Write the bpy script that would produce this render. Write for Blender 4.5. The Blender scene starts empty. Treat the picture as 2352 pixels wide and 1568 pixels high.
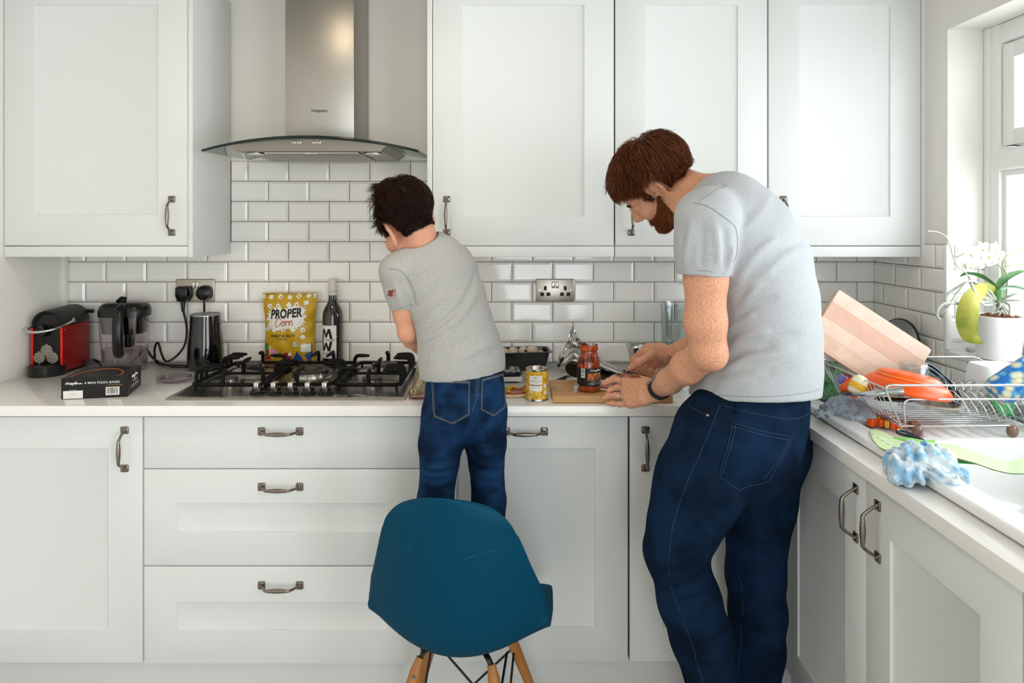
import bpy, bmesh, math, random
import numpy as np
from mathutils import Vector, Matrix

rnd = random.Random(7)
PI = math.pi
scene = bpy.context.scene
COL = scene.collection

# ------------------------------------------------------------------ camera
EYE = 1.44            # camera height
FPX = 1560.0          # focal length in pixels of the 2352 wide frame
HX, HY = 1176.0, 516.0  # where the level line of sight meets the frame
WALLY = 2.6           # back wall
cam_d = bpy.data.cameras.new('camera')
cam = bpy.data.objects.new('camera', cam_d)
COL.objects.link(cam)
cam.location = (0, 0, EYE)
cam.rotation_euler = (PI / 2, 0, 0)
cam_d.sensor_width = 36.0
cam_d.lens = 36.0 * FPX / 2352.0
cam_d.shift_y = -(784.0 - HY) / 2352.0
cam_d.clip_start = 0.05
scene.camera = cam

# ------------------------------------------------------------------ light and exposure
scene.view_settings.view_transform = 'Standard'
scene.view_settings.look = 'None'
scene.view_settings.gamma = 1.0
scene.view_settings.exposure = -0.10
scene.view_settings.use_curve_mapping = False
world = bpy.data.worlds.new('daylight')
scene.world = world
world.use_nodes = True
bg = world.node_tree.nodes['Background']
bg.inputs[0].default_value = (0.93, 0.97, 1.0, 1)
bg.inputs[1].default_value = 2.0


def area(name, loc, rot, sx, sy, power, col, spread=PI):
    l = bpy.data.lights.new(name, 'AREA')
    l.shape = 'RECTANGLE'
    l.size, l.size_y, l.energy, l.color = sx, sy, power, col
    l.spread = spread
    o = bpy.data.objects.new(name, l)
    COL.objects.link(o)
    o.location, o.rotation_euler = loc, rot
    return o


# daylight outside the kitchen window, the garden door and the rear window, plus an invented warm fill lamp overhead
area('window_daylight', (1.75, 1.25, 1.50), (0, PI / 2, 0), 1.0, 1.95, 41, (0.95, 0.975, 1.0))
area('garden_door_daylight', (1.75, -0.95, 1.15), (0, PI / 2, 0), 2.1, 1.9, 92, (1.0, 0.97, 0.93))
area('rear_window_daylight', (0.35, -2.75, 1.05), (PI / 2, 0, 0), 1.1, 1.7, 36, (0.90, 0.965, 1.0))
area('warm_fill_lamp', (-0.55, 1.35, 2.40), (0, 0, 0), 0.10, 0.10, 5, (1.0, 0.80, 0.58))

# ------------------------------------------------------------------ helpers


def at(px, py, Y):
    return Vector(((px - HX) * Y / FPX, Y, EYE - (py - HY) * Y / FPX))


def onz(px, py, z):
    """the point of the horizontal plane z seen at this pixel"""
    return at(px, py, (EYE - z) * FPX / (py - HY))


def srgb(*c):
    if len(c) == 1 and isinstance(c[0], str):
        h = c[0].lstrip('#')
        c = [int(h[i:i + 2], 16) for i in (0, 2, 4)]
    out = []
    for v in c:
        v = v / 255.0
        out.append(v / 12.92 if v <= 0.04045 else ((v + 0.055) / 1.055) ** 2.4)
    return tuple(out) + (1.0,)


def lerp(a, b, t):
    return a + (b - a) * t


MATS = {}


def mat(name, col, rough=0.5, metal=0.0, spec=0.5, bump=0.0, bscale=60.0, bstretch=(1, 1, 1), var=0.0, vscale=8.0, vcol=None,
        trans=0.0, ior=1.45, sheen=0.0, coat=0.0, sss=0.0, alpha=1.0, vdetail=4.0, emit=None, aniso=0.0, vstretch=(1, 1, 1), vlo=0.4, vhi=0.6):
    """a principled material with optional noise bump and noise colour variation"""
    if name in MATS:
        return MATS[name]
    m = bpy.data.materials.new(name)
    m.use_nodes = True
    nt = m.node_tree
    b = nt.nodes['Principled BSDF']
    c = srgb(col) if isinstance(col, str) else tuple(col)
    b.inputs['Base Color'].default_value = c
    b.inputs['Roughness'].default_value = rough
    b.inputs['Metallic'].default_value = metal
    b.inputs['Specular IOR Level'].default_value = spec
    b.inputs['IOR'].default_value = ior
    b.inputs['Transmission Weight'].default_value = trans
    b.inputs['Coat Weight'].default_value = coat
    b.inputs['Coat Roughness'].default_value = 0.08
    b.inputs['Anisotropic'].default_value = aniso
    b.inputs['Alpha'].default_value = alpha
    if sheen:
        b.inputs['Sheen Weight'].default_value = sheen
        b.inputs['Sheen Roughness'].default_value = 0.5
    if sss:
        b.inputs['Subsurface Weight'].default_value = sss
        b.inputs['Subsurface Radius'].default_value = (0.010, 0.004, 0.002)
        b.inputs['Subsurface Scale'].default_value = 1.0
    if emit:
        b.inputs['Emission Color'].default_value = srgb(emit[0])
        b.inputs['Emission Strength'].default_value = emit[1]
    tc = None
    if bump or var:
        tc = nt.nodes.new('ShaderNodeTexCoord')
    if bump:
        mp = nt.nodes.new('ShaderNodeMapping')
        mp.inputs['Scale'].default_value = bstretch
        n = nt.nodes.new('ShaderNodeTexNoise')
        n.inputs['Scale'].default_value = bscale
        n.inputs['Detail'].default_value = 3
        bp = nt.nodes.new('ShaderNodeBump')
        bp.inputs['Strength'].default_value = bump
        bp.inputs['Distance'].default_value = 0.004
        nt.links.new(tc.outputs['Object'], mp.inputs[0])
        nt.links.new(mp.outputs[0], n.inputs['Vector'])
        nt.links.new(n.outputs[0], bp.inputs['Height'])
        nt.links.new(bp.outputs[0], b.inputs['Normal'])
    if var:
        mp = nt.nodes.new('ShaderNodeMapping')
        mp.inputs['Scale'].default_value = vstretch
        n = nt.nodes.new('ShaderNodeTexNoise')
        n.inputs['Scale'].default_value = vscale
        n.inputs['Detail'].default_value = vdetail
        r = nt.nodes.new('ShaderNodeMapRange')
        r.inputs['From Min'].default_value = vlo
        r.inputs['From Max'].default_value = vhi
        r.inputs['To Min'].default_value = 0
        r.inputs['To Max'].default_value = var
        mx = nt.nodes.new('ShaderNodeMix')
        mx.data_type = 'RGBA'
        mx.inputs[6].default_value = c
        v2 = vcol if vcol is not None else tuple(x * 0.6 for x in c[:3]) + (1,)
        mx.inputs[7].default_value = srgb(v2) if isinstance(v2, str) else v2
        nt.links.new(tc.outputs['Object'], mp.inputs[0])
        nt.links.new(mp.outputs[0], n.inputs['Vector'])
        nt.links.new(n.outputs[0], r.inputs['Value'])
        nt.links.new(r.outputs[0], mx.inputs[0])
        nt.links.new(mx.outputs[2], b.inputs['Base Color'])
    MATS[name] = m
    return m


def clear_mat(name, tint='#ffffff', gloss=0.08, rough=0.02):
    """thin clear glass or plastic: mostly see-through with a fresnel gloss"""
    if name in MATS:
        return MATS[name]
    m = bpy.data.materials.new(name)
    m.use_nodes = True
    nt = m.node_tree
    nt.nodes.remove(nt.nodes['Principled BSDF'])
    out = nt.nodes['Material Output']
    t = nt.nodes.new('ShaderNodeBsdfTransparent')
    t.inputs[0].default_value = srgb(tint)
    g = nt.nodes.new('ShaderNodeBsdfGlossy')
    g.inputs['Roughness'].default_value = rough
    f = nt.nodes.new('ShaderNodeLayerWeight')
    f.inputs['Blend'].default_value = 0.12
    a = nt.nodes.new('ShaderNodeMath')
    a.operation = 'MULTIPLY_ADD'
    a.inputs[1].default_value = 0.9
    a.inputs[2].default_value = gloss
    a.use_clamp = True
    mx = nt.nodes.new('ShaderNodeMixShader')
    nt.links.new(f.outputs['Facing'], a.inputs[0])
    nt.links.new(a.outputs[0], mx.inputs[0])
    nt.links.new(t.outputs[0], mx.inputs[1])
    nt.links.new(g.outputs[0], mx.inputs[2])
    nt.links.new(mx.outputs[0], out.inputs['Surface'])
    MATS[name] = m
    return m


ROOTM = {}   # object name -> world matrix of its top-level thing


def tag(o, label=None, cat=None, group=None, kind=None):
    for k, v in (('label', label), ('category', cat), ('group', group), ('kind', kind)):
        if v:
            o[k] = v
    return o


def thing(name, label, cat, loc=(0, 0, 0), rotz=0.0, group=None, kind=None):
    o = bpy.data.objects.new(name, None)
    COL.objects.link(o)
    o.empty_display_size = 0.05
    o.location = loc
    o.rotation_euler = (0, 0, rotz)
    ROOTM[o.name] = Matrix.Translation(Vector(loc)) @ Matrix.Rotation(rotz, 4, 'Z')
    return tag(o, label, cat, group, kind)


def copy_thing(root, loc=None, rotz=None, label=None):
    r = root.copy()
    COL.objects.link(r)
    if loc is not None:
        r.location = loc
    if rotz is not None:
        r.rotation_euler = (0, 0, rotz)
    if label:
        r['label'] = label
    for ch in list(root.children):
        c = ch.copy()
        COL.objects.link(c)
        c.parent = r
        for g in list(ch.children):
            d = g.copy()
            COL.objects.link(d)
            d.parent = c
    return r


class MB:
    """collects shapes into one mesh"""

    def __init__(s):
        s.v, s.f, s.mi = [], [], []
        s.cur = 0

    def add(s, verts, faces, M=None):
        n = len(s.v)
        if M is not None:
            verts = [M @ Vector(p) for p in verts]
        s.v += [tuple(p) for p in verts]
        s.f += [tuple(i + n for i in f) for f in faces]
        s.mi += [s.cur] * len(faces)
        return s

    def box(s, x0, x1, y0, y1, z0, z1, M=None):
        v = [(x, y, z) for z in (z0, z1) for y in (y0, y1) for x in (x0, x1)]
        return s.add(v, [(0, 2, 3, 1), (4, 5, 7, 6), (0, 1, 5, 4), (2, 6, 7, 3), (0, 4, 6, 2), (1, 3, 7, 5)], M)

    def bm(s, b, M=None):
        b.verts.ensure_lookup_table()
        b.verts.index_update()
        s.add([v.co.copy() for v in b.verts], [[v.index for v in f.verts] for f in b.faces], M)
        b.free()
        return s

    def rbox(s, x0, x1, y0, y1, z0, z1, r=0.003, seg=2, M=None):
        b = bmesh.new()
        bmesh.ops.create_cube(b, size=1.0)
        for v in b.verts:
            v.co = Vector((lerp(x0, x1, v.co.x + .5), lerp(y0, y1, v.co.y + .5), lerp(z0, z1, v.co.z + .5)))
        bmesh.ops.bevel(b, geom=b.edges[:], offset=r, segments=seg, affect='EDGES', profile=0.5)
        return s.bm(b, M)

    def hull(s, pts, r=0.0, seg=2, M=None):
        b = bmesh.new()
        for p in pts:
            b.verts.new(p)
        bmesh.ops.convex_hull(b, input=b.verts[:])
        bmesh.ops.dissolve_limit(b, angle_limit=0.02, verts=b.verts[:], edges=b.edges[:])
        if r:
            bmesh.ops.bevel(b, geom=b.edges[:], offset=r, segments=seg, affect='EDGES', profile=0.5)
        bmesh.ops.recalc_face_normals(b, faces=b.faces[:])
        return s.bm(b, M)

    def grid(s, A, closed_u=False, closed_v=False, M=None):
        """A: rows x cols x 3; closed_v closes along columns"""
        A = np.asarray(A, float)
        n, m = A.shape[:2]
        f = []
        for i in range(n if closed_u else n - 1):
            for j in range(m if closed_v else m - 1):
                a, b = i * m + j, i * m + (j + 1) % m
                c, d = ((i + 1) % n) * m + (j + 1) % m, ((i + 1) % n) * m + j
                f.append((a, b, c, d))
        return s.add(A.reshape(-1, 3), f, M)

    def loft(s, rings, caps=True, M=None):
        A = np.asarray(rings, float)
        n, m = A.shape[:2]
        k = len(s.v)
        s.grid(A, closed_v=True, M=M)
        if caps:
            s.f.append(tuple(k + j for j in reversed(range(m))))
            s.f.append(tuple(k + (n - 1) * m + j for j in range(m)))
            s.mi += [s.cur] * 2
        return s

    def lathe(s, prof, c=(0, 0, 0), n=40, M=None, sx=1.0, sy=1.0):
        """prof: (radius, height) pairs from the bottom up, turned about z through c"""
        rings = []
        for r, z in prof:
            rings.append([(c[0] + sx * max(r, 1e-5) * math.cos(2 * PI * j / n), c[1] + sy * max(r, 1e-5) * math.sin(2 * PI * j / n), c[2] + z) for j in range(n)])
        return s.loft(rings, True, M)

    def tube(s, pts, r, n=8, closed=False, M=None, flat=1.0, ref=None):
        P = [Vector(p) for p in pts]
        N = len(P)
        R = list(r) if hasattr(r, '__len__') else [r] * N
        T = []
        for i in range(N):
            a = P[(i - 1) % N] if (closed or i > 0) else P[i]
            b = P[(i + 1) % N] if (closed or i < N - 1) else P[i]
            t = b - a
            T.append(t.normalized() if t.length > 1e-9 else Vector((0, 0, 1)))
        u = Vector(ref) if ref is not None else (Vector((0, 0, 1)) if abs(T[0].z) < 0.9 else Vector((1, 0, 0)))
        rings = []
        for i in range(N):
            u = (u - T[i] * u.dot(T[i]))
            u = u.normalized() if u.length > 1e-6 else T[i].orthogonal().normalized()
            w = T[i].cross(u)
            rings.append([P[i] + (u * math.cos(2 * PI * j / n) * flat + w * math.sin(2 * PI * j / n)) * R[i] for j in range(n)])
        A = np.array([[tuple(q) for q in g] for g in rings])
        if closed:
            return s.grid(A, closed_u=True, closed_v=True, M=M)
        return s.loft(A, True, M)

    def ell(s, c, r, n=20, m=12, M=None):
        rings = []
        for i in range(m + 1):
            t = PI * i / m - PI / 2
            q = max(math.cos(t), 1e-4)
            rings.append([(c[0] + r[0] * q * math.cos(2 * PI * j / n), c[1] + r[1] * q * math.sin(2 * PI * j / n), c[2] + r[2] * math.sin(t)) for j in range(n)])
        return s.loft(rings, True, M)

    def poly(s, pts, M=None):
        return s.add(pts, [tuple(range(len(pts)))], M)

    def prism(s, pts2, z0, z1, M=None):
        n = len(pts2)
        v = [(x, y, z0) for x, y in pts2] + [(x, y, z1) for x, y in pts2]
        f = [tuple(reversed(range(n))), tuple(range(n, 2 * n))] + [(i, (i + 1) % n, n + (i + 1) % n, n + i) for i in range(n)]
        return s.add(v, f, M)

    def build(s, name, m, parent=None, smooth=40, world=False, label=None, cat=None, group=None, kind=None, norm=True):
        me = bpy.data.meshes.new(name)
        V = s.v
        if world and parent is not None:
            p = parent
            while p.parent is not None:
                p = p.parent
            inv = ROOTM.get(p.name, Matrix.Identity(4)).inverted()
            V = [inv @ Vector(q) for q in V]
        me.from_pydata([tuple(q) for q in V], [], s.f)
        ms = m if isinstance(m, (list, tuple)) else [m]
        for x in ms:
            me.materials.append(x)
        if len(ms) > 1:
            me.polygons.foreach_set('material_index', s.mi)
        me.update()
        if norm:
            b = bmesh.new()
            b.from_mesh(me)
            bmesh.ops.recalc_face_normals(b, faces=b.faces[:])
            b.to_mesh(me)
            b.free()
        if smooth:
            me.polygons.foreach_set('use_smooth', [True] * len(me.polygons))
            me.set_sharp_from_angle(angle=math.radians(smooth))
        o = bpy.data.objects.new(name, me)
        COL.objects.link(o)
        if parent is not None:
            o.parent = parent
        tag(o, label, cat, group, kind)
        return o


def smooth_path(pts, n=6, closed=False):
    """Catmull-Rom through the points"""
    P = [np.array(p, float) for p in pts]
    N = len(P)
    out = []
    for i in range(N if closed else N - 1):
        p1, p2 = P[i], P[(i + 1) % N]
        p0 = P[(i - 1) % N] if (closed or i > 0) else 2 * p1 - p2
        p3 = P[(i + 2) % N] if (closed or i + 2 < N) else 2 * p2 - p1
        for k in range(n):
            t = k / n
            out.append(0.5 * (2 * p1 + (p2 - p0) * t + (2 * p0 - 5 * p1 + 4 * p2 - p3) * t * t + (3 * p1 - p0 - 3 * p2 + p3) * t ** 3))
    if not closed:
        out.append(P[-1])
    return out


def frame(o, ux, uy, uz):
    """matrix with these columns at o"""
    M = Matrix.Identity(4)
    for i, a in enumerate((ux, uy, uz)):
        for k in range(3):
            M[k][i] = a[k]
    for k in range(3):
        M[k][3] = o[k]
    return M


_fc = {}


def text_geo(s, size=1.0, bold=0.0, shear=0.0, spacing=1.0, depth=0.0, aspect=1.0):
    """verts and faces of lettering, centred on its middle"""
    key = (s, size, bold, shear, spacing, depth, aspect)
    if key in _fc:
        return _fc[key]
    cu = bpy.data.curves.new('lettering', 'FONT')
    cu.body = s
    cu.size = 1.0
    cu.offset = bold
    cu.shear = shear
    cu.space_character = spacing
    cu.resolution_u = 3
    cu.align_x = 'CENTER'
    o = bpy.data.objects.new('lettering', cu)
    COL.objects.link(o)
    dg = bpy.context.evaluated_depsgraph_get()
    me = bpy.data.meshes.new_from_object(o.evaluated_get(dg))
    V = np.array([v.co[:] for v in me.vertices]).reshape(-1, 3)
    F = [tuple(p.vertices) for p in me.polygons]
    bpy.data.objects.remove(o)
    bpy.data.curves.remove(cu)
    bpy.data.meshes.remove(me)
    if len(V):
        c = (V.min(0) + V.max(0)) / 2
        V = (V - c)
        V[:, 0] *= aspect
        V *= size
    _fc[key] = (V, F)
    return V, F


def put_text(mb, s, M, x=0, y=0, size=0.01, fit=None, warp=None, **kw):
    """adds lettering to mb in the plane of M (x right, y up, z out); fit = wanted width"""
    V, F = text_geo(s, 1.0, **kw)
    if not len(V):
        return
    w = V[:, 0].max() - V[:, 0].min()
    h = V[:, 1].max() - V[:, 1].min()
    k = size / 0.7
    kx = fit / w if fit else k
    P = [(q[0] * kx + x, q[1] * k + y, 0.0) for q in V]
    if warp:
        P = [warp(*q) for q in P]
    mb.add(P, F, M)
# ------------------------------------------------------------------ distance-field modeller (bodies, clothes, soft things)


class SDF:
    def __init__(s, lo, hi, h):
        s.lo, s.h = np.array(lo, float), h
        s.n = np.ceil((np.array(hi, float) - s.lo) / h).astype(int) + 1
        s.d = np.full(s.n, 1.0, np.float32)

    def blk(s, lo, hi):
        a = np.clip(np.floor((np.array(lo) - s.lo) / s.h).astype(int), 0, s.n)
        b = np.clip(np.ceil((np.array(hi) - s.lo) / s.h).astype(int) + 1, 0, s.n)
        ax = [(s.lo[i] + s.h * np.arange(a[i], b[i])).astype(np.float32) for i in range(3)]
        return tuple(slice(a[i], b[i]) for i in range(3)), np.ix_(*ax)

    def apply(s, fn, lo, hi, k, op='add'):
        m = k + 3 * s.h
        sl, (X, Y, Z) = s.blk(np.array(lo) - m, np.array(hi) + m)
        D = s.d[sl]
        if D.size == 0:
            return s
        v = fn(X, Y, Z).astype(np.float32)
        if op == 'add':
            if k > 0:
                q = np.maximum(k - np.abs(D - v), 0) / k
                s.d[sl] = np.minimum(D, v) - q * q * (k * .25)
            else:
                s.d[sl] = np.minimum(D, v)
        elif op == 'sub':
            v = -v
            if k > 0:
                q = np.maximum(k - np.abs(D - v), 0) / k
                s.d[sl] = np.maximum(D, v) + q * q * (k * .25)
            else:
                s.d[sl] = np.maximum(D, v)
        elif op == 'and':
            s.d[sl] = np.maximum(D, v)
        elif op == 'raise':      # v = a height field: push the surface out by v
            s.d[sl] = D - v
        return s

    def cone(s, p0, p1, r0, r1=None, k=.01, op='add'):
        r1 = r0 if r1 is None else r1
        p0, p1 = np.array(p0, float), np.array(p1, float)
        ba = p1 - p0
        L2 = max(float(ba @ ba), 1e-10)

        def fn(X, Y, Z):
            t = np.clip(((X - p0[0]) * ba[0] + (Y - p0[1]) * ba[1] + (Z - p0[2]) * ba[2]) / L2, 0, 1)
            return np.sqrt((X - p0[0] - ba[0] * t) ** 2 + (Y - p0[1] - ba[1] * t) ** 2 + (Z - p0[2] - ba[2] * t) ** 2) - (r0 + (r1 - r0) * t)
        R = max(r0, r1)
        return s.apply(fn, np.minimum(p0, p1) - R, np.maximum(p0, p1) + R, k, op)

    def chain(s, pts, rad, k=.01, op='add'):
        for i in range(len(pts) - 1):
            s.cone(pts[i], pts[i + 1], rad[i], rad[i + 1], k, op)
        return s

    def ell(s, c, r, M=None, k=.01, op='add'):
        """ellipsoid; M 3x3 columns = its axes"""
        c, r = np.array(c, float), np.array(r, float)
        A = np.eye(3) if M is None else np.array(M, float)

        def fn(X, Y, Z):
            x, y, z = X - c[0], Y - c[1], Z - c[2]
            u = [(A[0, i] * x + A[1, i] * y + A[2, i] * z) / r[i] for i in range(3)]
            k0 = np.sqrt(u[0] ** 2 + u[1] ** 2 + u[2] ** 2)
            k1 = np.sqrt((u[0] / r[0]) ** 2 + (u[1] / r[1]) ** 2 + (u[2] / r[2]) ** 2)
            return k0 * (k0 - 1) / np.maximum(k1, 1e-6)
        e = np.sqrt(((A * r) ** 2).sum(1))
        return s.apply(fn, c - e, c + e, k, op)

    def econe(s, c0, c1, u, ab0, ab1, k=.01, op='add', cap=None):
        """tapered elliptic tube from c0 to c1; u = direction of the first half-width"""
        c0, c1 = np.array(c0, float), np.array(c1, float)
        w = c1 - c0
        L = max(float(np.linalg.norm(w)), 1e-6)
        w = w / L
        u = np.array(u, float)
        u = u - w * (u @ w)
        u /= np.linalg.norm(u)
        v = np.cross(w, u)
        c_ = cap if cap is not None else min(ab0 + ab1)

        def fn(X, Y, Z):
            x, y, z = X - c0[0], Y - c0[1], Z - c0[2]
            ax = x * w[0] + y * w[1] + z * w[2]
            t = np.clip(ax / L, 0, 1)
            a = ab0[0] + (ab1[0] - ab0[0]) * t
            b = ab0[1] + (ab1[1] - ab0[1]) * t
            p = (x * u[0] + y * u[1] + z * u[2]) / a
            q = (x * v[0] + y * v[1] + z * v[2]) / b
            e = (ax - t * L) / c_
            k0 = np.sqrt(p * p + q * q + e * e)
            k1 = np.sqrt((p / a) ** 2 + (q / b) ** 2 + (e / c_) ** 2)
            return k0 * (k0 - 1) / np.maximum(k1, 1e-5)
        R = max(ab0 + ab1 + (c_,))
        return s.apply(fn, np.minimum(c0, c1) - R, np.maximum(c0, c1) + R, k, op)

    def loft(s, secs, k=.01, op='add'):
        """secs: (centre, u, a, b) elliptic sections"""
        for i in range(len(secs) - 1):
            A, B = secs[i], secs[i + 1]
            s.econe(A[0], B[0], np.array(A[1], float) + np.array(B[1], float), (A[2], A[3]), (B[2], B[3]), k, op)
        return s

    def plane(s, p, n, op='sub', k=0.0, lo=None, hi=None):
        """cuts away the side n points to"""
        p, n = np.array(p, float), np.array(n, float)
        n = n / np.linalg.norm(n)

        def fn(X, Y, Z):
            return -((X - p[0]) * n[0] + (Y - p[1]) * n[1] + (Z - p[2]) * n[2])
        return s.apply(fn, s.lo if lo is None else lo, s.lo + s.h * s.n if hi is None else hi, k, op)

    def val(s, P):
        P = np.atleast_2d(np.array(P, float))
        g = (P - s.lo) / s.h
        g = np.clip(g, 0, s.n - 1.001)
        i = g.astype(int)
        f = g - i
        r = 0
        for dx in (0, 1):
            for dy in (0, 1):
                for dz in (0, 1):
                    w = np.abs(1 - dx - f[:, 0]) * np.abs(1 - dy - f[:, 1]) * np.abs(1 - dz - f[:, 2])
                    r = r + w * s.d[i[:, 0] + dx, i[:, 1] + dy, i[:, 2] + dz]
        return r

    def normal(s, P, e=None):
        e = e or s.h
        P = np.atleast_2d(np.array(P, float))
        g = np.stack([s.val(P + d) - s.val(P - d) for d in np.eye(3) * e], 1)
        return g / np.maximum(np.linalg.norm(g, axis=1, keepdims=True), 1e-9)

    def hit(s, px, py, off=0.0):
        """first surface point along the line of sight through this pixel, lifted by off"""
        d = np.array([(px - HX) / FPX, 1.0, -(py - HY) / FPX])
        y0, y1 = s.lo[1], s.lo[1] + s.h * (s.n[1] - 1)
        Y = np.arange(y0, y1, s.h * .4)
        P = np.array([0, 0, EYE]) + d[None] * Y[:, None]
        ok = ((P > s.lo) & (P < s.lo + s.h * (s.n - 1))).all(1)
        v = np.where(ok, s.val(P), 1.0)
        w = np.where(v < 0)[0]
        if not len(w):
            j = int(np.argmin(v))
            return P[j]
        j = w[0]
        t = v[j - 1] / (v[j - 1] - v[j]) if j > 0 else 0
        p = P[max(j - 1, 0)] * (1 - t) + P[j] * t
        return p + s.normal(p)[0] * off

    def snap(s, P, off=0.0, it=4):
        P = np.atleast_2d(np.array(P, float)).copy()
        for _ in range(it):
            P -= s.normal(P) * (s.val(P) - off)[:, None]
        return P

    def ridge(s, pts, r, h, k=None):
        """raises (h>0) or presses in (h<0) a fold along a polyline"""
        P = np.array(pts, float)
        lo, hi = P.min(0) - 2.2 * r, P.max(0) + 2.2 * r
        sl, (X, Y, Z) = s.blk(lo, hi)
        if s.d[sl].size == 0:
            return s
        best = np.full(s.d[sl].shape, 1e9, np.float32)
        n = len(P) - 1
        amp = np.zeros_like(best)
        for i in range(n):
            a, ba = P[i], P[i + 1] - P[i]
            L2 = max(ba @ ba, 1e-9)
            t = np.clip(((X - a[0]) * ba[0] + (Y - a[1]) * ba[1] + (Z - a[2]) * ba[2]) / L2, 0, 1)
            q = (X - a[0] - ba[0] * t) ** 2 + (Y - a[1] - ba[1] * t) ** 2 + (Z - a[2] - ba[2] * t) ** 2
            m = q < best
            best = np.where(m, q, best)
            T = (i + t) / n
            amp = np.where(m, np.clip(np.minimum(T, 1 - T) * 4, 0, 1), amp)
        s.d[sl] -= (h * amp * np.exp(-best / (r * r) * 1.6)).astype(np.float32)
        return s

    def mesh(s):
        """surface nets: verts, quads"""
        D = s.d
        S = D < 0
        c = S[:-1, :-1, :-1].astype(np.int8)
        for a in (0, 1):
            for b in (0, 1):
                for e in (0, 1):
                    if a or b or e:
                        c = c + S[a:S.shape[0] - 1 + a, b:S.shape[1] - 1 + b, e:S.shape[2] - 1 + e]
        act = (c > 0) & (c < 8)
        I = np.argwhere(act)
        idx = np.full(act.shape, -1, np.int32)
        idx[act] = np.arange(len(I))
        acc = np.zeros((len(I), 3))
        cnt = np.zeros(len(I))
        cor = [(a, b, e) for a in (0, 1) for b in (0, 1) for e in (0, 1)]
        vals = {q: D[I[:, 0] + q[0], I[:, 1] + q[1], I[:, 2] + q[2]] for q in cor}
        for q in cor:
            for ax in range(3):
                if q[ax] == 0:
                    p = list(q); p[ax] = 1; p = tuple(p)
                    v0, v1 = vals[q], vals[p]
                    x = (v0 < 0) != (v1 < 0)
                    t = np.where(x, v0 / np.where(x, v0 - v1, 1), 0)
                    pos = np.array(q, float)[None].repeat(len(I), 0)
                    pos[:, ax] += t
                    acc += pos * x[:, None]
                    cnt += x
        V = s.lo + s.h * (I + acc / cnt[:, None])
        Q = []
        for ax in range(3):
            b, e = (ax + 1) % 3, (ax + 2) % 3
            sl0, sl1 = [slice(1, -1)] * 3, [slice(1, -1)] * 3
            sl0[ax], sl1[ax] = slice(0, -1), slice(1, None)
            s0, s1 = S[tuple(sl0)], S[tuple(sl1)]
            E = np.argwhere(s0 != s1)
            if not len(E):
                continue
            flip = s0[tuple(E.T)]
            base = E.copy()
            for j in (b, e):
                base[:, j] += 1
            def cell(db, de):
                g = base.copy(); g[:, b] -= db; g[:, e] -= de
                return idx[g[:, 0], g[:, 1], g[:, 2]]
            q = np.stack([cell(1, 1), cell(0, 1), cell(0, 0), cell(1, 0)], 1)
            q[~flip] = q[~flip][:, ::-1]
            Q.append(q)
        Q = np.concatenate(Q)
        Q = Q[(Q >= 0).all(1)]
        return V, Q

    def build(s, name, m, parent=None, relax=2, attr=None, inv=True):
        V, Q = s.mesh()
        if relax:
            n = len(V)
            e = np.concatenate([Q[:, [0, 1]], Q[:, [1, 2]], Q[:, [2, 3]], Q[:, [3, 0]]])
            for _ in range(relax):
                acc = np.zeros_like(V)
                cn = np.zeros(n)
                for k in range(3):
                    acc[:, k] = np.bincount(e[:, 0], V[e[:, 1], k], n) + np.bincount(e[:, 1], V[e[:, 0], k], n)
                cn = np.bincount(e[:, 0], minlength=n) + np.bincount(e[:, 1], minlength=n)
                V = V * .4 + acc / np.maximum(cn, 1)[:, None] * .6
        return mesh_np(name, V, Q, m, parent, attr)


def mesh_np(name, V, Q, m, parent=None, attr=None, mi=None):
    """a mesh from arrays (world space); attr: name -> values per vertex"""
    if parent is not None:
        p = parent
        while p.parent is not None:
            p = p.parent
        R = np.array(ROOTM.get(p.name, Matrix.Identity(4)).inverted())
        VL = V @ R[:3, :3].T + R[:3, 3]
    else:
        VL = V
    me = bpy.data.meshes.new(name)
    k = Q.shape[1]
    me.vertices.add(len(VL))
    me.vertices.foreach_set('co', VL.astype(np.float32).ravel())
    me.loops.add(Q.size)
    me.loops.foreach_set('vertex_index', Q.astype(np.int32).ravel())
    me.polygons.add(len(Q))
    me.polygons.foreach_set('loop_start', np.arange(0, Q.size, k, dtype=np.int32))
    me.polygons.foreach_set('loop_total', np.full(len(Q), k, np.int32))
    me.polygons.foreach_set('use_smooth', np.ones(len(Q), bool))
    ms = m if isinstance(m, (list, tuple)) else [m]
    for x in ms:
        me.materials.append(x)
    if mi is not None:
        me.polygons.foreach_set('material_index', np.asarray(mi, np.int32))
    if attr:
        for an, av in attr.items():
            a = me.attributes.new(an, 'FLOAT', 'POINT')
            a.data.foreach_set('value', np.asarray(av, np.float32))
    me.update(calc_edges=True)
    me.validate()
    o = bpy.data.objects.new(name, me)
    COL.objects.link(o)
    if parent is not None:
        o.parent = parent
    return o


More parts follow.
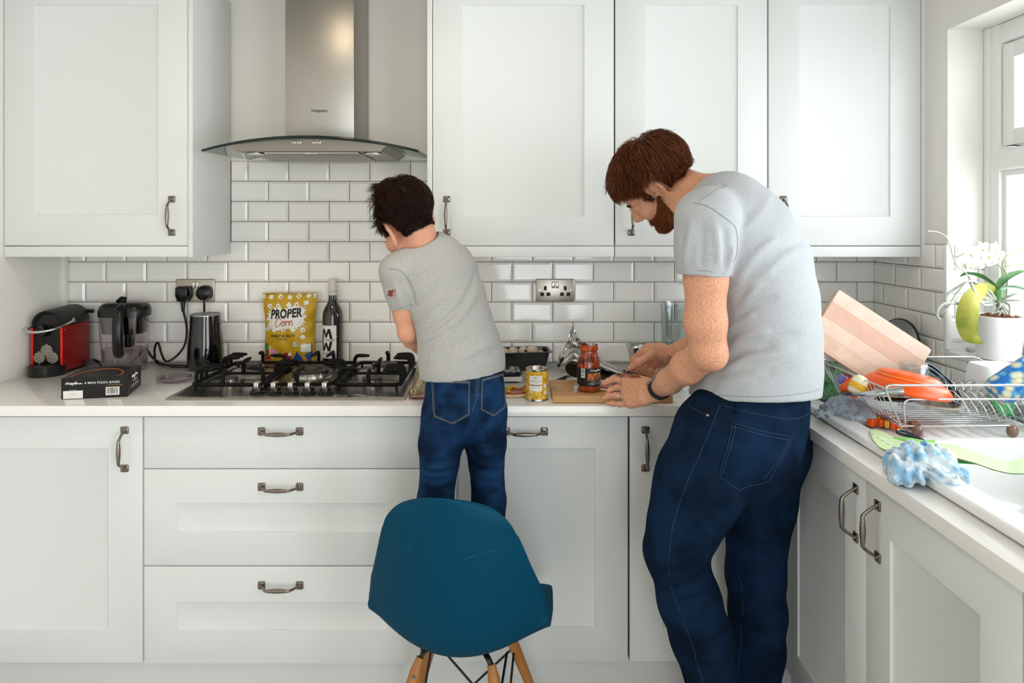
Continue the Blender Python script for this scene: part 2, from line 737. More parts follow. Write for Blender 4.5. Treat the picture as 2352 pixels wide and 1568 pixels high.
def strands(paths, rad, tip=.25):
    """paths: n x m x 3 -> three-sided tapering strands"""
    paths = np.asarray(paths, float)
    n, mm = paths.shape[:2]
    rad = np.broadcast_to(np.asarray(rad, float), (n,))
    T = np.gradient(paths, axis=1)
    T /= np.maximum(np.linalg.norm(T, axis=2, keepdims=True), 1e-9)
    ref = np.where(np.abs(T[..., 2:3]) < .9, np.array([0, 0, 1.0]), np.array([1.0, 0, 0]))
    u = np.cross(T, ref)
    u /= np.maximum(np.linalg.norm(u, axis=2, keepdims=True), 1e-9)
    w = np.cross(T, u)
    prof = np.linspace(1, tip, mm)[None, :, None] * rad[:, None, None]
    V = np.stack([paths + (u * math.cos(a) + w * math.sin(a)) * prof for a in (0, 2 * PI / 3, 4 * PI / 3)], 2)
    V = V.reshape(-1, 3)
    b = (np.arange(n)[:, None, None] * mm + np.arange(mm - 1)[None, :, None]) * 3 + np.arange(3)[None, None, :]
    b2 = (np.arange(n)[:, None, None] * mm + np.arange(mm - 1)[None, :, None]) * 3 + (np.arange(3)[None, None, :] + 1) % 3
    Q = np.stack([b, b2, b2 + 3, b + 3], -1).reshape(-1, 4)
    return V, Q


def noise3(P, seed=0, octs=3, base=1.0):
    """cheap smooth noise from summed sines"""
    r = np.random.RandomState(seed)
    out = np.zeros(len(P))
    for o in range(octs):
        f = base * 2 ** o
        for _ in range(4):
            k = r.normal(size=3)
            k /= np.linalg.norm(k)
            out += np.sin((P @ k) * f * 6.28 + r.uniform(0, 6.28)) / (2 ** o * 4)
    return out


def sdf_box(S, x0, x1, y0, y1, z0, z1, r, k=.0, op='add'):
    c = np.array(((x0 + x1) / 2, (y0 + y1) / 2, (z0 + z1) / 2))
    b = np.array(((x1 - x0) / 2, (y1 - y0) / 2, (z1 - z0) / 2)) - r

    def fn(X, Y, Z):
        q = [np.abs(A - c[i]) - b[i] for i, A in enumerate((X, Y, Z))]
        out = np.sqrt(np.maximum(q[0], 0) ** 2 + np.maximum(q[1], 0) ** 2 + np.maximum(q[2], 0) ** 2)
        return out + np.minimum(np.maximum(np.maximum(q[0], q[1]), q[2]), 0) - r
    return S.apply(fn, (x0, y0, z0), (x1, y1, z1), k, op)


def sdf_rough(S, amp, freq, seed=0, ridged=True, octs=2):
    """crumples a soft thing"""
    sl, (X, Y, Z) = S.blk(S.lo, S.lo + S.h * S.n)
    r = np.random.RandomState(seed)
    acc = 0
    for o in range(octs):
        for _ in range(3):
            k = r.normal(size=3); k /= np.linalg.norm(k)
            k2 = r.normal(size=3); k2 /= np.linalg.norm(k2)
            f = freq * 1.8 ** o * 6.28
            w = np.sin((X * k2[0] + Y * k2[1] + Z * k2[2]) * f * .5 + r.uniform(0, 6)) * 1.5
            t = np.sin((X * k[0] + Y * k[1] + Z * k[2]) * f + w + r.uniform(0, 6))
            acc = acc + ((1 - 2 * np.abs(t)) if ridged else t) / (1.7 ** o * 3)
    S.d[sl] = S.d[sl] + (amp * acc).astype(np.float32)
    return S
# ------------------------------------------------------------------ materials
M_wall = mat('wall_paint', '#ece9e4', 0.75, bump=0.05, bscale=250)
M_cab = mat('cabinet_paint', '#e2e5e5', 0.42, bump=0.02, bscale=300)
M_top = mat('white_quartz', '#f6f5f2', 0.14, var=0.25, vscale=500, vcol='#ebe9e4', coat=0.2)
M_tile = mat('glazed_tile', '#f7f5f1', 0.12, bump=0.03, bscale=12, coat=0.3)
M_grout = mat('grout', '#8d8378', 0.9, var=0.5, vscale=90, vcol='#6b6157')
M_upvc = mat('window_plastic', '#f0f0ee', 0.3)
M_floor = mat('floor_laminate', '#bcbab5', 0.4, var=0.5, vscale=6, vcol='#a19d95', vstretch=(1, 12, 1))
M_ceil = mat('ceiling_paint', '#cfccc6', 0.8)
M_pewter = mat('pewter', '#8b8178', 0.28, 1.0, bump=0.12, bscale=220)
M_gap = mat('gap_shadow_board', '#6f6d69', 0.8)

XL, XR = -1.709, 1.389
ZT = 0.914       # worktop top
YB = -2.4        # rear of the room
ZC = 2.42        # ceiling


def struct(mb, name, m, smooth=0, parent=None):
    return mb.build(name, m, parent, smooth, kind=None if parent else 'structure')


m = MB(); m.box(XL - .2, XR + .3, YB - .2, WALLY + .2, -0.06, 0); struct(m, 'floor', M_floor)
m = MB(); m.box(XL - .2, XR + .3, YB - .2, WALLY + .2, ZC, ZC + .06); struct(m, 'ceiling', M_ceil)
m = MB(); m.box(XL - .12, XL, YB, WALLY + .12, 0, ZC); struct(m, 'wall_left', M_wall)
m = MB(); m.box(XL, XR + .25, WALLY, WALLY + .12, 0, ZC); wall_back = struct(m, 'wall_back', M_wall)
# right wall with its window opening
WY0, WY1, WZ0, WZ1 = 0.36, 2.166, 1.042, 2.062
WT = 0.22
DY0, DY1 = -1.9, 0.0     # garden door opening, behind the camera
m = MB()
m.box(XR, XR + WT, WY1, WALLY, 0, ZC)
m.box(XR, XR + WT, DY1, WY0, 0, ZC)
m.box(XR, XR + WT, YB, DY0, 0, ZC)
m.box(XR, XR + WT, DY0, DY1, 2.25, ZC)
m.box(XR, XR + WT, WY0, WY1, 0, WZ0 - 0.001)
m.box(XR, XR + WT, WY0, WY1, WZ1, ZC)
wall_right = struct(m, 'wall_right', M_wall)
# rear wall with a wide window, behind the camera
RX0, RX1, RZ0, RZ1 = -.2, .9, .25, 1.85
m = MB()
m.box(XL - .12, RX0, YB - .12, YB, 0, ZC); m.box(RX1, XR + .25, YB - .12, YB, 0, ZC)
m.box(RX0, RX1, YB - .12, YB, 0, RZ0); m.box(RX0, RX1, YB - .12, YB, RZ1, ZC)
struct(m, 'wall_rear', M_wall)
t = thing('window_2', 'wide window in the rear wall', 'window', (.28, YB - .06, RZ0), kind='structure')
M_pane = clear_mat('window_glass', '#fbfdfd', 0.04)
m = MB()
for x in (RX0, (RX0 + RX1) / 2 - .025, RX1 - .05): m.rbox(x, x + .05, YB - .09, YB - .03, RZ0 + .001, RZ1 - .001, .004)
m.rbox(RX0 + .002, RX1 - .002, YB - .088, YB - .032, RZ0 + .001, RZ0 + .06, .004); m.rbox(RX0 + .002, RX1 - .002, YB - .088, YB - .032, RZ1 - .06, RZ1 - .001, .004)
m.build('frame', M_upvc, t, 40, world=True)
m = MB(); m.box(RX0 + .04, RX1 - .04, YB - .062, YB - .058, RZ0 + .05, RZ1 - .05); m.build('pane', M_pane, t, 0, world=True)
# unseen downlight fixture, added to go with the warm fill lamp
t = thing('fill_lamp_fixture', 'added white downlight fixture for the warm fill above the hob side of the room', 'fill light', (-.55, 1.35, ZC))
m = MB(); m.lathe([(.0, -.003), (.05, -.004), (.055, -.010), (.065, -.012), (.07, -.001)], (-.55, 1.35, ZC), 32); m.build('bezel', M_upvc, t, 40, world=True)

# bevelled metro tiles, one mesh per wall
TH, TW, TG = 0.0769, 0.15517, 0.0028


def tile_piece(mb, a, b, z0, zz1, umin, umax, put):
    bv = 0.009
    ia, ib = (a + bv if a > umin else a + .001), (b - bv if b < umax else b - .001)
    if ib <= ia:
        ia = ib = (a + b) / 2
    t0, t1 = 0.003, 0.0075
    j = rnd.uniform(-.0004, .0004)
    v = [put(a, z0, 0), put(b, z0, 0), put(b, zz1, 0), put(a, zz1, 0), put(a, z0, t0), put(b, z0, t0), put(b, zz1, t0), put(a, zz1, t0),
         put(ia, z0 + bv, t1 + j), put(ib, z0 + bv, t1 - j), put(ib, zz1 - bv, t1 - j), put(ia, zz1 - bv, t1 + j)]
    mb.add(v, [(0, 1, 5, 4), (1, 2, 6, 5), (2, 3, 7, 6), (3, 0, 4, 7), (4, 5, 9, 8), (5, 6, 10, 9), (6, 7, 11, 10), (7, 4, 8, 11), (8, 9, 10, 11)])


def tile_field(umin, umax, rows, off_even, off_odd, put, skip=None):
    mb, gr = MB(), MB()
    for r in range(rows[0], rows[1]):
        z0, z1 = ZT + r * TH + TG / 2, ZT + (r + 1) * TH - TG / 2
        off = off_even if r % 2 == 0 else off_odd
        k = math.floor((umin - off) / TW) - 1
        while off + k * TW < umax:
            a0, b0 = off + k * TW, off + (k + 1) * TW
            k += 1
            a, b = max(a0 + TG / 2, umin), min(b0 - TG / 2, umax)
            pieces = skip(a, b, z0, z1) if skip else [(a, b, z1)]
            for a, b, zz1 in pieces:
                if b - a < 0.006 or zz1 - z0 < .02:
                    continue
                tile_piece(mb, a, b, z0, zz1, umin, umax, put)
    return mb


o = XL + 0.002
tb = tile_field(XL + .002, XR - .001, (0, 6), o, o + TW / 2, lambda u, z, t: (u, WALLY - t - .002, z))
tb2 = tile_field(-1.071, -0.285, (6, 10), o, o + TW / 2, lambda u, z, t: (u, WALLY - t - .002, z))
tb.add(tb2.v, tb2.f)
tb.build('tiles', M_tile, wall_back, 20)
m = MB()
m.box(XL, XR, WALLY - .0036, WALLY - .0002, ZT, ZT + 6 * TH)
m.box(-1.075, -0.28, WALLY - .0036, WALLY - .0002, ZT + 6 * TH, ZT + 10 * TH)
m.build('grout', M_grout, wall_back, 0)
oy = 2.53
tb = tile_field(0.3, WALLY - .012, (0, 6), oy + TW / 2, oy, lambda u, z, t: (XR - t - .002, u, z),
                skip=lambda a, b, z0, z1: ([(max(a, WY1 + .004), b, z1)] if b > WY1 + .004 else []) + ([(a, min(b, WY1 + .002), min(z1, WZ0 - .017))] if a < WY1 else []))
tb.build('tiles', M_tile, wall_right, 20)
m = MB()
m.box(XR - .0036, XR - .0002, WY1, WALLY, ZT, ZT + 6 * TH)
m.box(XR - .0036, XR - .0002, 0.3, WALLY, ZT, WZ0 - .03)
m.build('grout', M_grout, wall_right, 0)
# tiled cheek of the window reveal
tb = tile_field(XR + .004, XR + .118, (2, 6), XR - .06, XR + .02, lambda u, z, t: (u, WY1 - t - .001, z))
tb.build('reveal_tiles', M_tile, wall_right, 20)
m = MB(); m.rbox(XR - .012, XR + .006, WY1 - .012, WY1 + .004, WZ0 + .0005, ZT + 6 * TH, .003)
struct(m, 'trim_1', M_upvc, 40)
# white tile trim strip in the corner by the left wall
m = MB(); m.rbox(XL, XL + .02, WALLY - .035, WALLY - .011, ZT, 1.345, .002)
struct(m, 'trim_2', M_wall, 40)
# window sill
m = MB(); m.rbox(XR - .016, XR + .13, WY0 - .02, WY1 - .001, WZ0 - .016, WZ0, .004)
struct(m, 'trim_3', M_upvc, 40)

# window: frame, transom, top light sash, panes
win = thing('window_1', 'white plastic casement window with small top light above the sink', 'window', (XR + .12, 1.26, WZ0), kind='structure')
fx0, fx1 = XR + .119, XR + .185
M_pane = clear_mat('window_glass', '#fbfdfd', 0.04)
m = MB()
m.rbox(fx0, fx1, WY0, WY0 + .06, WZ0, WZ1, .004)
m.rbox(fx0, fx1, WY1 - .062, WY1, WZ0, WZ1, .004)
m.rbox(fx0 + .0012, fx1 - .001, WY0 + .002, WY1 - .002, WZ1 - .062, WZ1 - .001, .004)
m.rbox(fx0 + .0012, fx1 - .001, WY0 + .002, WY1 - .002, WZ0 + .001, WZ0 + .055, .004)
m.rbox(fx0 - .006, fx1, WY1 - .022, WY1 - .001, WZ0, WZ1, .003)
m.build('frame', M_upvc, win, 40, world=True)
m = MB()
m.rbox(fx0 - .004, fx1, WY0 + .055, WY1 - .055, 1.608, 1.676, .012, 4)
m.build('transom', M_upvc, win, 40, world=True)
m = MB()
ya, yb, za, zb = WY0 + .066, WY1 - .068, 1.682, WZ1 - .066
for q in ((ya, ya + .05, za, zb), (yb - .05, yb, za, zb), (ya, yb, za, za + .05), (ya, yb, zb - .05, zb)):
    e = .0012 * (q[1] - q[0] > .1)
    m.rbox(fx0 + .006 + e, fx1 - .004 - e, q[0] + e, q[1] - e, q[2], q[3], .006)
m.build('sash', M_upvc, win, 40, world=True)
m = MB(); m.box(fx0 + .03, fx0 + .034, ya + .04, yb - .04, za + .04, zb - .04); m.build('pane', M_pane, win, 0, world=True)
m = MB()
for q in ((WY0 + .055, WY0 + .075, WZ0 + .05, 1.61), (WY1 - .078, WY1 - .057, WZ0 + .05, 1.61), (WY0 + .055, WY1 - .057, 1.59, 1.612), (WY0 + .055, WY1 - .057, WZ0 + .05, WZ0 + .07)):
    e = .0012 * (q[1] - q[0] > .1)
    m.rbox(fx0 + .012 + e, fx1 - .01 - e, q[0] + e, q[1] - e, q[2], q[3], .003)
m.build('glazing_bead', M_upvc, win, 40, world=True)
m = MB(); m.box(fx0 + .03, fx0 + .034, WY0 + .06, WY1 - .06, WZ0 + .05, 1.615); m.build('pane', M_pane, win, 0, world=True)

# ------------------------------------------------------------------ fitted kitchen


def handle_geo(mb, c, along, out, L=0.132):
    """antique bar pull: two hammered square roses and a swelling bar"""
    c, a, o_ = Vector(c), Vector(along).normalized(), Vector(out).normalized()
    s_ = a.cross(o_)
    for sg in (-1, 1):
        q = c + a * sg * (L / 2 - .010)
        M = frame(q, a, s_, o_)
        mb.rbox(-.0105, .0105, -.0115, .0115, 0, .004, .003, 2, M)
        for dx in (-.006, .006):
            for dy in (-.0065, .0065):
                mb.ell((dx, dy, .004), (.0026, .0026, .0016), 8, 6, M)
        mb.ell((0, 0, .004), (.005, .005, .004), 10, 6, M)
    pts, rad = [], []
    for i in range(25):
        t = i / 24
        x = (t - .5) * (L - .022)
        h = .030 * min(1.0, math.sin(PI * t) * 1.75) ** 0.8 if 0 < t < 1 else 0
        pts.append(c + a * x + o_ * (.004 + h))
        rad.append(.0036 + .0030 * max(0, math.cos((t - .5) * PI * 1.25)) ** 1.5)
    mb.tube(pts, rad, 10)


def handle(parent, c, along, out, L=.132):
    mb = MB()
    handle_geo(mb, c, along, out, L)
    return mb.build('handle', M_pewter, parent, 50, world=True)


def shaker(mb, x0, x1, z0, z1, rec=None, t=.02, d=.006, M=None):
    """a door in the x-z plane, front at y=0, body behind (y>0); rec=(x0,x1,z0,z1) sunk panel"""
    e = .0025
    if rec is None:
        mb.rbox(x0, x1, 0, t, z0, z1, e, 2, M)
        return
    a, b, c, d_ = rec
    for q in ((x0, a, z0, z1), (b, x1, z0, z1), (a, b, z0, c), (a, b, d_, z1)):
        pass
    # outer ring with softened outer edge
    def ring(i, y):
        return [(x0 + i, y, z0 + i), (x1 - i, y, z0 + i), (x1 - i, y, z1 - i), (x0 + i, y, z1 - i)]
    R = [ring(0, t), ring(0, e), ring(e * .3, e * .3), ring(e, 0),
         [(a, 0, c), (b, 0, c), (b, 0, d_), (a, 0, d_)],
         [(a + .002, d - .001, c + .002), (b - .002, d - .001, c + .002), (b - .002, d - .001, d_ - .002), (a + .002, d - .001, d_ - .002)],
         [(a + .004, d, c + .004), (b - .004, d, c + .004), (b - .004, d, d_ - .004), (a + .004, d, d_ - .004)]]
    mb.loft(R, True, M)


SU, SB = FPX / 2.281, FPX / 2.0


def ux(px): return (px - HX) / SU
def uz(py): return EYE - (py - HY) / SU
def bx_(px): return (px - HX) / SB
def bz(py): return EYE - (py - HY) / SB


YU = 2.281      # front of the wall units
ZU0, ZU1 = uz(590), 2.285


def wall_unit(px0, px1, rec, hpx, label, ends, hside):
    x0, x1 = ux(px0), ux(px1)
    t = thing('wall_cabinet', label, 'cabinet', ((x0 + x1) / 2, 2.44, ZU0), group=None)
    m = MB()
    b0, b1 = x0 + (.0 if not ends[0] else 0), x1
    m.box(x0 + .001, x1 - .001, YU + .021, WALLY - .012, uz(563), ZU1)
    m.build('carcass', M_cab, t, 0, world=True)
    m = MB()
    m.rbox(x0 + .001, x1 - .001, YU + .001, YU + .022, ZU0, uz(565.6), .002)
    m.build('pelmet', M_cab, t, 40, world=True)
    dx0, dx1 = x0 + .0015, x1 - .0015
    if ends[0]:
        e = MB(); e.rbox(ux(ends[0]), x0 - .0005, YU - .001, WALLY - .012, ZU0 - .001, ZU1, .0015)
        e.build('end_panel', M_cab, t, 40, world=True)
    if ends[1]:
        e = MB(); e.rbox(x1 + .0005, ux(ends[1]), YU - .001, WALLY - .012, ZU0 - .001, ZU1, .0015)
        e.build('end_panel', M_cab, t, 40, world=True)
    m = MB()
    shaker(m, dx0, dx1, uz(563.6), ZU1 - .003, (ux(rec[0]), ux(rec[1]), uz(rec[2]), 2.178), M=Matrix.Translation((0, YU, 0)))
    d = m.build('door', M_cab, t, 40, world=True)
    handle(d, (ux(hpx), YU, uz(495.5)), (0, 0, 1), (0, -1, 0))
    return t


wall_unit(8, 431.5, (80, 363, 493), 395, 'white shaker wall cabinet with one door in the corner by the plain wall', (None, 443), 1)
wall_unit(993, 1411, (1062, 1342, 497), 1026, 'wide white shaker wall cabinet beside the cooker hood with handle at lower corner', (981, None), 0)
wall_unit(1412.5, 1763.5, (1482, 1695, 497), 1450, 'narrow white shaker wall cabinet behind the bending adult\'s head', (None, None), 0)
wall_unit(1765, 2116, (1836, 2045, 497), 1799, 'narrow white shaker wall cabinet ending next to the window wall', (None, 2130), 0)

# base units
YF = 2.0


def base_carcass(t, x0, x1):
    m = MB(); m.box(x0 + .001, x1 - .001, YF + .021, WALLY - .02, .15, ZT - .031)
    return m.build('carcass', M_gap, t, 0, world=True)


T2 = Matrix.Translation((0, YF, 0))
x0, x1 = XL + .004, bx_(328)
t = thing('base_cabinet', 'white shaker base cabinet with tall upright handle at the far end by the plain wall', 'cabinet', ((x0 + x1) / 2, 2.3, .15))
base_carcass(t, x0, x1)
m = MB(); shaker(m, x0, x1 - .0015, bz(1522), bz(957), (bx_(-68), bx_(249), bz(1447), bz(1030)), M=T2)
d = m.build('door', M_cab, t, 40, world=True)
handle(d, (bx_(287), YF, bz(1031)), (0, 0, 1), (0, -1, 0))

x0, x1 = bx_(329), bx_(967)
t = thing('drawer_unit', 'wide white three drawer unit under the gas hob', 'drawers', ((x0 + x1) / 2, 2.3, .15))
base_carcass(t, x0, x1)
for (a, b, rec, hy) in ((957, 1075.5, None, 990), (1077.5, 1298.5, (1155, 1222), 1117), (1301, 1524, (1382, 1448), 1343)):
    m = MB()
    r = (bx_(406), bx_(889), bz(rec[1]), bz(rec[0])) if rec else None
    shaker(m, x0 + .0015, x1 - .0015, bz(b), bz(a), r, M=T2)
    d = m.build('drawer', M_cab, t, 40, world=True)
    handle(d, (bx_(645), YF, bz(hy)), (1, 0, 0), (0, -1, 0))

x0, x1 = bx_(971), bx_(1443.5)
t = thing('dishwasher', 'appliance behind white shaker front with level handle, beside the standing child\'s legs', 'dishwasher', ((x0 + x1) / 2, 2.3, .15))
base_carcass(t, x0, x1)
m = MB(); shaker(m, x0 + .0015, x1 - .0015, bz(1520), bz(957), (bx_(1048), bx_(1366), bz(1441), bz(1029)), M=T2)
d = m.build('door', M_cab, t, 40, world=True)
handle(d, (bx_(1206.5), YF, bz(990)), (1, 0, 0), (0, -1, 0))

x0, x1 = bx_(1446), bx_(1780)
t = thing('base_cabinet', 'white shaker corner cabinet with upright handle behind the adult\'s legs', 'cabinet', ((x0 + x1) / 2, 2.3, .15))
base_carcass(t, x0, x1 + .02)
m = MB(); shaker(m, x0 + .001, x1 - .0015, bz(1519), bz(957), (bx_(1523), bx_(1704), bz(1441), bz(1029)), M=T2)
d = m.build('door', M_cab, t, 40, world=True)
handle(d, (bx_(1482), YF, bz(1030)), (0, 0, 1), (0, -1, 0))
m = MB(); m.rbox(x1 + .0005, .7935, YF + .002, YF + .02, .15, ZT - .032, .002)
m.build('corner_post', M_cab, t, 40, world=True)

# sink run, doors face the left wall
XF = .794
t = thing('sink_cabinet', 'white shaker double door cabinet below the sink along the window wall', 'cabinet', (1.08, 1.52, .15))
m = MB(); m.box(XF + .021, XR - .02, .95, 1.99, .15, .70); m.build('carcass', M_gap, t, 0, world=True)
TR = Matrix.Translation((XF, 0, 0)) @ Matrix.Rotation(-PI / 2, 4, 'Z')     # local x runs towards -y, front faces -x


def sd(ya, yb, hY, name='door'):
    m = MB()
    shaker(m, -yb + .0015, -ya - .0015, .155, .878, (-yb + .096, -ya - .096, .24, .778), M=TR)
    d = m.build(name, M_cab, t, 40, world=True)
    handle(d, (XF, hY, .776), (0, 0, 1), (-1, 0, 0))


sd(1.523, 1.985, 1.566)
sd(1.056, 1.523, 1.472)
t2 = thing('base_cabinet', 'white shaker cabinet next to the sink doors, only its edge in view', 'cabinet', (1.08, .75, .15))
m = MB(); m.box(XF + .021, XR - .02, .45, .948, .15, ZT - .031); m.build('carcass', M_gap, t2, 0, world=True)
m = MB(); shaker(m, -1.053, -.46, .155, .878, (-.957, -.556, .24, .778), M=TR); m.build('door', M_cab, t2, 40, world=True)

m = MB(); m.rbox(XL + .002, XF + .05, YF + .05, YF + .066, 0, .149, .001)
tag(m.build('plinth', M_cab, None, 40), 'long white plinth board below the base units and drawers', 'plinth')
m = MB(); m.rbox(XF + .05, XF + .066, .45, YF + .049, 0, .149, .001)
tag(m.build('plinth', M_cab, None, 40), 'white plinth board below the sink cabinet doors', 'plinth')

# worktop: one L of white quartz, with the sink cut-out in its right leg
WF = 1.973
XW = .773
SX0, SX1, SY0, SY1 = .828, 1.30, 1.00, 2.02     # sink outline
m = MB()
zt0 = ZT - .03
outer = [(XL + .001, WF), (XW - .0, WF)]


def slab(mb, x0, x1, y0, y1):
    mb.box(x0, x1, y0, y1, zt0, ZT)


b = bmesh.new()
pts = [(XL + .0005, WF), (XW, WF), (XW, .45), (XR - .009, .45), (XR - .009, WALLY - .0105), (XL + .0005, WALLY - .0105)]
vs = [b.verts.new((x, y, ZT)) for x, y in pts]
hole = [(SX0 + .02, SY0 + .02), (SX1 - .02, SY0 + .02), (SX1 - .02, SY1 - .02), (SX0 + .02, SY1 - .02)]
hv = [b.verts.new((x, y, ZT)) for x, y in hole]
# split the L into quads around the cut-out
ex = [b.verts.new((x, y, ZT)) for x, y in ((XW, hole[3][1]), (XR - .009, hole[3][1]), (hole[3][0], WALLY - .0105), (hole[0][0], .45), (XR - .009, hole[0][1]), (XW, hole[0][1]), (XW, WALLY - .0105))]
for f in ([vs[0], vs[1], ex[0], ex[6], vs[5]], [ex[0], hv[3], hv[2], ex[1], vs[4], ex[6]], [vs[1], ex[5], hv[0], hv[3], ex[0]], [vs[2], ex[3], hv[0], ex[5]], [ex[3], vs[3], ex[4], hv[1], hv[0]], [hv[1], ex[4], ex[1], hv[2]]):
    try:
        b.faces.new(f)
    except ValueError:
        pass
b.verts.remove(ex[2])
r = bmesh.ops.extrude_face_region(b, geom=b.faces[:])
bmesh.ops.translate(b, verts=[e for e in r['geom'] if isinstance(e, bmesh.types.BMVert)], vec=(0, 0, -.03))
bmesh.ops.recalc_face_normals(b, faces=b.faces[:])
ed = [e for e in b.edges if abs(e.calc_face_angle(0)) > 1.2 and all(abs(v.co.z - ZT) < 1e-4 for v in e.verts)]
bmesh.ops.bevel(b, geom=ed, offset=.002, segments=2, affect='EDGES', profile=.5)
m = MB(); m.bm(b)
tag(m.build('worktop', M_top, None, 30), 'white quartz worktop running along both walls round the corner', 'worktop')

# garden door behind the camera
t = thing('door_1', 'glazed garden door in the window wall', 'door', (XR + .1, -.9, 0), kind='structure')
m = MB()
for y in (DY0, (DY0 + DY1) / 2 - .025, DY1 - .05):
    m.rbox(XR + .08, XR + .14, y, y + .05, .001, 2.249, .004)
m.rbox(XR + .081, XR + .139, DY0 + .002, DY1 - .002, 2.19, 2.249, .004)
m.rbox(XR + .081, XR + .139, DY0 + .002, DY1 - .002, .001, .07, .004)
m.build('frame', M_upvc, t, 40, world=True)
m = MB(); m.box(XR + .108, XR + .112, DY0 + .045, DY1 - .045, .06, 2.2); m.build('pane', M_pane, t, 0, world=True)
# ------------------------------------------------------------------ cooker hood
M_steel = mat('brushed_steel', '#a7a39c', 0.34, 1.0, bump=.05, bscale=90, bstretch=(1, 1, 14), aniso=.4)
M_steel2 = mat('bright_steel', '#c9c7c3', 0.2, 1.0)
M_dsteel = mat('grey_steel', '#8f8a83', 0.4, 1.0, bump=.04, bscale=120, bstretch=(14, 1, 1))
M_iron = mat('cast_iron', '#0c0c0c', 0.6, spec=.25, bump=.15, bscale=300)
M_blackp = mat('black_plastic', '#0d0d0e', 0.28, spec=.5)
M_ink = mat('black_ink', '#131312', 0.6)
M_white = mat('white_print', '#eceae6', 0.55)
M_chrome = mat('chrome', '#dcdcdc', 0.08, 1.0)

HXc = -.655
hood = thing('cooker_hood', 'steel chimney cooker hood with curved glass canopy above the gas hob', 'cooker hood', (HXc, 2.4, 1.70))
m = MB()
m.rbox(-.787, -.548, 2.356, WALLY - .001, 1.715, 2.415, .002)
m.build('chimney', M_steel, hood, 40, world=True)
def arch(x): return 1.722 - .040 * ((x - HXc) / .35) ** 2
xs = np.linspace(-1.0, -.304, 33)
rows = []
for k, (fy, dz) in enumerate(((0, 0), (1, 0), (1, -.007), (0, -.007))):
    rows.append([(x, (2.150 + .045 * ((x - HXc) / .35) ** 2) if fy == 0 else 2.585, arch(x) + dz + (.010 if fy else 0)) for x in xs])
m = MB()
A = np.array(rows)
m.grid(A, closed_u=True)
m.poly([tuple(p) for p in A[:, 0]]); m.poly([tuple(p) for p in A[:, -1]])
m.build('glass_canopy', clear_mat('hood_glass', '#d3dcd8', .07), hood, 30, world=True)
m = MB()
e = [(x, 2.150 + .045 * ((x - HXc) / .35) ** 2 - .0015, arch(x) - .0035) for x in xs]
m.tube(e, .0042, 8); m.tube([e[-1], (-.304, 2.585, arch(-.304) + .0065)], .003, 6)
m.build('glass_edge', mat('dark_glass_edge', '#15201d', .1), hood, 60, world=True)
# body below the glass
bx = np.linspace(-.915, -.402, 25)
def bb(x): return lerp(-.885, -.42, (x + .915) / .513)
F = [[(x, 2.172, arch(x) - .008) for x in bx], [(bb(x), 2.172, 1.676) for x in bx], [(bb(x), 2.512, 1.676) for x in bx], [(x, 2.56, arch(x) - .002) for x in bx]]
m = MB()
A = np.array(F)
m.grid(A, closed_u=True)
m.poly([tuple(p) for p in A[:, 0]]); m.poly([tuple(p) for p in A[:, -1]])
m.build('fascia', M_dsteel, hood, 30, world=True)
m = MB()
m.rbox(-.80, -.50, 2.20, 2.49, 1.6725, 1.6765, .0015)
f = m.build('grease_filter', M_dsteel, hood, 40, world=True)
m = MB()
for q in ((-.80, -.50, 2.197, 2.201), (-.80, -.50, 2.488, 2.492), (-.802, -.798, 2.2, 2.49), (-.502, -.498, 2.2, 2.49)):
    m.box(q[0], q[1], q[2], q[3], 1.671, 1.6745)
m.rbox(-.675, -.635, 2.215, 2.222, 1.671, 1.675, .001)
m.build('filter_rim', M_steel2, f, 40, world=True)
for x in (-.843, -.459):
    m = MB(); m.lathe([(.030, 0), (.030, .003), (.024, .0045), (.022, .002), (0, .002)], (x, 2.235, 1.6715), 28); m.build('lamp', M_steel2, hood, 40, world=True)
for x in (-.696, -.680, -.632, -.616):
    m = MB(); m.rbox(x - .006, x + .006, 2.168, 2.1725, 1.699, 1.7095, .001); b = m.build('button', M_steel2, hood, 40, world=True)
    m = MB(); m.rbox(x - .003, x + .003, 2.1675, 2.1685, 1.7025, 1.7065, .0005); m.build('button_mark', M_dsteel, b, 40, world=True)
m = MB()
for i in range(6): m.ell((-.668 + .005 * i, 2.1715, 1.7042), (.001, .001, .001), 8, 6)
m.build('indicator_dots', mat('amber', '#c9a35a', .4), hood, 0, world=True)
m = MB(); put_text(m, 'Hotpoint', frame(Vector(at(734, 255, 2.3552)), (1, 0, 0), (0, 0, 1), (0, -1, 0)), size=.0105, fit=.0555, bold=.012)
m.build('lettering', M_ink, hood, 0, world=True, norm=False)

# ------------------------------------------------------------------ gas hob
hob = thing('gas_hob', 'stainless steel five burner gas hob set in the white worktop', 'hob', (-.68, 2.28, ZT))
hx0, hx1, hy0, hy1 = -1.039, -.321, 2.036, 2.516
m = MB()
rings = [[(hx0, hy0, ZT + .0005), (hx1, hy0, ZT + .0005), (hx1, hy1, ZT + .0005), (hx0, hy1, ZT + .0005)]]
for i, z in ((0, .005), (.004, .0085), (.018, .0085), (.024, .006)):
    rings.append([(hx0 + i, hy0 + i, ZT + z), (hx1 - i, hy0 + i, ZT + z), (hx1 - i, hy1 - i, ZT + z), (hx0 + i, hy1 - i, ZT + z)])
m.loft(rings, True)
m.build('plate', mat('hob_steel', '#a09a92', .27, 1.0, bump=.03, bscale=80, bstretch=(14, 1, 1)), hob, 25, world=True)
ZH = ZT + .006
M_cap = mat('burner_cap', '#3a3632', .5, .2, bump=.1, bscale=200)
M_ring = mat('burner_ring', '#b9b4ac', .3, 1.0)


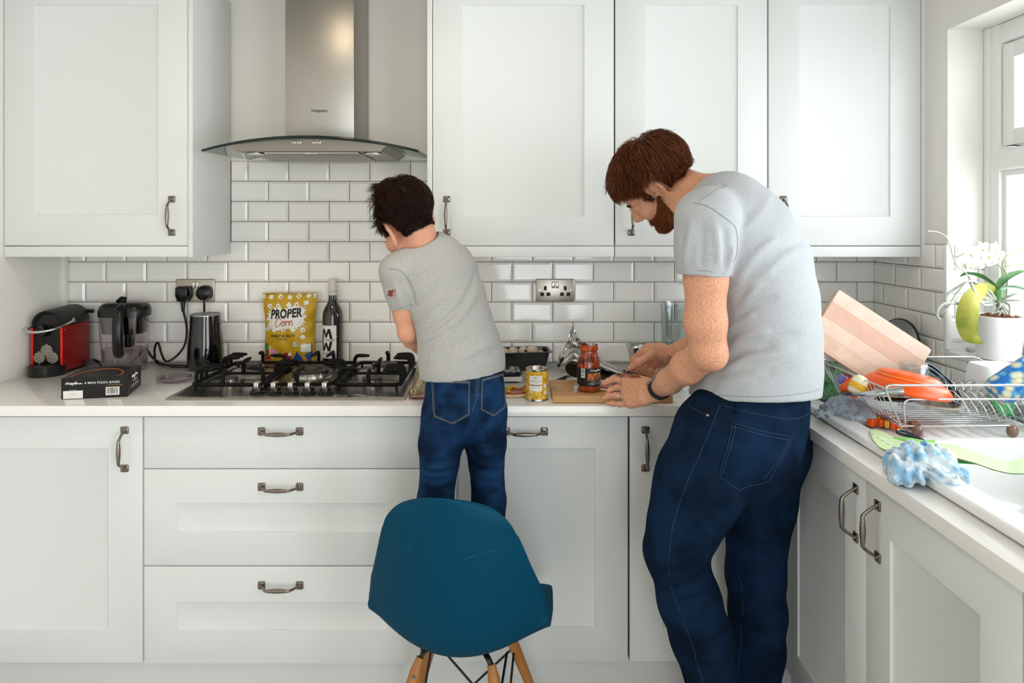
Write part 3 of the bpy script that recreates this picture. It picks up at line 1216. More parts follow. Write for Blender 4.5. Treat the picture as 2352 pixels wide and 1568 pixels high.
def burner(x, y, r, h=.02, double=False):
    b = MB(); b.lathe([(r * 1.12, 0), (r * 1.12, .003), (r * .98, .006), (r * .94, h * .75), (r * .90, h)], (x, y, ZH), 40)
    o = b.build('burner', M_ring, hob, 40, world=True)
    c = MB()
    if double:
        c.lathe([(r * .86, h), (r * .99, h + .001), (r * 1.0, h + .005), (r * .96, h + .007), (r * .62, h + .006), (r * .6, h + .002), (r * .40, h + .002), (r * .38, h + .008), (r * .3, h + .010), (0, h + .010)], (x, y, ZH), 44)
    else:
        c.lathe([(r * .8, h), (r * 1.04, h + .001), (r * 1.05, h + .0035), (r * .98, h + .0065), (0, h + .0075)], (x, y, ZH), 36)
    c.build('burner_cap', M_cap, o, 40, world=True)
    n = int(r * 900)
    p = MB()
    for i in range(n):
        a = 2 * PI * i / n
        p.box(-.0012, .0012, -.0006, .0018, h * .62, h * .98, Matrix.Translation((x, y, ZH)) @ Matrix.Rotation(a, 4, 'Z') @ Matrix.Translation((0, -r * .945, 0)))
    p.build('flame_slots', M_cap, o, 0, world=True)


burner(-.915, 2.205, .024); burner(-.925, 2.425, .032); burner(-.453, 2.205, .032); burner(-.455, 2.425, .044)
m = MB(); m.lathe([(.115, 0), (.115, .002), (.105, .004), (.095, .001), (0, .001)], (-.684, 2.31, ZH), 56); m.build('wok_dish', mat('browned_steel', '#8b8073', .35, 1.0, var=.6, vscale=30, vcol='#5d4c3c'), hob, 30, world=True)
burner(-.684, 2.31, .062, .024, True)
# knobs
for i in range(5):
    kx = -.788 + .0525 * i
    b = MB(); b.lathe([(.023, 0), (.023, .004), (.018, .007), (.016, .016), (0, .016)], (kx, 2.105, ZH), 28); k_ = b.build('knob', M_blackp, hob, 40, world=True)
    b = MB(); b.rbox(kx - .0075, kx + .0075, 2.088, 2.122, ZH + .0155, ZH + .034, .002); b.build('knob_grip', M_steel2, k_, 40, world=True)


def grate(x0, x1, y0, y1, fingers, name='pan_support'):
    z = ZH + .014
    b = MB()
    w = .0062
    def bar(p, q): b.tube([p, q], w, 6, ref=(0, 0, 1))
    c = .012
    loop = [(x0 + c, y0, z), (x1 - c, y0, z), (x1, y0 + c, z), (x1, y1 - c, z), (x1 - c, y1, z), (x0 + c, y1, z), (x0, y1 - c, z), (x0, y0 + c, z)]
    b.tube(loop, w, 8, closed=True)
    for fx, fy in ((x0 + .01, y0 + .004), (x1 - .01, y0 + .004), (x0 + .01, y1 - .004), (x1 - .01, y1 - .004)):
        b.tube([(fx, fy, ZH), (fx, fy, z)], .004, 6)
    for (px_, py_, dx, dy, h, ln) in fingers:
        P = [(px_, py_, z - .002), (px_, py_, z + h * .6), (px_ + dx * .006, py_ + dy * .006, z + h * .92), (px_ + dx * .016, py_ + dy * .016, z + h), (px_ + dx * ln, py_ + dy * ln, z + h)]
        b.tube(smooth_path(P, 3), [.0066] * (len(smooth_path(P, 3)) - 2) + [.006, .004], 8)
    return b.build(name, M_iron, hob, 50, world=True)


h_ = .040
gl = [(-1.012, y, 1, 0, h_, .058) for y in (2.180, 2.215, 2.250, 2.378, 2.412, 2.446)]
gl += [(-.808, y, -1, 0, h_, .052) for y in (2.205, 2.42)] + [(-.915, 2.148, 0, 1, h_, .03), (-.915, 2.495, 0, -1, h_, .035), (-.915, 2.318, 0, 1, h_, .06), (-.915, 2.312, 0, -1, h_, .06)]
grate(-1.012, -.808, 2.148, 2.495, gl)
gc = [(-.795, y, 1, 0, h_, .06) for y in (2.285, 2.33)] + [(-.573, y, -1, 0, h_, .06) for y in (2.285, 2.33)]
gc += [(x, 2.495, 0, -1, h_, .09) for x in (-.71, -.655)] + [(x, 2.160, 0, 1, h_, .07) for x in (-.684,)]
grate(-.795, -.573, 2.160, 2.495, gc)
gr = [(-.356, y, -1, 0, h_, .058) for y in (2.180, 2.215, 2.250, 2.378, 2.412, 2.446)]
gr += [(-.560, y, 1, 0, h_, .052) for y in (2.205, 2.42)] + [(-.455, 2.148, 0, 1, h_, .03), (-.455, 2.495, 0, -1, h_, .035), (-.455, 2.318, 0, 1, h_, .055), (-.455, 2.312, 0, -1, h_, .055)]
grate(-.560, -.356, 2.148, 2.495, gr)
m = MB()
m.build  # cross bars joining front and rear halves
for x0_, x1_ in ((-1.012, -.808), (-.560, -.356)):
    m.tube([(x0_, 2.315, ZH + .014), (x1_, 2.315, ZH + .014)], .0045, 6)
m.build('pan_support_bar', M_iron, hob, 50, world=True)

# fork on the worktop in front of the hob
fk = MB()
f0, f1 = Vector(onz(902, 916, ZT + .004)), Vector(onz(768, 912, ZT + .004))
d = (f1 - f0); L_ = d.length; d.normalize(); sd_ = d.cross(Vector((0, 0, 1)))
rows = []
for t, w, z in ((0, .006, .002), (.15, .0055, .002), (.4, .004, .005), (.58, .0032, .010), (.68, .006, .010), (.74, .011, .006), (.80, .0115, .003)):
    c = f0 + d * L_ * t
    rows.append([c + sd_ * w + Vector((0, 0, z)), c + Vector((0, 0, z + .001)), c - sd_ * w + Vector((0, 0, z)), c + Vector((0, 0, z - .0015))])
fk.loft([[tuple(p) for p in r] for r in rows])
for i in range(4):
    o_ = sd_ * (-.0088 + .0059 * i)
    fk.tube([f0 + d * L_ * .79 + o_ + Vector((0, 0, .003)), f0 + d * L_ * .9 + o_ + Vector((0, 0, .001)), f0 + d * L_ + o_ + Vector((0, 0, .006))], [.0019, .0017, .0008], 6)
tag(fk.build('fork', M_steel2, None, 60), 'steel fork lying on the worktop in front of the hob knobs', 'fork')
# ------------------------------------------------------------------ counter, from the plain wall to the hob
YV = Vector((0, -1, 0))


def facing(p, rot=0.0, tilt=0.0):
    """frame whose x runs right, y up, z towards the camera side, turned about the vertical"""
    M = Matrix.Translation(Vector(p)) @ Matrix.Rotation(rot, 4, 'Z') @ Matrix.Rotation(PI / 2, 4, 'X')
    return M @ Matrix.Rotation(tilt, 4, 'X')


# twin sockets
M_hole = mat('socket_grey', '#3b3936', .5)


def socket(px, py, label):
    c = Vector(at(px, py, 2.5925))
    t = thing('wall_socket', label, 'socket', c)
    m = MB(); m.rbox(-.0735, .0735, -.008, .0, -.043, .043, .0035, 3); m.build('face_plate', mat('socket_steel', '#b3aca3', .32, 1.0, bump=.05, bscale=80, bstretch=(14, 1, 1)), t, 50)
    for s_ in (-1, 1):
        m = MB(); m.rbox(s_ * .0075 - .0062, s_ * .0075 + .0062, -.0125, -.007, .008, .033, .002); m.build('rocker_switch', M_steel2, t, 50)
        for dx, dz, w, h in ((0, .008, .0055, .0085), (-.012, -.015, .0075, .007), (.012, -.015, .0075, .007)):
            x = s_ * .038 + dx
            m = MB(); m.rbox(x - w, x + w, -.0088, -.007, dz - h, dz + h, .0018); h_ = m.build('pin_hole', M_hole, t, 50)
            m = MB(); m.rbox(x - w * .55, x + w * .55, -.0091, -.0086, dz - h * .6, dz + h * .6, .0002); m.build('slot', M_ink, h_, 0)
        m = MB(); m.lathe([(.0035, 0), (.0035, .0012), (0, .0016)], (s_ * .06, -.008, 0), 14, Matrix.Translation((s_ * .06, -.008, .0)) @ Matrix.Rotation(PI / 2, 4, 'X') @ Matrix.Translation((-s_ * .06, .008, 0))); m.build('screw', M_steel2, t, 50)
    return t


socket(1275, 666, 'steel twin wall socket with nothing plugged in, above the loaf tin')
socket(450.5, 666, 'steel twin wall socket with two black plugs in it')
# plugs and leads
p1 = thing('power_plug', 'square black plug whose lead loops down towards the coffee machine', 'plug', at(424, 672, 2.575))
m = MB(); c = Vector(at(424, 672, 2.58))
m.hull([c + Vector(q) for q in ((-.027, 0, .026), (.026, 0, .026), (.028, 0, -.012), (-.028, 0, -.012), (-.014, 0, -.036), (.014, 0, -.036), (-.022, -.03, .022), (.022, -.03, .022), (.023, -.03, -.012), (-.023, -.03, -.012), (-.011, -.026, -.032), (.011, -.026, -.032))], .004)
m.build('plug_body', M_blackp, p1, 40, world=True)
m = MB()
for k in range(5): m.lathe([(.0095 - .0008 * k, 0), (.0095 - .0008 * k, .004)], (c.x, c.y - .012, c.z - .041 - .006 * k), 14)
m.tube([c + Vector((0, -.012, -.03)), c + Vector((0, -.012, -.07))], .006, 10)
m.build('strain_relief', M_blackp, p1, 40, world=True)
cz = ZT + .0045
P = [at(421, 714, 2.568), at(428, 745, 2.56), at(428, 775, 2.55), at(420, 800, 2.54), at(400, 822, 2.53), at(381, 829, 2.52), at(371, 812, 2.53), at(364, 788, 2.54), at(357, 793, 2.545), at(355, 812, 2.53), onz(360, 832, cz + .004), onz(385, 838, cz), onz(412, 839, cz), onz(430, 840, cz), onz(436, 846, cz)]
m = MB(); m.tube(smooth_path(P, 8), .0042, 10); m.build('lead', M_blackp, p1, 60, world=True)
p2 = thing('power_plug', 'round black plug with a short straight lead behind the milk frother', 'plug', at(472, 672, 2.575))
c = Vector(at(472, 672, 2.58))
m = MB(); m.lathe([(.028, 0), (.029, .012), (.026, .026), (.018, .032), (0, .033)], (0, 0, 0), 32, Matrix.Translation(c + Vector((0, .002, 0))) @ Matrix.Rotation(PI / 2, 4, 'X'))
m.build('plug_body', M_blackp, p2, 40, world=True)
m = MB(); m.tube(smooth_path([c + Vector((0, -.012, -.02)), c + Vector((0, -.010, -.05)), c + Vector((-.001, -.008, -.09)), (c.x, 2.565, 1.05), (c.x + .002, 2.56, .95), (c.x + .01, 2.55, cz), (c.x + .03, 2.54, cz)], 6), .0038, 10)
m.build('lead', M_blackp, p2, 60, world=True)
# lead of the coffee machine, coming out on its right
m = MB()
P = [onz(196, 836, ZT + .02), onz(212, 826, ZT + .018), onz(228, 832, ZT + .006), onz(238, 842, cz), onz(262, 838, cz), onz(300, 834, cz), onz(330, 803, ZT + .07), onz(345, 815, ZT + .03), onz(362, 830, cz + .008), onz(395, 842, cz + .008), onz(428, 843, cz + .008)]
P[6] = at(333, 802, 2.53); P[7] = at(348, 818, 2.51)
m.tube(smooth_path(P, 8), .0042, 10)
tag(m.build('power_lead', M_blackp, None, 60), 'black lead trailing along the worktop behind the water jug', 'cable')

# coffee machine
M_red = mat('red_panel', '#8f1509', .38, .25, var=.3, vscale=14, vcol='#7a1006')
M_redge = mat('red_edge', '#e0230c', .3)
cm = thing('coffee_machine', 'red sided capsule coffee machine with black domed top and chrome lever', 'coffee machine', (-1.63, 2.44, ZT))
x0, x1, y0, y1 = -1.688, -1.578, 2.385, 2.535
zb = ZT + .012
m = MB(); m.rbox(x0 + .006, x1 - .006, y0 + .004, y1, zb, ZT + .165, .004); m.build('body', M_blackp, cm, 40, world=True)
for s_, xa, xb in ((-1, x0, x0 + .007), (1, x1 - .007, x1)):
    m = MB(); m.rbox(xa, xb, y0, y1 + .004, zb - .002, ZT + .168, .002)
    sp_ = m.build('side_panel', M_red, cm, 40, world=True)
    e = MB(); e.rbox(xa - .0003, xb + .0003, y0 - .0025, y0 + .001, zb, ZT + .166, .001); e.build('lit_edge', M_redge, sp_, 40, world=True)
    if s_ > 0:
        for yy, zz in ((y0 + .012, zb + .010), (y1 - .01, zb + .010), (y0 + .012, ZT + .156), (y1 - .01, ZT + .156)):
            e = MB(); e.ell((xb + .0004, yy, zz), (.0012, .003, .003), 12, 8); e.build('stud', M_steel2, sp_, 50, world=True)
# domed top: arch section extruded back
prof_ = [(.054 * math.cos(a), .058 * math.sin(a)) for a in np.linspace(0, PI, 22)]
xc = (x0 + x1) / 2
rings = []
for y, s_, dz in ((y0 + .008, .80, -.003), (y0 - .002, .9, -.002), (y0 - .006, .97, 0), (y0 + .004, 1.0, 0), (y1 - .02, 1.02, .006), (y1 + .006, .98, .006), (y1 + .012, .9, .004)):
    rings.append([(xc + px_ * s_, y, ZT + .167 + dz + pz_ * s_) for px_, pz_ in prof_])
m = MB(); m.loft(rings); m.build('top_housing', mat('black_ribbed', '#161617', .45, bump=.25, bscale=5, bstretch=(1, 60, 1)), cm, 40, world=True)
m = MB(); m.tube([(x1 - .03, y1 + .005, ZT + .205), (x1 + .012, y1 + .008, ZT + .203)], .007, 10); m.build('water_tank_tab', M_blackp, cm, 50, world=True)
# chrome lever loop in front
P = [(x1 + .002, y0 + .055, ZT + .182), (x1 + .004, y0 + .01, ZT + .174), (x1 - .012, y0 - .04, ZT + .163), (xc, y0 - .055, ZT + .157), (x0 + .012, y0 - .04, ZT + .160), (x0 - .003, y0 + .0, ZT + .168), (x0 - .004, y0 + .04, ZT + .176)]
P = [(max(p[0], XL + .005), p[1], p[2]) for p in P]
m = MB(); m.tube(smooth_path(P, 6), .0042, 12); m.ell((x1 + .003, y0 + .055, ZT + .183), (.004, .009, .009), 16, 10); m.build('lever', M_chrome, cm, 60, world=True)
# front panel, ribbed, with three foil discs
m = MB()
for i in range(16): m.rbox(x0 + .010, x1 - .010, y0 - .001, y0 + .006, ZT + .046 + .0055 * i, ZT + .0495 + .0055 * i, .001)
m.build('front_grille', mat('dark_grille', '#34302d', .4, .5), cm, 40, world=True)
for dx, dz in ((.002, .086), (-.024, .060), (.022, .060)):
    m = MB()
    for k in range(9):
        hh = -.020 + .005 * k; w = math.sqrt(max(0.0205 ** 2 - hh * hh, 1e-6))
        m.rbox(xc + dx - w, xc + dx + w, y0 - .006, y0 - .0005, ZT + dz + hh - .002, ZT + dz + hh + .0022, .001)
    m.build('foil_disc', mat('foil', '#b9b0a8', .25, .9), cm, 40, world=True)
m = MB()
sh = [(xc + .0585 * math.cos(a), y0 + .004 + .062 * math.sin(a)) for a in np.linspace(PI, 2 * PI, 24)]
sh = [(max(a, XL + .004), b) for a, b in sh]
m.prism(sh + [(x1 - .003, y0 + .03), (x0 + .003, y0 + .03)], ZT + .001, ZT + .032)
m.build('drip_tray', M_blackp, cm, 40, world=True)
m = MB(); m.prism([(xc + (a - xc) * .9, y0 + (b - y0) * .9) for a, b in sh], ZT + .0322, ZT + .036); m.build('drip_grid', mat('dark_grille', '#34302d'), cm, 40, world=True)
m = MB(); m.rbox(x0 + .01, x1 - .01, y0 + .01, y1 - .005, ZT, zb + .002, .002); m.build('foot', M_blackp, cm, 40, world=True)
m = MB(); m.tube([(xc - .02, y0 - .004, ZT + .165), (xc, y0 - .010, ZT + .140)], [.018, .009], 16); m.build('spout', M_blackp, cm, 50, world=True)

# water jug
jx, jy = (287 - HX) * 2.465 / FPX, 2.465
jg = thing('water_jug', 'clear plastic filter water jug with glossy black lid and handle', 'jug', (jx, jy, ZT))
def rr(a, b, z, n=40, e=3.2):
    out = []
    for j in range(n):
        t = 2 * PI * j / n
        c_, s_ = math.cos(t), math.sin(t)
        out.append((jx + a * math.copysign(abs(c_) ** (2 / e), c_), jy + b * math.copysign(abs(s_) ** (2 / e), s_), ZT + z))
    return out
M_jug = clear_mat('jug_plastic', '#f3eef0', .06)
m = MB(); m.loft([rr(.066, .045, .001), rr(.070, .049, .006), rr(.074, .053, .06), rr(.079, .058, .14), rr(.082, .061, .205)], True); m.build('jug_body', M_jug, jg, 50, world=True)
m = MB(); m.loft([rr(.0645, .0435, .006), rr(.072, .051, .06), rr(.0735, .0525, .078)], True); m.build('water', clear_mat('water', '#e6e0e4', .05), jg, 50, world=True)
m = MB(); m.loft([rr(.070, .052, .135), rr(.076, .056, .2)], True); m.loft([rr(.030, .028, .085), rr(.033, .03, .14)], True)
fu = m.build('filter_funnel', clear_mat('smoked_plastic', '#5d5355', .10), jg, 50, world=True)
m = MB(); m.lathe([(.026, .088), (.028, .095), (.028, .175), (.02, .185)], (jx, jy, ZT), 28); m.build('filter_cartridge', mat('grey_cartridge', '#8d8a8e', .5), fu, 50, world=True)
m = MB(); m.loft([rr(.0825, .0615, .196), rr(.083, .062, .214), rr(.079, .058, .232), rr(.068, .048, .243), rr(.03, .02, .247)], True); l_ = m.build('lid', M_blackp, jg, 50, world=True)
m = MB(); m.tube([(jx - .016, jy - .01, ZT + .245), (jx - .012, jy, ZT + .255), (jx - .004, jy + .01, ZT + .252)], .012, 14); m.build('fill_flap', M_blackp, l_, 50, world=True)
hxx = jx + .021
P = [(hxx - .004, jy - .04, ZT + .236), (hxx, jy - .068, ZT + .226), (hxx + .004, jy - .088, ZT + .19), (hxx + .006, jy - .093, ZT + .14), (hxx + .005, jy - .088, ZT + .09), (hxx + .003, jy - .078, ZT + .058)]
m = MB(); S_ = smooth_path(P, 6); m.tube(S_, [.017] * (len(S_) - 3) + [.0165, .013, .006], 14, flat=.75); m.build('handle', M_blackp, jg, 60, world=True)

# pizza base box
M_box = mat('black_card', '#161517', .42, spec=.4)
pb = thing('pizza_base_box', 'flat black cardboard pizza base box with white lettering in front of the coffee machine', 'box', (-1.283, 2.14, ZT))
q = [(-1.356, 2.042), (-1.176, 2.077), (-1.221, 2.236), (-1.381, 2.209)]
bh = .0635
m = MB(); m.hull([(x, y, ZT + .0005 + z) for x, y in q for z in (0, bh)], .0012, 1); m.build('carton', M_box, pb, 30, world=True)
A0, A1 = Vector((q[0][0], q[0][1], ZT)), Vector((q[1][0], q[1][1], ZT))
ex = (A1 - A0).normalized(); W_b = (A1 - A0).length
MF = frame(A0 + Vector((0, 0, 0)) + ex.cross(Vector((0, 0, 1))) * .0006, ex, (0, 0, 1), ex.cross(Vector((0, 0, 1))))
m = MB()
put_text(m, '4 MINI PIZZA BASES', MF, .113, .0475, .0066, fit=.098, bold=.003)
put_text(m, 'MADE WITH CARE', MF, .033, .0275, .0016, fit=.02)
# flowing brand script as a pen stroke
pen = [(0, 0), (.3, 1), (.5, .1), (.8, 1), (1.0, .1), (1.35, .75), (1.5, .1), (1.2, .05), (1.5, .55), (1.8, .6), (1.75, -.6), (1.8, .6), (2.1, .5), (2.0, .05), (2.35, .55), (2.45, .1), (2.2, .4), (2.6, 1.3), (2.55, .1), (2.8, .6), (2.8, .1), (3.1, .6), (3.3, .1), (3.6, .6), (3.4, .05), (3.7, .5), (3.8, .1), (4.1, .3)]
m.tube([MF @ Vector((.012 + x * .0115, .0445 + y * .0065, .0002)) for x, y in [(a[0], a[1]) for a in smooth_path([(p[0], p[1], 0) for p in pen], 4)]], .0009, 5)
m.build('lettering', M_white, pb, 0, world=True, norm=False)
m = MB(); put_text(m, '4 pack (4x75g) 300g e', MF, .148, .0385, .0036, fit=.046); m.build('lettering', mat('gold_print', '#b58a4a', .5), pb, 0, world=True, norm=False)
m = MB(); m.box(.006, .060, .002, .0255, 0, .0004, MF); lb = m.build('paper_label', M_white, pb, 0, world=True)
m = MB(); put_text(m, '05 JUN 2019', MF @ Matrix.Translation((0, 0, .0006)), .034, .017, .002, fit=.02); put_text(m, 'L9156 14:32', MF @ Matrix.Translation((0, 0, .0006)), .034, .0125, .002, fit=.022); m.build('stamp', mat('grey_ink', '#9a9894', .6), lb, 0, world=True, norm=False)
m = MB(); m.box(.123, .161, .008, .033, 0, .0004, MF); bc = m.build('barcode', M_white, pb, 0, world=True)
m = MB()
x = .126
rb = random.Random(3)
while x < .157:
    w = rb.choice((.0005, .0005, .001, .0015)); m.box(x, x + w, .013, .0315, .0004, .0007, MF); x += w + rb.choice((.0006, .001, .0012))
put_text(m, '5 000232 816146', MF @ Matrix.Translation((0, 0, .0006)), .142, .0105, .0022, fit=.03)
m.build('bars', M_ink, bc, 0, world=True, norm=False)
# right end
B0, B1 = Vector((q[1][0], q[1][1], ZT)), Vector((q[2][0], q[2][1], ZT))
ey = (B1 - B0).normalized(); nx = ey.cross(Vector((0, 0, 1)))
ME = frame(B0 + nx * .0006, ey, (0, 0, 1), nx)
m = MB(); put_text(m, '4 MINI', ME, .085, .036, .009, fit=.05, bold=.003); put_text(m, 'PIZZA BASES', ME, .085, .022, .008, fit=.085, bold=.003)
m.tube([ME @ Vector((.05 + x * .017, .047 + y * .008, .0003)) for x, y in [(a[0], a[1]) for a in smooth_path([(p[0], p[1], 0) for p in pen], 4)]], .001, 5)
m.build('lettering', M_white, pb, 0, world=True, norm=False)
# top print: pizza window with an orange rim, lettering
MT = frame(Vector((q[0][0], q[0][1], ZT + bh + .0012)), ex, Vector((0, 0, 1)).cross(ex), (0, 0, 1))
m = MB(); m.tube([MT @ Vector((.088 + .070 * math.cos(a), .015 + .105 * math.sin(a), 0)) for a in np.linspace(.05, PI - .05, 40)], .0014, 6); m.build('printed_rim', mat('orange_print', '#c8662a', .45), pb, 60, world=True)
m = MB(); m.tube([MT @ Vector((.088 + .066 * math.cos(a), .015 + .10 * math.sin(a), 0)) for a in np.linspace(.05, PI - .05, 40)], .0008, 6)
put_text(m, 'FAMILY RECIPE', MT, .088, .040, .008, fit=.07)
put_text(m, 'SINCE 1965', MT, .088, .026, .005, fit=.03)
m.build('lettering', mat('brown_print', '#5a4436', .5), pb, 0, world=True, norm=False)
for x in (.018, .155):
    m = MB(); m.lathe([(.011, 0), (.011, .0003), (.008, .0004), (.0075, .0002), (0, .0002)], (0, 0, 0), 24, MT @ Matrix.Translation((x, .012, 0))); m.build('printed_badge', mat('brown_print', '#5a4436'), pb, 30, world=True)

# milk frother
fx, fy = (472 - HX) * 2.485 / FPX, 2.485
fr = thing('milk_frother', 'glossy black tapering milk frother jug left of the gas hob', 'frother', (fx, fy, ZT))
m = MB(); m.lathe([(.056, 0), (.0605, .004), (.0625, .02), (.0625, .06), (.060, .105), (.0545, .160), (.0530, .192), (.0525, .196)], (fx, fy, ZT), 56); m.build('jug', mat('gloss_black', '#08080a', .09, spec=.6, coat=.5), fr, 50, world=True)
m = MB(); m.lathe([(.0515, .194), (.053, .198), (.0525, .2005), (.049, .2015), (.047, .199), (.0, .199)], (fx, fy, ZT), 48); m.build('lid', mat('lid_grey', '#8b8a88', .3, .3), fr, 50, world=True)
m = MB(); m.lathe([(.0535, 0), (.0535, .0012), (0, .0012)], (fx, fy, ZT + .196), 48); m.build('rim', M_steel2, fr, 50, world=True)

# clear plastic lid lying on the worktop
c = Vector(onz(404, 874, ZT))
m = MB(); m.lathe([(.046, .0005), (.050, .004), (.056, .011), (.063, .014), (.0635, .0155), (.0565, .0125), (.0485, .006), (.0445, .0018), (0, .0018)], tuple(c), 48)
tag(m.build('plastic_dish', clear_mat('lid_plastic', '#eae2e6', .10), None, 50), 'shallow clear plastic dish lying between the pizza base box and the hob', 'dish')

# popcorn bag
pcx, pcy = (664 - HX) * 2.545 / FPX, 2.555
bag = thing('popcorn_bag', 'yellow popcorn bag standing against the tiles behind the hob', 'snack bag', (pcx, pcy, ZT))
BH, BW = .268, .205
br = random.Random(11)
def bdepth(x, y):
    u, v = x / (BW / 2), (y - BH / 2) / (BH / 2)
    d_ = .034 * max(0, 1 - abs(u) ** 2.2) ** .8 * max(0, 1 - abs(v) ** 3) ** .8
    d_ += .0028 * math.sin(9 * u + 5 * v) * (1 - abs(u)) + .002 * math.sin(14 * v - 6 * u) * abs(u) * 1.2
    d_ += .0022 * math.sin(23 * u) * max(0, abs(v) - .72) / .28 * (1 if abs(v) < .93 else 0)
    return d_
def bedge(y):
    v = y / BH
    return 1.0 - .10 * math.sin(PI * min(v / .95, 1)) ** 1.2 - .06 * max(0, 1 - v / .3)
def bpt(x, y, off=0.0, back=False):
    e = bedge(y)
    d_ = bdepth(x, y)
    return Vector((pcx + x * e, pcy - (d_ + off) * (1 if not back else -.35) + (.018 - .03 * (y / BH)) * 0, ZT + .001 + y))
nx_, ny_ = 40, 56
gf = [[bpt(-BW / 2 + BW * i / nx_, BH * j / ny_) for i in range(nx_ + 1)] for j in range(ny_ + 1)]
gb = [[bpt(-BW / 2 + BW * i / nx_, BH * j / ny_, .0006, True) for i in range(nx_ + 1)] for j in range(ny_ + 1)]
m = MB(); m.grid(np.array([[tuple(p) for p in r] for r in gf])); m.grid(np.array([[tuple(p) for p in r] for r in gb]))
m.build('bag', mat('yellow_foil', '#c79e1d', .42, .0, bump=.15, bscale=40, spec=.5), bag, 80, world=True)
bs = 2.545 / FPX
def bxy(zx, zy):          # zoomed picture position -> bag coordinates
    X_ = (420 + zx * .2551 - HX) * bs - pcx
    y_ = EYE - (560 + zy * .2551 - HY) * bs - ZT
    return X_, y_
def bwarp(off):
    def f(x, y, z):
        return tuple(bpt(max(-BW / 2, min(BW / 2, x / bedge(max(0, min(BH, y))))), max(0.001, min(BH - .001, y)), off))
    return f
def bdecal(name, polys, m_, off, parent=None):
    b = MB()
    for poly in polys:
        n = len(poly)
        c_ = np.mean(poly, axis=0)
        rows = []
        for k in range(7):
            f_ = 1 - k / 6 * .999
            rows.append([bwarp(off)(*(c_ + (np.array(p) - c_) * f_), 0) for p in poly])
        b.grid(np.array(rows), closed_v=True)
    return b.build(name, m_, parent or bag, 60, world=True)
def blob(zx, zy, r, n=22, wob=.25, seed=1, sx=1.0):
    q_ = random.Random(seed)
    ph = [q_.uniform(0, 6.28) for _ in range(3)]
    c_ = np.array(bxy(zx, zy)); k = .2551 * bs
    return [tuple(c_ + np.array((math.cos(2 * PI * i / n) * sx, math.sin(2 * PI * i / n))) * r * k * (1 + wob * math.sin(4 * 2 * PI * i / n + ph[0]) * .6 + wob * math.sin(7 * 2 * PI * i / n + ph[1]) * .4)) for i in range(n)]
M_kern = mat('kernel_brown', '#7a2f17', .6)
pops = [(795, 480), (880, 475), (965, 480), (1045, 470), (1130, 465), (1195, 470), (720, 475), (870, 555), (965, 548), (1035, 545), (1115, 530), (790, 560), (1090, 835), (765, 770), (835, 770), (925, 765), (1010, 765), (1090, 770)]
for i, (x, y) in enumerate(pops): bdecal('printed_popcorn', [blob(x, y, 21, seed=i)], M_white, .0006)
bdecal('printed_kernels', [blob(x + 4, y + 3, 6, seed=i + 40) for i, (x, y) in enumerate(pops) if i % 2], M_kern, .0010)
ragged = []
for i in range(44):
    a = 2 * PI * i / 44
    rx, ry = 172 * (1 + .08 * (-1) ** i), 100 * (1 + .12 * (-1) ** (i // 1))
    e = 4
    c_, s_ = math.cos(a), math.sin(a)
    ragged.append(bxy(940 + rx * math.copysign(abs(c_) ** (2 / e), c_) + 8 * s_, 665 - ry * math.copysign(abs(s_) ** (2 / e), s_) - 18 * c_))
bdecal('printed_panel', [ragged], M_white, .0012)
def btext(s_, zx, zy, zw, zh, m_, off, rot=0.0, name='lettering', **kw):
    k = .2551 * bs
    V, F = text_geo(s_, 1.0, **kw)
    w = V[:, 0].max() - V[:, 0].min()
    h = V[:, 1].max() - V[:, 1].min()
    cx_, cy_ = bxy(zx, zy)
    c_, n_ = math.cos(rot), math.sin(rot)
    b = MB()
    b.add([bwarp(off)(cx_ + (q[0] * zw * k / w) * c_ - (q[1] * zh * k / h) * n_, cy_ + (q[0] * zw * k / w) * n_ + (q[1] * zh * k / h) * c_, 0) for q in V], F)
    return b.build(name, m_, bag, 0, world=True, norm=False)
btext('PROPER', 945, 622, 282, 84, M_ink, .0020, .07, bold=.035, shear=.12)
pen2 = [(1.05, .95), (.75, 1.35), (.3, 1.0), (.05, .3), (.3, -.1), (.9, .25), (1.4, .75), (1.15, .35), (1.4, 0), (1.75, .4), (1.5, .75), (1.9, .6), (2.1, .75), (2.05, 0), (2.2, .6), (2.5, .75), (2.6, .6), (2.75, .7), (2.7, 0), (2.9, .6), (3.2, .75), (3.25, .1), (3.45, .1)]
b = MB()
b.tube([bwarp(.0032)(*(np.array(bxy(848 + x * 48, 738 - y * 58 - x * 3))), 0) for x, y in [(a[0], a[1]) for a in smooth_path([(p[0], p[1], 0) for p in pen2], 5)]], .0011, 6)
b.build('lettering', mat('orange_ink', '#d4531e', .5), bag, 60, world=True)
btext('SWEET & SALTY', 918, 822, 222, 24, M_ink, .0012, .03, bold=.02)
btext('POPCORN', 914, 852, 90, 15, M_ink, .0012, .03)
bdecal('printed_badge', [[tuple(np.array(bxy(1027, 897)) + .0098 * np.array((math.cos(a), math.sin(a)))) for a in np.linspace(0, 2 * PI, 28, endpoint=False)]], M_white, .0012)
btext('126', 1028, 890, 46, 26, mat('teal_ink', '#22515a', .5), .0020)
btext('calories', 1028, 915, 40, 9, mat('teal_ink', '#22515a'), .0020)
def pl(*a): return [bxy(*p) for p in a]
bdecal('printed_pattern', [[tuple(np.array(bxy(950, 1010)) + .0155 * np.array((math.cos(a), math.sin(a)))) for a in np.linspace(0, 2 * PI, 28, endpoint=False)], pl((740, 960), (775, 955), (800, 1040), (735, 1050))], mat('crimson_ink', '#a8142e', .5), .0010)
bdecal('printed_pattern', [pl((998, 1030), (1045, 955), (1085, 1050), (1005, 1060)), pl((1100, 1000), (1165, 960), (1165, 1070), (1130, 1065)), pl((1120, 935), (1160, 895), (1165, 950))], mat('blue_ink', '#1d4da0', .5), .0010)
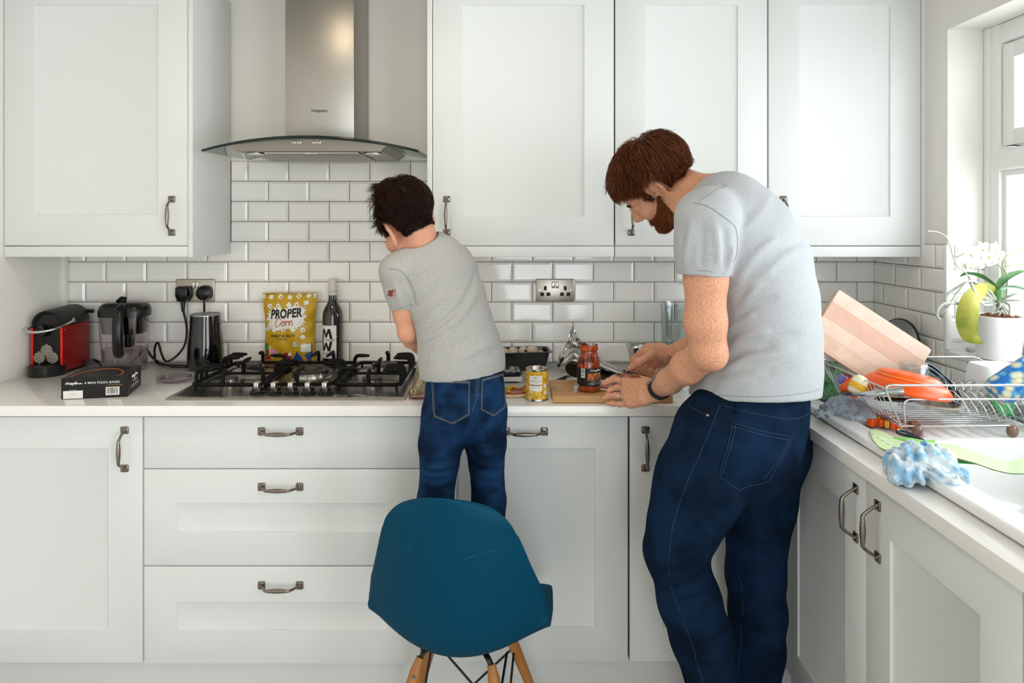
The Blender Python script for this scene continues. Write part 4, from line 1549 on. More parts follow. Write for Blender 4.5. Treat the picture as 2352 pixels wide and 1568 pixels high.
bdecal('printed_pattern', [blob(1115, 935, 42, seed=77, sx=1.1), pl((780, 920), (795, 920), (812, 1030), (796, 1030)), blob(975, 990, 16, seed=5)], M_white, .0014)
bdecal('printed_pattern', [blob(835, 980, 38, seed=70, wob=.3)], mat('pink_ink', '#d99bb8', .5), .0013)
bdecal('printed_pattern', [pl((735, 900), (770, 890), (772, 960), (735, 965)), blob(740, 1000, 14, seed=3)], mat('green_ink', '#1f8a5c', .5), .0012)
m = MB()
for k in range(9): m.rbox(pcx - BW / 2 + .004, pcx + BW / 2 - .004, pcy - .0022, pcy + .002, ZT + BH - .012 + k * .0014, ZT + BH - .0112 + k * .0014, .0003, 1)
m.build('crimped_seal', mat('yellow_foil_dark', '#a9851a', .45), bag, 0, world=True)

# wine bottle
wx, wy = (763 - HX) * 2.548 / FPX, 2.555
wb = thing('wine_bottle', 'dark red wine bottle with white screw cap beside the yellow popcorn bag', 'bottle', (wx, wy, ZT))
R = .0372
m = MB(); m.lathe([(.030, 0), (.0365, .004), (R, .012), (R, .185), (.0345, .203), (.026, .220), (.0175, .236), (.0148, .252), (.0142, .283)], (wx, wy, ZT), 56); m.build('glass', mat('wine_glass', '#0d0707', .06, spec=.7, coat=.6), wb, 60, world=True)
m = MB(); m.lathe([(.0152, .262), (.0155, .264), (.0152, .320), (.0140, .323), (0, .3235)], (wx, wy, ZT), 40); m.build('screw_cap', mat('white_cap', '#d8d2cb', .4), wb, 50, world=True)
m = MB(); m.lathe([(.0154, .2752), (.0156, .2756), (.0156, .2772), (.0154, .2776)], (wx, wy, ZT), 40); m.build('cap_band', mat('grey_ink', '#9a9894'), wb, 50, world=True)
A_0 = -.42      # label centre turned to the side of the coffee machine
def cyl(off, z0):
    def f(x, y, z):
        a = A_0 + x / R
        return (wx + (R + off) * math.sin(a), wy - (R + off) * math.cos(a), ZT + z0 + y)
    return f
LW, L0, L1 = .078, .030, .152
rows = [[cyl(.0003, 0)(-LW / 2 + LW * i / 30, L0 + (L1 - L0) * j / 4, 0) for i in range(31)] for j in range(5)]
m = MB(); m.grid(np.array(rows)); lb = m.build('label', M_white, wb, 60, world=True)
def wt(mb, s_, x, y, w, h, **kw):
    V, F = text_geo(s_, 1.0, **kw)
    ww = V[:, 0].max() - V[:, 0].min(); hh = V[:, 1].max() - V[:, 1].min()
    f = cyl(.0007, 0)
    mb.add([f(x + q[0] * w / ww, y + q[1] * h / hh, 0) for q in V], F)
m = MB()
def wpoly(x, y, w, h, flip):
    # heavy block M; the W is the same shape upside down
    P = [(0, 0), (.2, 0), (.3, .62), (.44, .12), (.56, .12), (.70, .62), (.8, 0), (1, 0), (.83, 1), (.64, 1), (.5, .48), (.36, 1), (.17, 1)]
    f = cyl(.0007, 0)
    q = [(x + (a - .5) * w, y + ((b_ - .5) if not flip else (.5 - b_)) * h) for a, b_ in P]
    k = len(m.v); m.v += [f(a, b_, 0) for a, b_ in q]
    for t_ in ((0, 1, 2, 11, 12), (2, 3, 10, 11), (3, 4, 10), (4, 5, 9, 10), (5, 6, 7, 8, 9)):
        m.f.append(tuple(k + i for i in t_)); m.mi.append(0)
wpoly(.0, .121, .050, .037, False)
wpoly(.0, .0755, .050, .037, True)
wt(m, 'MOST WANTED', .002, .0985, .062, .0062, bold=.02)
wt(m, 'MALBEC', .0, .0485, .028, .0045, bold=.0)
wt(m, 'PRODUCE OF ARGENTINA', .002, .0405, .058, .0022)
m.build('lettering', M_ink, lb, 0, world=True, norm=False)
# ------------------------------------------------------------------ worktop between the child and the adult
M_board = mat('chopping_wood', '#c79a68', .5, var=.55, vscale=26, vcol='#a97a48', vstretch=(.12, 1, 1))
cb0, cb1 = .119, .474
zbd = ZT + .024
cb = thing('chopping_board', 'wooden chopping board lying at the worktop edge under the sauce jar', 'chopping board', (.30, 2.10, ZT))
m = MB(); m.rbox(cb0, cb1, 1.998, 2.205, ZT + .0005, zbd, .004, 3); m.build('board', M_board, cb, 40, world=True)

# sauce jar
M_sauce = mat('tomato_sauce', '#96230a', .25, spec=.6, var=.8, vscale=70, vcol='#c9561c', bump=.2, bscale=120)
M_jar = clear_mat('jar_glass', '#f6efe9', .06)
sx, sy = (1352 - HX) * 2.055 / FPX, 2.055
sj = thing('sauce_jar', 'open glass jar of red pizza sauce with black label on the chopping board', 'jar', (sx, sy, zbd))
JP = [(.0, .001), (.031, .001), (.0345, .005), (.0345, .088), (.033, .096), (.0275, .112), (.0255, .120), (.0255, .124), (.0275, .125), (.0275, .129), (.0262, .130), (.0262, .140), (.0255, .1415)]
m = MB()
rings = [[(sx + r * math.cos(2 * PI * j / 48), sy + r * math.sin(2 * PI * j / 48), zbd + z) for j in range(48)] for r, z in JP[1:]]
m.loft(rings, False); m.build('glass', M_jar, sj, 60, world=True)
m = MB(); m.lathe([(.0295, .004), (.0328, .008), (.0328, .075), (.031, .082), (.018, .080), (0, .076)], (sx, sy, zbd), 40); m.build('sauce', M_sauce, sj, 60, world=True)
# smears of sauce on the inside of the neck, with clear gaps
g = np.random.RandomState(2)
m = MB()
def jr(z): return np.interp(z, [q[1] for q in JP[3:]], [q[0] for q in JP[3:]]) - .0008
na, nz = 150, 56
for i in range(na):
    for k in range(nz):
        a0, a1 = 2 * PI * i / na, 2 * PI * (i + 1) / na
        z0, z1 = .074 + .066 * k / nz, .074 + .066 * (k + 1) / nz
        v = noise3(np.array([[math.cos(a0) * .03, math.sin(a0) * .03, z0 * .7]]), 31, 2, 20)[0]
        if v > (-.30 if z0 < .120 else -.35):
            q_ = []
            for a, z in ((a0, z0), (a1, z0), (a1, z1), (a0, z1)):
                r_ = jr(z) + (.0014 if z > .123 else 0) * 1.6
                q_.append((sx + r_ * math.cos(a), sy + r_ * math.sin(a), zbd + z))
            m.add(q_, [(0, 1, 2, 3)])
m.build('sauce_smears', M_sauce, sj, 60, world=True)
def jw(off, R0=.0348, a_c=0.0):
    def f(x, y, z):
        a = a_c + x / R0
        return (sx + (R0 + off) * math.sin(a), sy - (R0 + off) * math.cos(a), zbd + y)
    return f
def wrap_patch(f, x0, x1, y0, y1, n=24):
    return np.array([[f(lerp(x0, x1, i / n), y, 0) for i in range(n + 1)] for y in (y0, (y0 + y1) / 2, y1)])
AC = .55       # front of the label faces the adult
m = MB(); m.grid(wrap_patch(jw(.0002), -.095, .095, .020, .074, 60)); jl = m.build('label', M_box, sj, 60, world=True)
def jtext(s_, x, y, w, h, m_, off=.0007, **kw):
    V, F = text_geo(s_, 1.0, **kw)
    ww = V[:, 0].max() - V[:, 0].min(); hh = V[:, 1].max() - V[:, 1].min()
    f = jw(off, a_c=AC)
    b = MB(); b.add([f(x + q[0] * w / ww, y + q[1] * h / hh, 0) for q in V], F)
    return b.build('lettering', m_, jl, 0, world=True, norm=False)
b = MB(); f = jw(.0008, a_c=AC)
b.tube([f(-.018 + x * .010, .0655 + y * .005, 0) for x, y in [(a[0], a[1]) for a in smooth_path([(p[0], p[1], 0) for p in pen], 4)]], .0006, 5); b.build('lettering', M_white, jl, 0, world=True)
jtext('PIZZA TOPPER', .004, .0285, .044, .0052, M_white, bold=.0)
jtext('TOMATO & HERB', .002, .0355, .036, .0032, M_white)
jtext('190g e', .018, .0225, .010, .0026, M_white)
b = MB(); b.grid(wrap_patch(jw(.0006, a_c=AC), -.026, .026, .0395, .0605)); b.build('printed_pizza', mat('pizza_print', '#c27a3c', .5, var=.9, vscale=160, vcol='#8e1f14'), jl, 60, world=True)
b = MB(); b.tube([jw(.0009, a_c=AC)(.006 + .018 * math.cos(a), .040 + .019 * math.sin(a), 0) for a in np.linspace(0, PI, 20)], .0008, 5); b.build('printed_rim', mat('crust_print', '#e0c48a', .5), jl, 60, world=True)
fbc = jw(.0006, a_c=-.62)
b = MB(); b.grid(wrap_patch(fbc, -.0065, .0065, .046, .0735, 10)); bb_ = b.build('barcode', M_white, jl, 60, world=True)
b = MB(); y = .050
fb2 = jw(.0010, a_c=-.62)
while y < .072:
    h = rb.choice((.0004, .0008, .0012)); b.grid(wrap_patch(fb2, -.0052, .0052, y, y + h, 6)); y += h + rb.choice((.0005, .0008))
b.build('bars', M_ink, bb_, 0, world=True, norm=False)
# torn foil seal leaning on the jar
c = Vector(at(1320, 893, 2.03))
m = MB(); m.rbox(-.006, .006, -.0006, .0006, .0, .027, .0004, 1, Matrix.Translation((c.x, c.y, zbd + .001)) @ Matrix.Rotation(.25, 4, 'Y'))
tg = m.build('label_tab', mat('grey_tab', '#b6b2ad', .5, var=.9, vscale=500, vcol='#5c5a57', vstretch=(.05, .05, 1)), None, 40)
tag(tg, 'small striped paper tab standing against the sauce jar on the board', 'tab')
# jar lid with sauce on it, behind the jar
c = Vector(onz(1318, 874, zbd)) ; lx, ly = c.x, c.y + .012
jl_ = thing('jar_lid', 'sauce smeared black jar lid standing on edge behind the sauce jar', 'lid', (lx, ly, zbd))
ML = Matrix.Translation((lx, ly, zbd + .030)) @ Matrix.Rotation(-.5, 4, 'Z') @ Matrix.Rotation(-1.05, 4, 'X')
m = MB(); m.lathe([(.0285, 0), (.0295, .002), (.0295, .012), (.027, .0135), (.0265, .003), (0, .003)], (0, 0, 0), 40, ML); m.build('cap', M_blackp, jl_, 50, world=True)
m = MB(); m.lathe([(.022, .0032), (.020, .006), (.010, .0068), (0, .007)], (0, 0, 0), 28, ML); m.build('sauce', M_sauce, jl_, 60, world=True)

# pizzas
M_dough = mat('pizza_dough', '#e7cfae', .75, var=.5, vscale=60, vcol='#d9b98c', bump=.2, bscale=150)


def pizza(c, z, r, label, seed, cover=.82):
    g = np.random.RandomState(seed)
    t = thing('mini_pizza', label, 'pizza', (c[0], c[1], z))
    ph = g.uniform(0, 6.28, 3)
    def rad(a, k=1.0): return r * k * (1 + .03 * math.sin(2 * a + ph[0]) + .02 * math.sin(5 * a + ph[1]))
    rings = []
    for k, zz in ((.90, 0.0005), (1.0, .004), (1.0, .0075), (.95, .0095), (.86, .0085), (.02, .008)):
        rings.append([(c[0] + rad(a, k) * math.cos(a), c[1] + rad(a, k) * math.sin(a), z + zz) for a in np.linspace(0, 2 * PI, 48, endpoint=False)])
    m = MB(); m.loft(rings); m.build('base', M_dough, t, 60, world=True)
    rings = []
    for k, zz in ((1.0, .0083), (.98, .0105), (.8, .0112), (.4, .0115), (.02, .0115)):
        rings.append([(c[0] + r * cover * k * (1 + .08 * math.sin(3 * a + ph[2]) + .06 * math.sin(8 * a + ph[0])) * math.cos(a), c[1] + r * cover * k * (1 + .08 * math.sin(3 * a + ph[2]) + .06 * math.sin(8 * a + ph[0])) * math.sin(a), z + zz + .0008 * math.sin(9 * a * k + 3 * k)) for a in np.linspace(0, 2 * PI, 60, endpoint=False)])
    m = MB(); m.loft(rings); m.build('sauce_layer', M_sauce, t, 60, world=True)
    return t


c1 = onz(1400, 884, zbd + .004)
pizza((.298, 2.092), zbd, .056, 'small pizza base spread with red sauce on the chopping board by the near hand', 1)
# dark baking tray and the pizza on it
tr = thing('baking_tray', 'flat dark grey baking tray behind the chopping board', 'tray', (.39, 2.30, ZT))
m = MB()
def rrect(x0, x1, y0, y1, z, r=.015, n=6):
    out = []
    for cx_, cy_, a0 in ((x1 - r, y1 - r, 0), (x0 + r, y1 - r, PI / 2), (x0 + r, y0 + r, PI), (x1 - r, y0 + r, 1.5 * PI)):
        for i in range(n + 1):
            a = a0 + PI / 2 * i / n
            out.append((cx_ + r * math.cos(a), cy_ + r * math.sin(a), z))
    return out
tx0, tx1, ty0, ty1 = .235, .56, 2.212, 2.40
m.loft([rrect(tx0 + .01, tx1 - .01, ty0 + .01, ty1 - .01, ZT + .0005), rrect(tx0, tx1, ty0, ty1, ZT + .012), rrect(tx0 - .004, tx1 + .004, ty0 - .004, ty1 + .004, ZT + .0125), rrect(tx0 - .004, tx1 + .004, ty0 - .004, ty1 + .004, ZT + .0115), rrect(tx0 + .003, tx1 - .003, ty0 + .003, ty1 - .003, ZT + .010), rrect(tx0 + .013, tx1 - .013, ty0 + .013, ty1 - .013, ZT + .002)], True)
m.build('pan', mat('dark_tray', '#4a4d50', .35, .7), tr, 40, world=True)
pizza((.392, 2.286), ZT + .0025, .062, 'small pizza base with sauce to its rim on the grey baking tray', 2)
# pizza beside the child with ham and sweetcorn on it
pp = (.005, 2.115)
t = pizza(pp, ZT, .058, 'small topped pizza partly behind the standing child', 5, .8)
g = np.random.RandomState(3)
for i in range(26):
    a, r_ = g.uniform(0, 2 * PI), .045 * math.sqrt(g.rand())
    m = MB(); m.ell((pp[0] + r_ * math.cos(a), pp[1] + r_ * math.sin(a), ZT + .0145), (.005, .004, .0032), 10, 8); m.build('sweetcorn_kernel', mat('corn', '#d9a521', .35), t, 60, world=True)
for i in range(6):
    a, r_ = g.uniform(-.7, .9), .03 + .012 * g.rand()
    x, y = pp[0] + r_ * math.cos(a * 2), pp[1] + r_ * math.sin(a * 2) - .01
    m = MB(); m.tube(smooth_path([(x, y, ZT + .013), (x + .012, y + .006, ZT + .018), (x + .024, y + .002, ZT + .013), (x + .034, y - .004, ZT + .012)], 4), .007, 8, flat=.25); m.build('ham_strip', mat('ham', '#b5563f', .4), t, 60, world=True)

# sweetcorn tin
tx, ty = (1233.5 - HX) * 2.045 / FPX, 2.052
tn = thing('sweetcorn_tin', 'opened small tin of sweetcorn with a yellow picture label next to the board', 'tin', (tx, ty, ZT))
TR_ = .0335
m = MB(); m.lathe([(.0322, .0005), (.0340, .0015), (.0340, .0045), (.0333, .0055), (.0333, .089), (.0340, .090), (.0340, .0935), (.0325, .0945), (.0318, .0935), (.0318, .060), (0, .060)], (tx, ty, ZT), 56); m.build('can', mat('tinplate', '#cfcac2', .22, 1.0), tn, 50, world=True)
m = MB(); m.lathe([(.0316, .078), (.0316, .0815), (.02, .083), (0, .082)], (tx, ty, ZT), 40); m.build('corn', mat('corn', '#d9a521', .35, bump=.6, bscale=160), tn, 60, world=True)
def tw(off, a_c=0.0):
    def f(x, y, z):
        a = a_c + x / TR_
        return (tx + (TR_ + off) * math.sin(a), ty - (TR_ + off) * math.cos(a), ZT + y)
    return f
m = MB(); m.grid(np.array([[tw(.0002)(-TR_ * PI + 2 * PI * TR_ * i / 72, y, 0) for i in range(73)] for y in (.006, .03, .06, .0885)]))
tl = m.build('picture_label', mat('corn_print', '#d6a11c', .4, var=.8, vscale=60, vcol='#f0d268', vlo=.46, vhi=.54), tn, 60, world=True)
g = np.random.RandomState(9)
m = MB()
for i in range(170):
    a, y = g.uniform(-1.7, 1.7), g.uniform(.009, .086)
    f = tw(.0001)
    p = Vector(f(a * TR_, y, 0)); n_ = Vector((math.sin(a), -math.cos(a), 0)); u_ = Vector((math.cos(a), math.sin(a), 0))
    s_ = g.uniform(.0026, .0042); th = g.uniform(0, 3.14)
    m.ell((0, 0, 0), (s_, s_ * .75, .0005), 10, 6, frame(p + n_ * .0003, u_ * math.cos(th) + Vector((0, 0, 1)) * math.sin(th), Vector((0, 0, 1)) * math.cos(th) - u_ * math.sin(th), n_))
m.build('printed_kernels', mat('kernel_print', '#c4841a', .45, var=1, vscale=90, vcol='#e9c34c'), tl, 60, world=True)
m = MB(); m.grid(wrap_patch(tw(.0010, -.12), -.0205, .0185, .031, .076)); wl = m.build('white_panel', M_white, tl, 60, world=True)
m = MB()
def ttx(s_, x, y, w, h, off=.0014, a_c=-.12, **kw):
    V, F = text_geo(s_, 1.0, **kw)
    ww = V[:, 0].max() - V[:, 0].min(); hh = V[:, 1].max() - V[:, 1].min()
    f = tw(off, a_c)
    m.add([f(x + q[0] * w / ww, y + q[1] * h / hh, 0) for q in V], F)
ttx('TESCO', -.001, .0705, .014, .0045, bold=.02); ttx('SWEETCORN', -.001, .0615, .030, .0042); ttx('IN WATER', -.001, .056, .013, .0026); ttx('Tender & juicy', -.001, .042, .024, .0028)
m.build('lettering', mat('grey_print', '#6d6a66', .5), wl, 0, world=True, norm=False)
m = MB(); m.grid(wrap_patch(tw(.0014, -.12), -.0185, .0165, .0475, .0505)); m.build('brown_band', mat('brown_band', '#9a6a2c', .5), wl, 60, world=True)
for y0, y1 in ((.040, .052), (.020, .031)):
    m = MB(); m.grid(wrap_patch(tw(.0012, .75), -.005, .005, y0, y1, 8)); m.build('white_tag', M_white, tl, 60, world=True)

# loaf tin with mushrooms
M_enamel = mat('black_enamel', '#141518', .25, spec=.6)
lt = thing('loaf_tin', 'black loaf tin filled with mushrooms against the tiles, partly behind the child', 'loaf tin', (.0, 2.47, ZT))
q0 = Vector((-.005, 2.375, 0)); ang = math.radians(-9)
MTn = Matrix.Translation((.02, 2.485, ZT)) @ Matrix.Rotation(.10, 4, 'Z')
m = MB()
def tr4(a, b, z, r=.012): return [MTn @ Vector(p) for p in rrect(-a, a, -b, b, z, r)]
R4 = [tr4(.098, .042, .001), tr4(.112, .053, .066), tr4(.121, .061, .067), tr4(.121, .061, .0695), tr4(.110, .051, .069), tr4(.097, .041, .004)]
m.loft([[tuple(p) for p in r] for r in R4]); m.build('tin', M_enamel, lt, 40, world=True)
M_mush = mat('mushroom', '#d3c4b0', .7, var=.6, vscale=40, vcol='#a98f74', bump=.1, bscale=100)
spots = [(-.05, .0, .057, .021), (-.015, .012, .060, .018), (.022, .014, .060, .019), (.056, .004, .061, .023), (.02, -.022, .050, .017), (.085, .012, .052, .014), (-.02, -.020, .052, .017), (.06, -.024, .048, .016), (-.08, .01, .055, .018)]
for i, (x, y, z, r) in enumerate(spots):
    p = MTn @ Vector((x, y, z))
    where = ['behind the child', 'behind the child', 'next to the child\'s shirt', 'largest in view', 'low at the front rim', 'smallest, at the far corner', 'behind the child', 'at the front rim, right under the largest', 'behind the child'][i]
    mu = thing('mushroom', 'pale button mushroom in the loaf tin, ' + where, 'mushroom', p, group='mushrooms in the loaf tin')
    M_ = Matrix.Translation(p) @ Matrix.Rotation(.4 * math.sin(i * 2.1), 4, 'X') @ Matrix.Rotation(.5 * math.cos(i * 1.7), 4, 'Y')
    m = MB(); m.lathe([(r * .35, -.1 * r), (r * .9, -.15 * r), (r, .1 * r), (r * .93, .42 * r), (r * .62, .74 * r), (r * .25, .88 * r), (0, .9 * r)], (0, 0, 0), 24, M_); m.build('cap', M_mush, mu, 60, world=True)
    m = MB(); m.lathe([(r * .34, -.75 * r), (r * .3, -.3 * r), (r * .36, -.05 * r)], (0, 0, 0), 14, M_); m.build('stem', M_mush, mu, 60, world=True)

# shallow black food tray with film, peeking out behind the child
ft = thing('food_tray', 'shallow black food tray with torn film just behind the child\'s hip', 'food tray', (-.0, 2.3, ZT))
m = MB(); MF_ = Matrix.Translation((-.045, 2.30, ZT)) @ Matrix.Rotation(.06, 4, 'Z')
def tr5(a, b, z): return [tuple(MF_ @ Vector(p)) for p in rrect(-a, a, -b, b, z, .01)]
m.loft([tr5(.066, .038, .001), tr5(.072, .045, .026), tr5(.078, .050, .0265), tr5(.078, .050, .029), tr5(.070, .043, .028), tr5(.064, .037, .004)]); m.build('tray', M_blackp, ft, 40, world=True)
g = np.random.RandomState(6)
V_ = np.array([[(-.07 + .14 * i / 12, -.042 + .084 * j / 8, .031 + .012 * abs(noise3(np.array([[i * .11, j * .13, 0]]), 3, 2, 2.5)[0])) for i in range(13)] for j in range(9)])
m = MB(); m.grid(V_, M=MF_); m.build('film', clear_mat('film', '#f4f4f2', .12), ft, 60, world=True)
m = MB(); m.rbox(-.03, .076, -.0505, -.0495, .006, .022, .0003, 1, MF_); m.build('paper_label', mat('grey_label', '#c9c8c4', .5), ft, 40, world=True)

# crumpled foil pouch
M_foil = mat('silver_foil', '#c9c8c6', .16, 1.0, bump=.35, bscale=45)
fl = thing('foil_pouch', 'crumpled open silver foil pouch lying behind the sauce jar', 'pouch', (.20, 2.42, ZT))
def crumple(out, seed, amp, f):
    P = out.reshape(-1, 3)
    r_ = np.random.RandomState(seed)
    acc = np.zeros(len(P))
    for k in range(7):
        d_ = r_.normal(size=3); d_ /= np.linalg.norm(d_)
        t_ = (P @ d_) * f * (1 + k * .35) + r_.rand()
        acc += np.abs((t_ % 1) - .5) / (1 + k * .4)
    c_ = P.mean(0)
    n_ = P - c_; n_ /= np.maximum(np.linalg.norm(n_, axis=1, keepdims=True), 1e-6)
    return (P + n_ * (acc - acc.mean())[:, None] * amp).reshape(out.shape)
A_p, B_p = Vector(at(1278, 838, 2.40)), Vector(at(1432, 857, 2.34))
mid_ = []
secs = [(at(1284, 842, 2.43), .004, .030), (at(1292, 826, 2.43), .020, .048), (at(1312, 815, 2.43), .030, .058), (at(1340, 822, 2.42), .030, .056), (at(1370, 832, 2.40), .022, .050), (at(1400, 844, 2.38), .014, .042), (at(1420, 852, 2.36), .009, .034), (at(1434, 858, 2.35), .003, .028)]
rings = []
for c_, h, w in secs:
    c_ = Vector(c_)
    rings.append([(c_.x + .004 * math.sin(3 * a), c_.y + w * math.cos(a), max(c_.z + h * math.sin(a), ZT + .002)) for a in np.linspace(0, 2 * PI, 40, endpoint=False)])
R_ = np.array(smooth_path([np.array(r).ravel() for r in rings], 5)).reshape(-1, 40, 3)
R_ = crumple(R_, 4, .011, 26); R_[..., 2] = np.maximum(R_[..., 2], ZT + .001)
m = MB(); m.loft(R_); m.build('pouch', M_foil, fl, 25, world=True)
base_ = [np.array(at(1286, 828, 2.43)), np.array(at(1300, 806, 2.43)), np.array(at(1330, 806, 2.43)), np.array(at(1352, 820, 2.42))]
tip_ = [np.array(at(1314, 752, 2.45)), np.array(at(1320, 756, 2.45)), np.array(at(1330, 780, 2.44)), np.array(at(1356, 794, 2.42))]
rows = []
for k in range(9):
    t_ = k / 8
    rows.append(smooth_path([lerp(b_, e_, t_ ** .9) + np.array((0, .014 * math.sin(7 * t_ + i), 0)) for i, (b_, e_) in enumerate(zip(base_, tip_))], 5))
G_ = crumple(np.array(rows), 8, .006, 30)
m = MB(); m.grid(G_); m.grid(G_ + np.array((.001, .002, 0))); m.build('torn_flap', M_foil, fl, 25, world=True)

# knife lying behind the board
kf = thing('knife', 'black handled kitchen knife lying flat behind the wooden chopping board', 'knife', (.13, 2.25, ZT))
k0, k1 = Vector(onz(1266, 882, ZT + .008)), Vector(onz(1300, 866, ZT + .008))
k2 = k1 + (k1 - k0) * 1.3
m = MB(); m.tube([k0, lerp(k0, k1, .2), lerp(k0, k1, .7), k1], [.006, .008, .0075, .006], 10); m.build('handle', M_blackp, kf, 60, world=True)
d_ = (k2 - k1); s_ = d_.normalized().cross(Vector((0, 0, 1)))
m = MB(); m.hull([k1 + s_ * .009, k1 - s_ * .009, k1 + d_ * .8 - s_ * .008, k1 + d_, k1 + d_ * .7 + s_ * .009] + [p + Vector((0, 0, .0018)) for p in (k1 + s_ * .008, k1 - s_ * .009, k1 + d_ * .8 - s_ * .008, k1 + d_)]); m.build('blade', M_steel2, kf, 20, world=True)

# steel cup and tall clear glass jug by the wall
c_ = ((1478 - HX) * 2.44 / FPX, 2.44)
cpz = ZT
m = MB(); m.lathe([(.040, .001), (.044, .004), (.052, .060), (.060, .088), (.063, .092), (.0625, .094), (.058, .0915), (.050, .060), (.042, .008), (0, .006)], (c_[0], c_[1], cpz), 48)
tag(m.build('steel_bowl', mat('polished_steel', '#d2d2d0', .12, 1.0), None, 50), 'small polished steel beaker behind the adult\'s far hand', 'beaker')
c_ = ((1556 - HX) * 2.50 / FPX, 2.50)
gj = thing('glass_jug', 'tall clear glass jug standing against the tiles behind the adult\'s arm', 'jug', (c_[0], c_[1], ZT))
m = MB()
rings = [[(c_[0] + r * math.cos(2 * PI * j / 48), c_[1] + r * math.sin(2 * PI * j / 48), ZT + z) for j in range(48)] for r, z in ((.03, .001), (.048, .002), (.052, .01), (.058, .12), (.060, .215), (.064, .238), (.0655, .240), (.0635, .2395), (.058, .215), (.055, .12), (.048, .014), (.01, .012))]
m.loft(rings); m.build('glass', clear_mat('clear_glass', '#f5f9f9', .09), gj, 60, world=True)
m = MB(); m.tube(smooth_path([(c_[0] + .058, c_[1], ZT + .2), (c_[0] + .095, c_[1] - .01, ZT + .19), (c_[0] + .10, c_[1] - .01, ZT + .12), (c_[0] + .058, c_[1], ZT + .07)], 6), .006, 10); m.build('handle', clear_mat('clear_glass', '#f5f9f9'), gj, 60, world=True)

# things by the child's hip: bag of grated cheese and a flat packet of ham
gb = thing('cheese_bag', 'clear plastic bag of grated cheese held up by the child beside the hob', 'bag', (-.28, 2.10, ZT))
secs = [((937, 913), .004, .018, 2.035), ((944, 902), .016, .05, 2.07), ((958, 885), .026, .065, 2.10), ((966, 862), .028, .058, 2.10), ((967, 842), .02, .045, 2.09), ((964, 822), .014, .028, 2.07), ((963, 806), .010, .014, 2.055), ((963, 797), .012, .012, 2.05)]
rings = []
for (px_, py_), w, dpt, Y in secs:
    c_ = Vector(at(px_, py_, Y)); c_.x += .012
    rings.append(np.array([(c_.x + w * math.cos(a), c_.y + dpt * math.sin(a) * .6, max(c_.z + .004 * math.sin(3 * a), ZT + .002)) for a in np.linspace(0, 2 * PI, 36, endpoint=False)]).ravel())
R_ = np.array(smooth_path(rings, 5)).reshape(-1, 36, 3)
R_ = crumple(R_, 14, .006, 40); R_[..., 2] = np.maximum(R_[..., 2], ZT + .0015)
m = MB(); m.loft(R_); m.build('bag', clear_mat('bag_film', '#f3efe6', .12), gb, 30, world=True)
g = np.random.RandomState(12)
m = MB()
for i in range(260):
    t_ = g.rand(); j = 1 + 4.2 * t_
    k_ = int(j); f_ = j - k_
    a_, b_ = secs[min(k_, 6)], secs[min(k_ + 1, 7)]
    c_ = lerp(Vector(at(*a_[0], a_[3])), Vector(at(*b_[0], b_[3])), f_); c_.x += .012
    an, rr_ = g.uniform(0, 6.28), math.sqrt(g.rand()) * .8
    w_, d2 = lerp(a_[1], b_[1], f_), lerp(a_[2], b_[2], f_)
    p = c_ + Vector((w_ * rr_ * math.cos(an), d2 * .6 * rr_ * math.sin(an), 0)); p.z = max(p.z, ZT + .006)
    q_ = Vector(g.normal(size=3)).normalized() * .008
    m.tube([p - q_, p + q_], .0013, 4)
ch = m.build('grated_cheese', mat('cheese', '#e3d3a4', .6), gb, 0, world=True)
tag(ch, kind='stuff')
m = MB()
for a0, b0, w_ in (((952, 872), (948, 888), .004), ((956, 866), (953, 892), .0015)):
    m.tube([Vector(at(*a0, 2.035)), Vector(at(*b0, 2.03))], w_, 6, flat=.2)
m.build('red_print', M_red, gb, 40, world=True)
hp = thing('ham_packet', 'flat packet of red sliced meat lying by the hob corner beside the child', 'packet', (-.26, 2.05, ZT))
hq = [onz(938, 917, ZT), onz(985, 917, ZT), onz(985, 896, ZT), onz(943, 896, ZT)]
m = MB(); m.hull([(p[0], p[1], ZT + z) for p in hq for z in (.0008, .010)], .003, 2); m.build('tray', mat('meat_red', '#8c3a2e', .3, var=.5, vscale=50, vcol='#b5675a', coat=.4), hp, 40, world=True)
m = MB(); c0_, c1_ = Vector(onz(947, 911, ZT + .0105)), Vector(onz(990, 900, ZT + .0105)); m.box(c0_.x, c1_.x, c0_.y, c1_.y, ZT + .0102, ZT + .0108); m.build('paper_label', mat('pink_label', '#cfa79b', .4), hp, 0, world=True)
# ------------------------------------------------------------------ ceramic sink
M_ceramic = mat('white_ceramic', '#f3f4f4', .12, coat=.4)
S = SDF((SX0 - .02, SY0 - .02, .735), (SX1 + .02, SY1 + .02, .955), .0042)
sdf_box(S, SX0, SX1, SY0, SY1, ZT + .0008, ZT + .024, .010)
sdf_box(S, SX0 + .026, SX1 - .026, SY0 + .03, SY1 - .03, .76, ZT + .01, .012)
sdf_box(S, .886, 1.272, 1.610, 1.988, ZT + .011, 1.0, .016, .006, 'sub')
for i in range(9):
    gx = .915 + .041 * i
    S.cone((gx, 1.635, ZT + .0135), (gx, 1.94, ZT + .0125), .006, None, .004, 'sub')
sdf_box(S, .893, 1.268, 1.05, 1.572, .785, 1.1, .035, .008, 'sub')
tag(S.build('ceramic_sink', M_ceramic, None, relax=1), 'white ceramic sink with grooved drainer below the window', 'sink')
zd = ZT + .012       # drainer floor
zr = ZT + .0245      # rim top

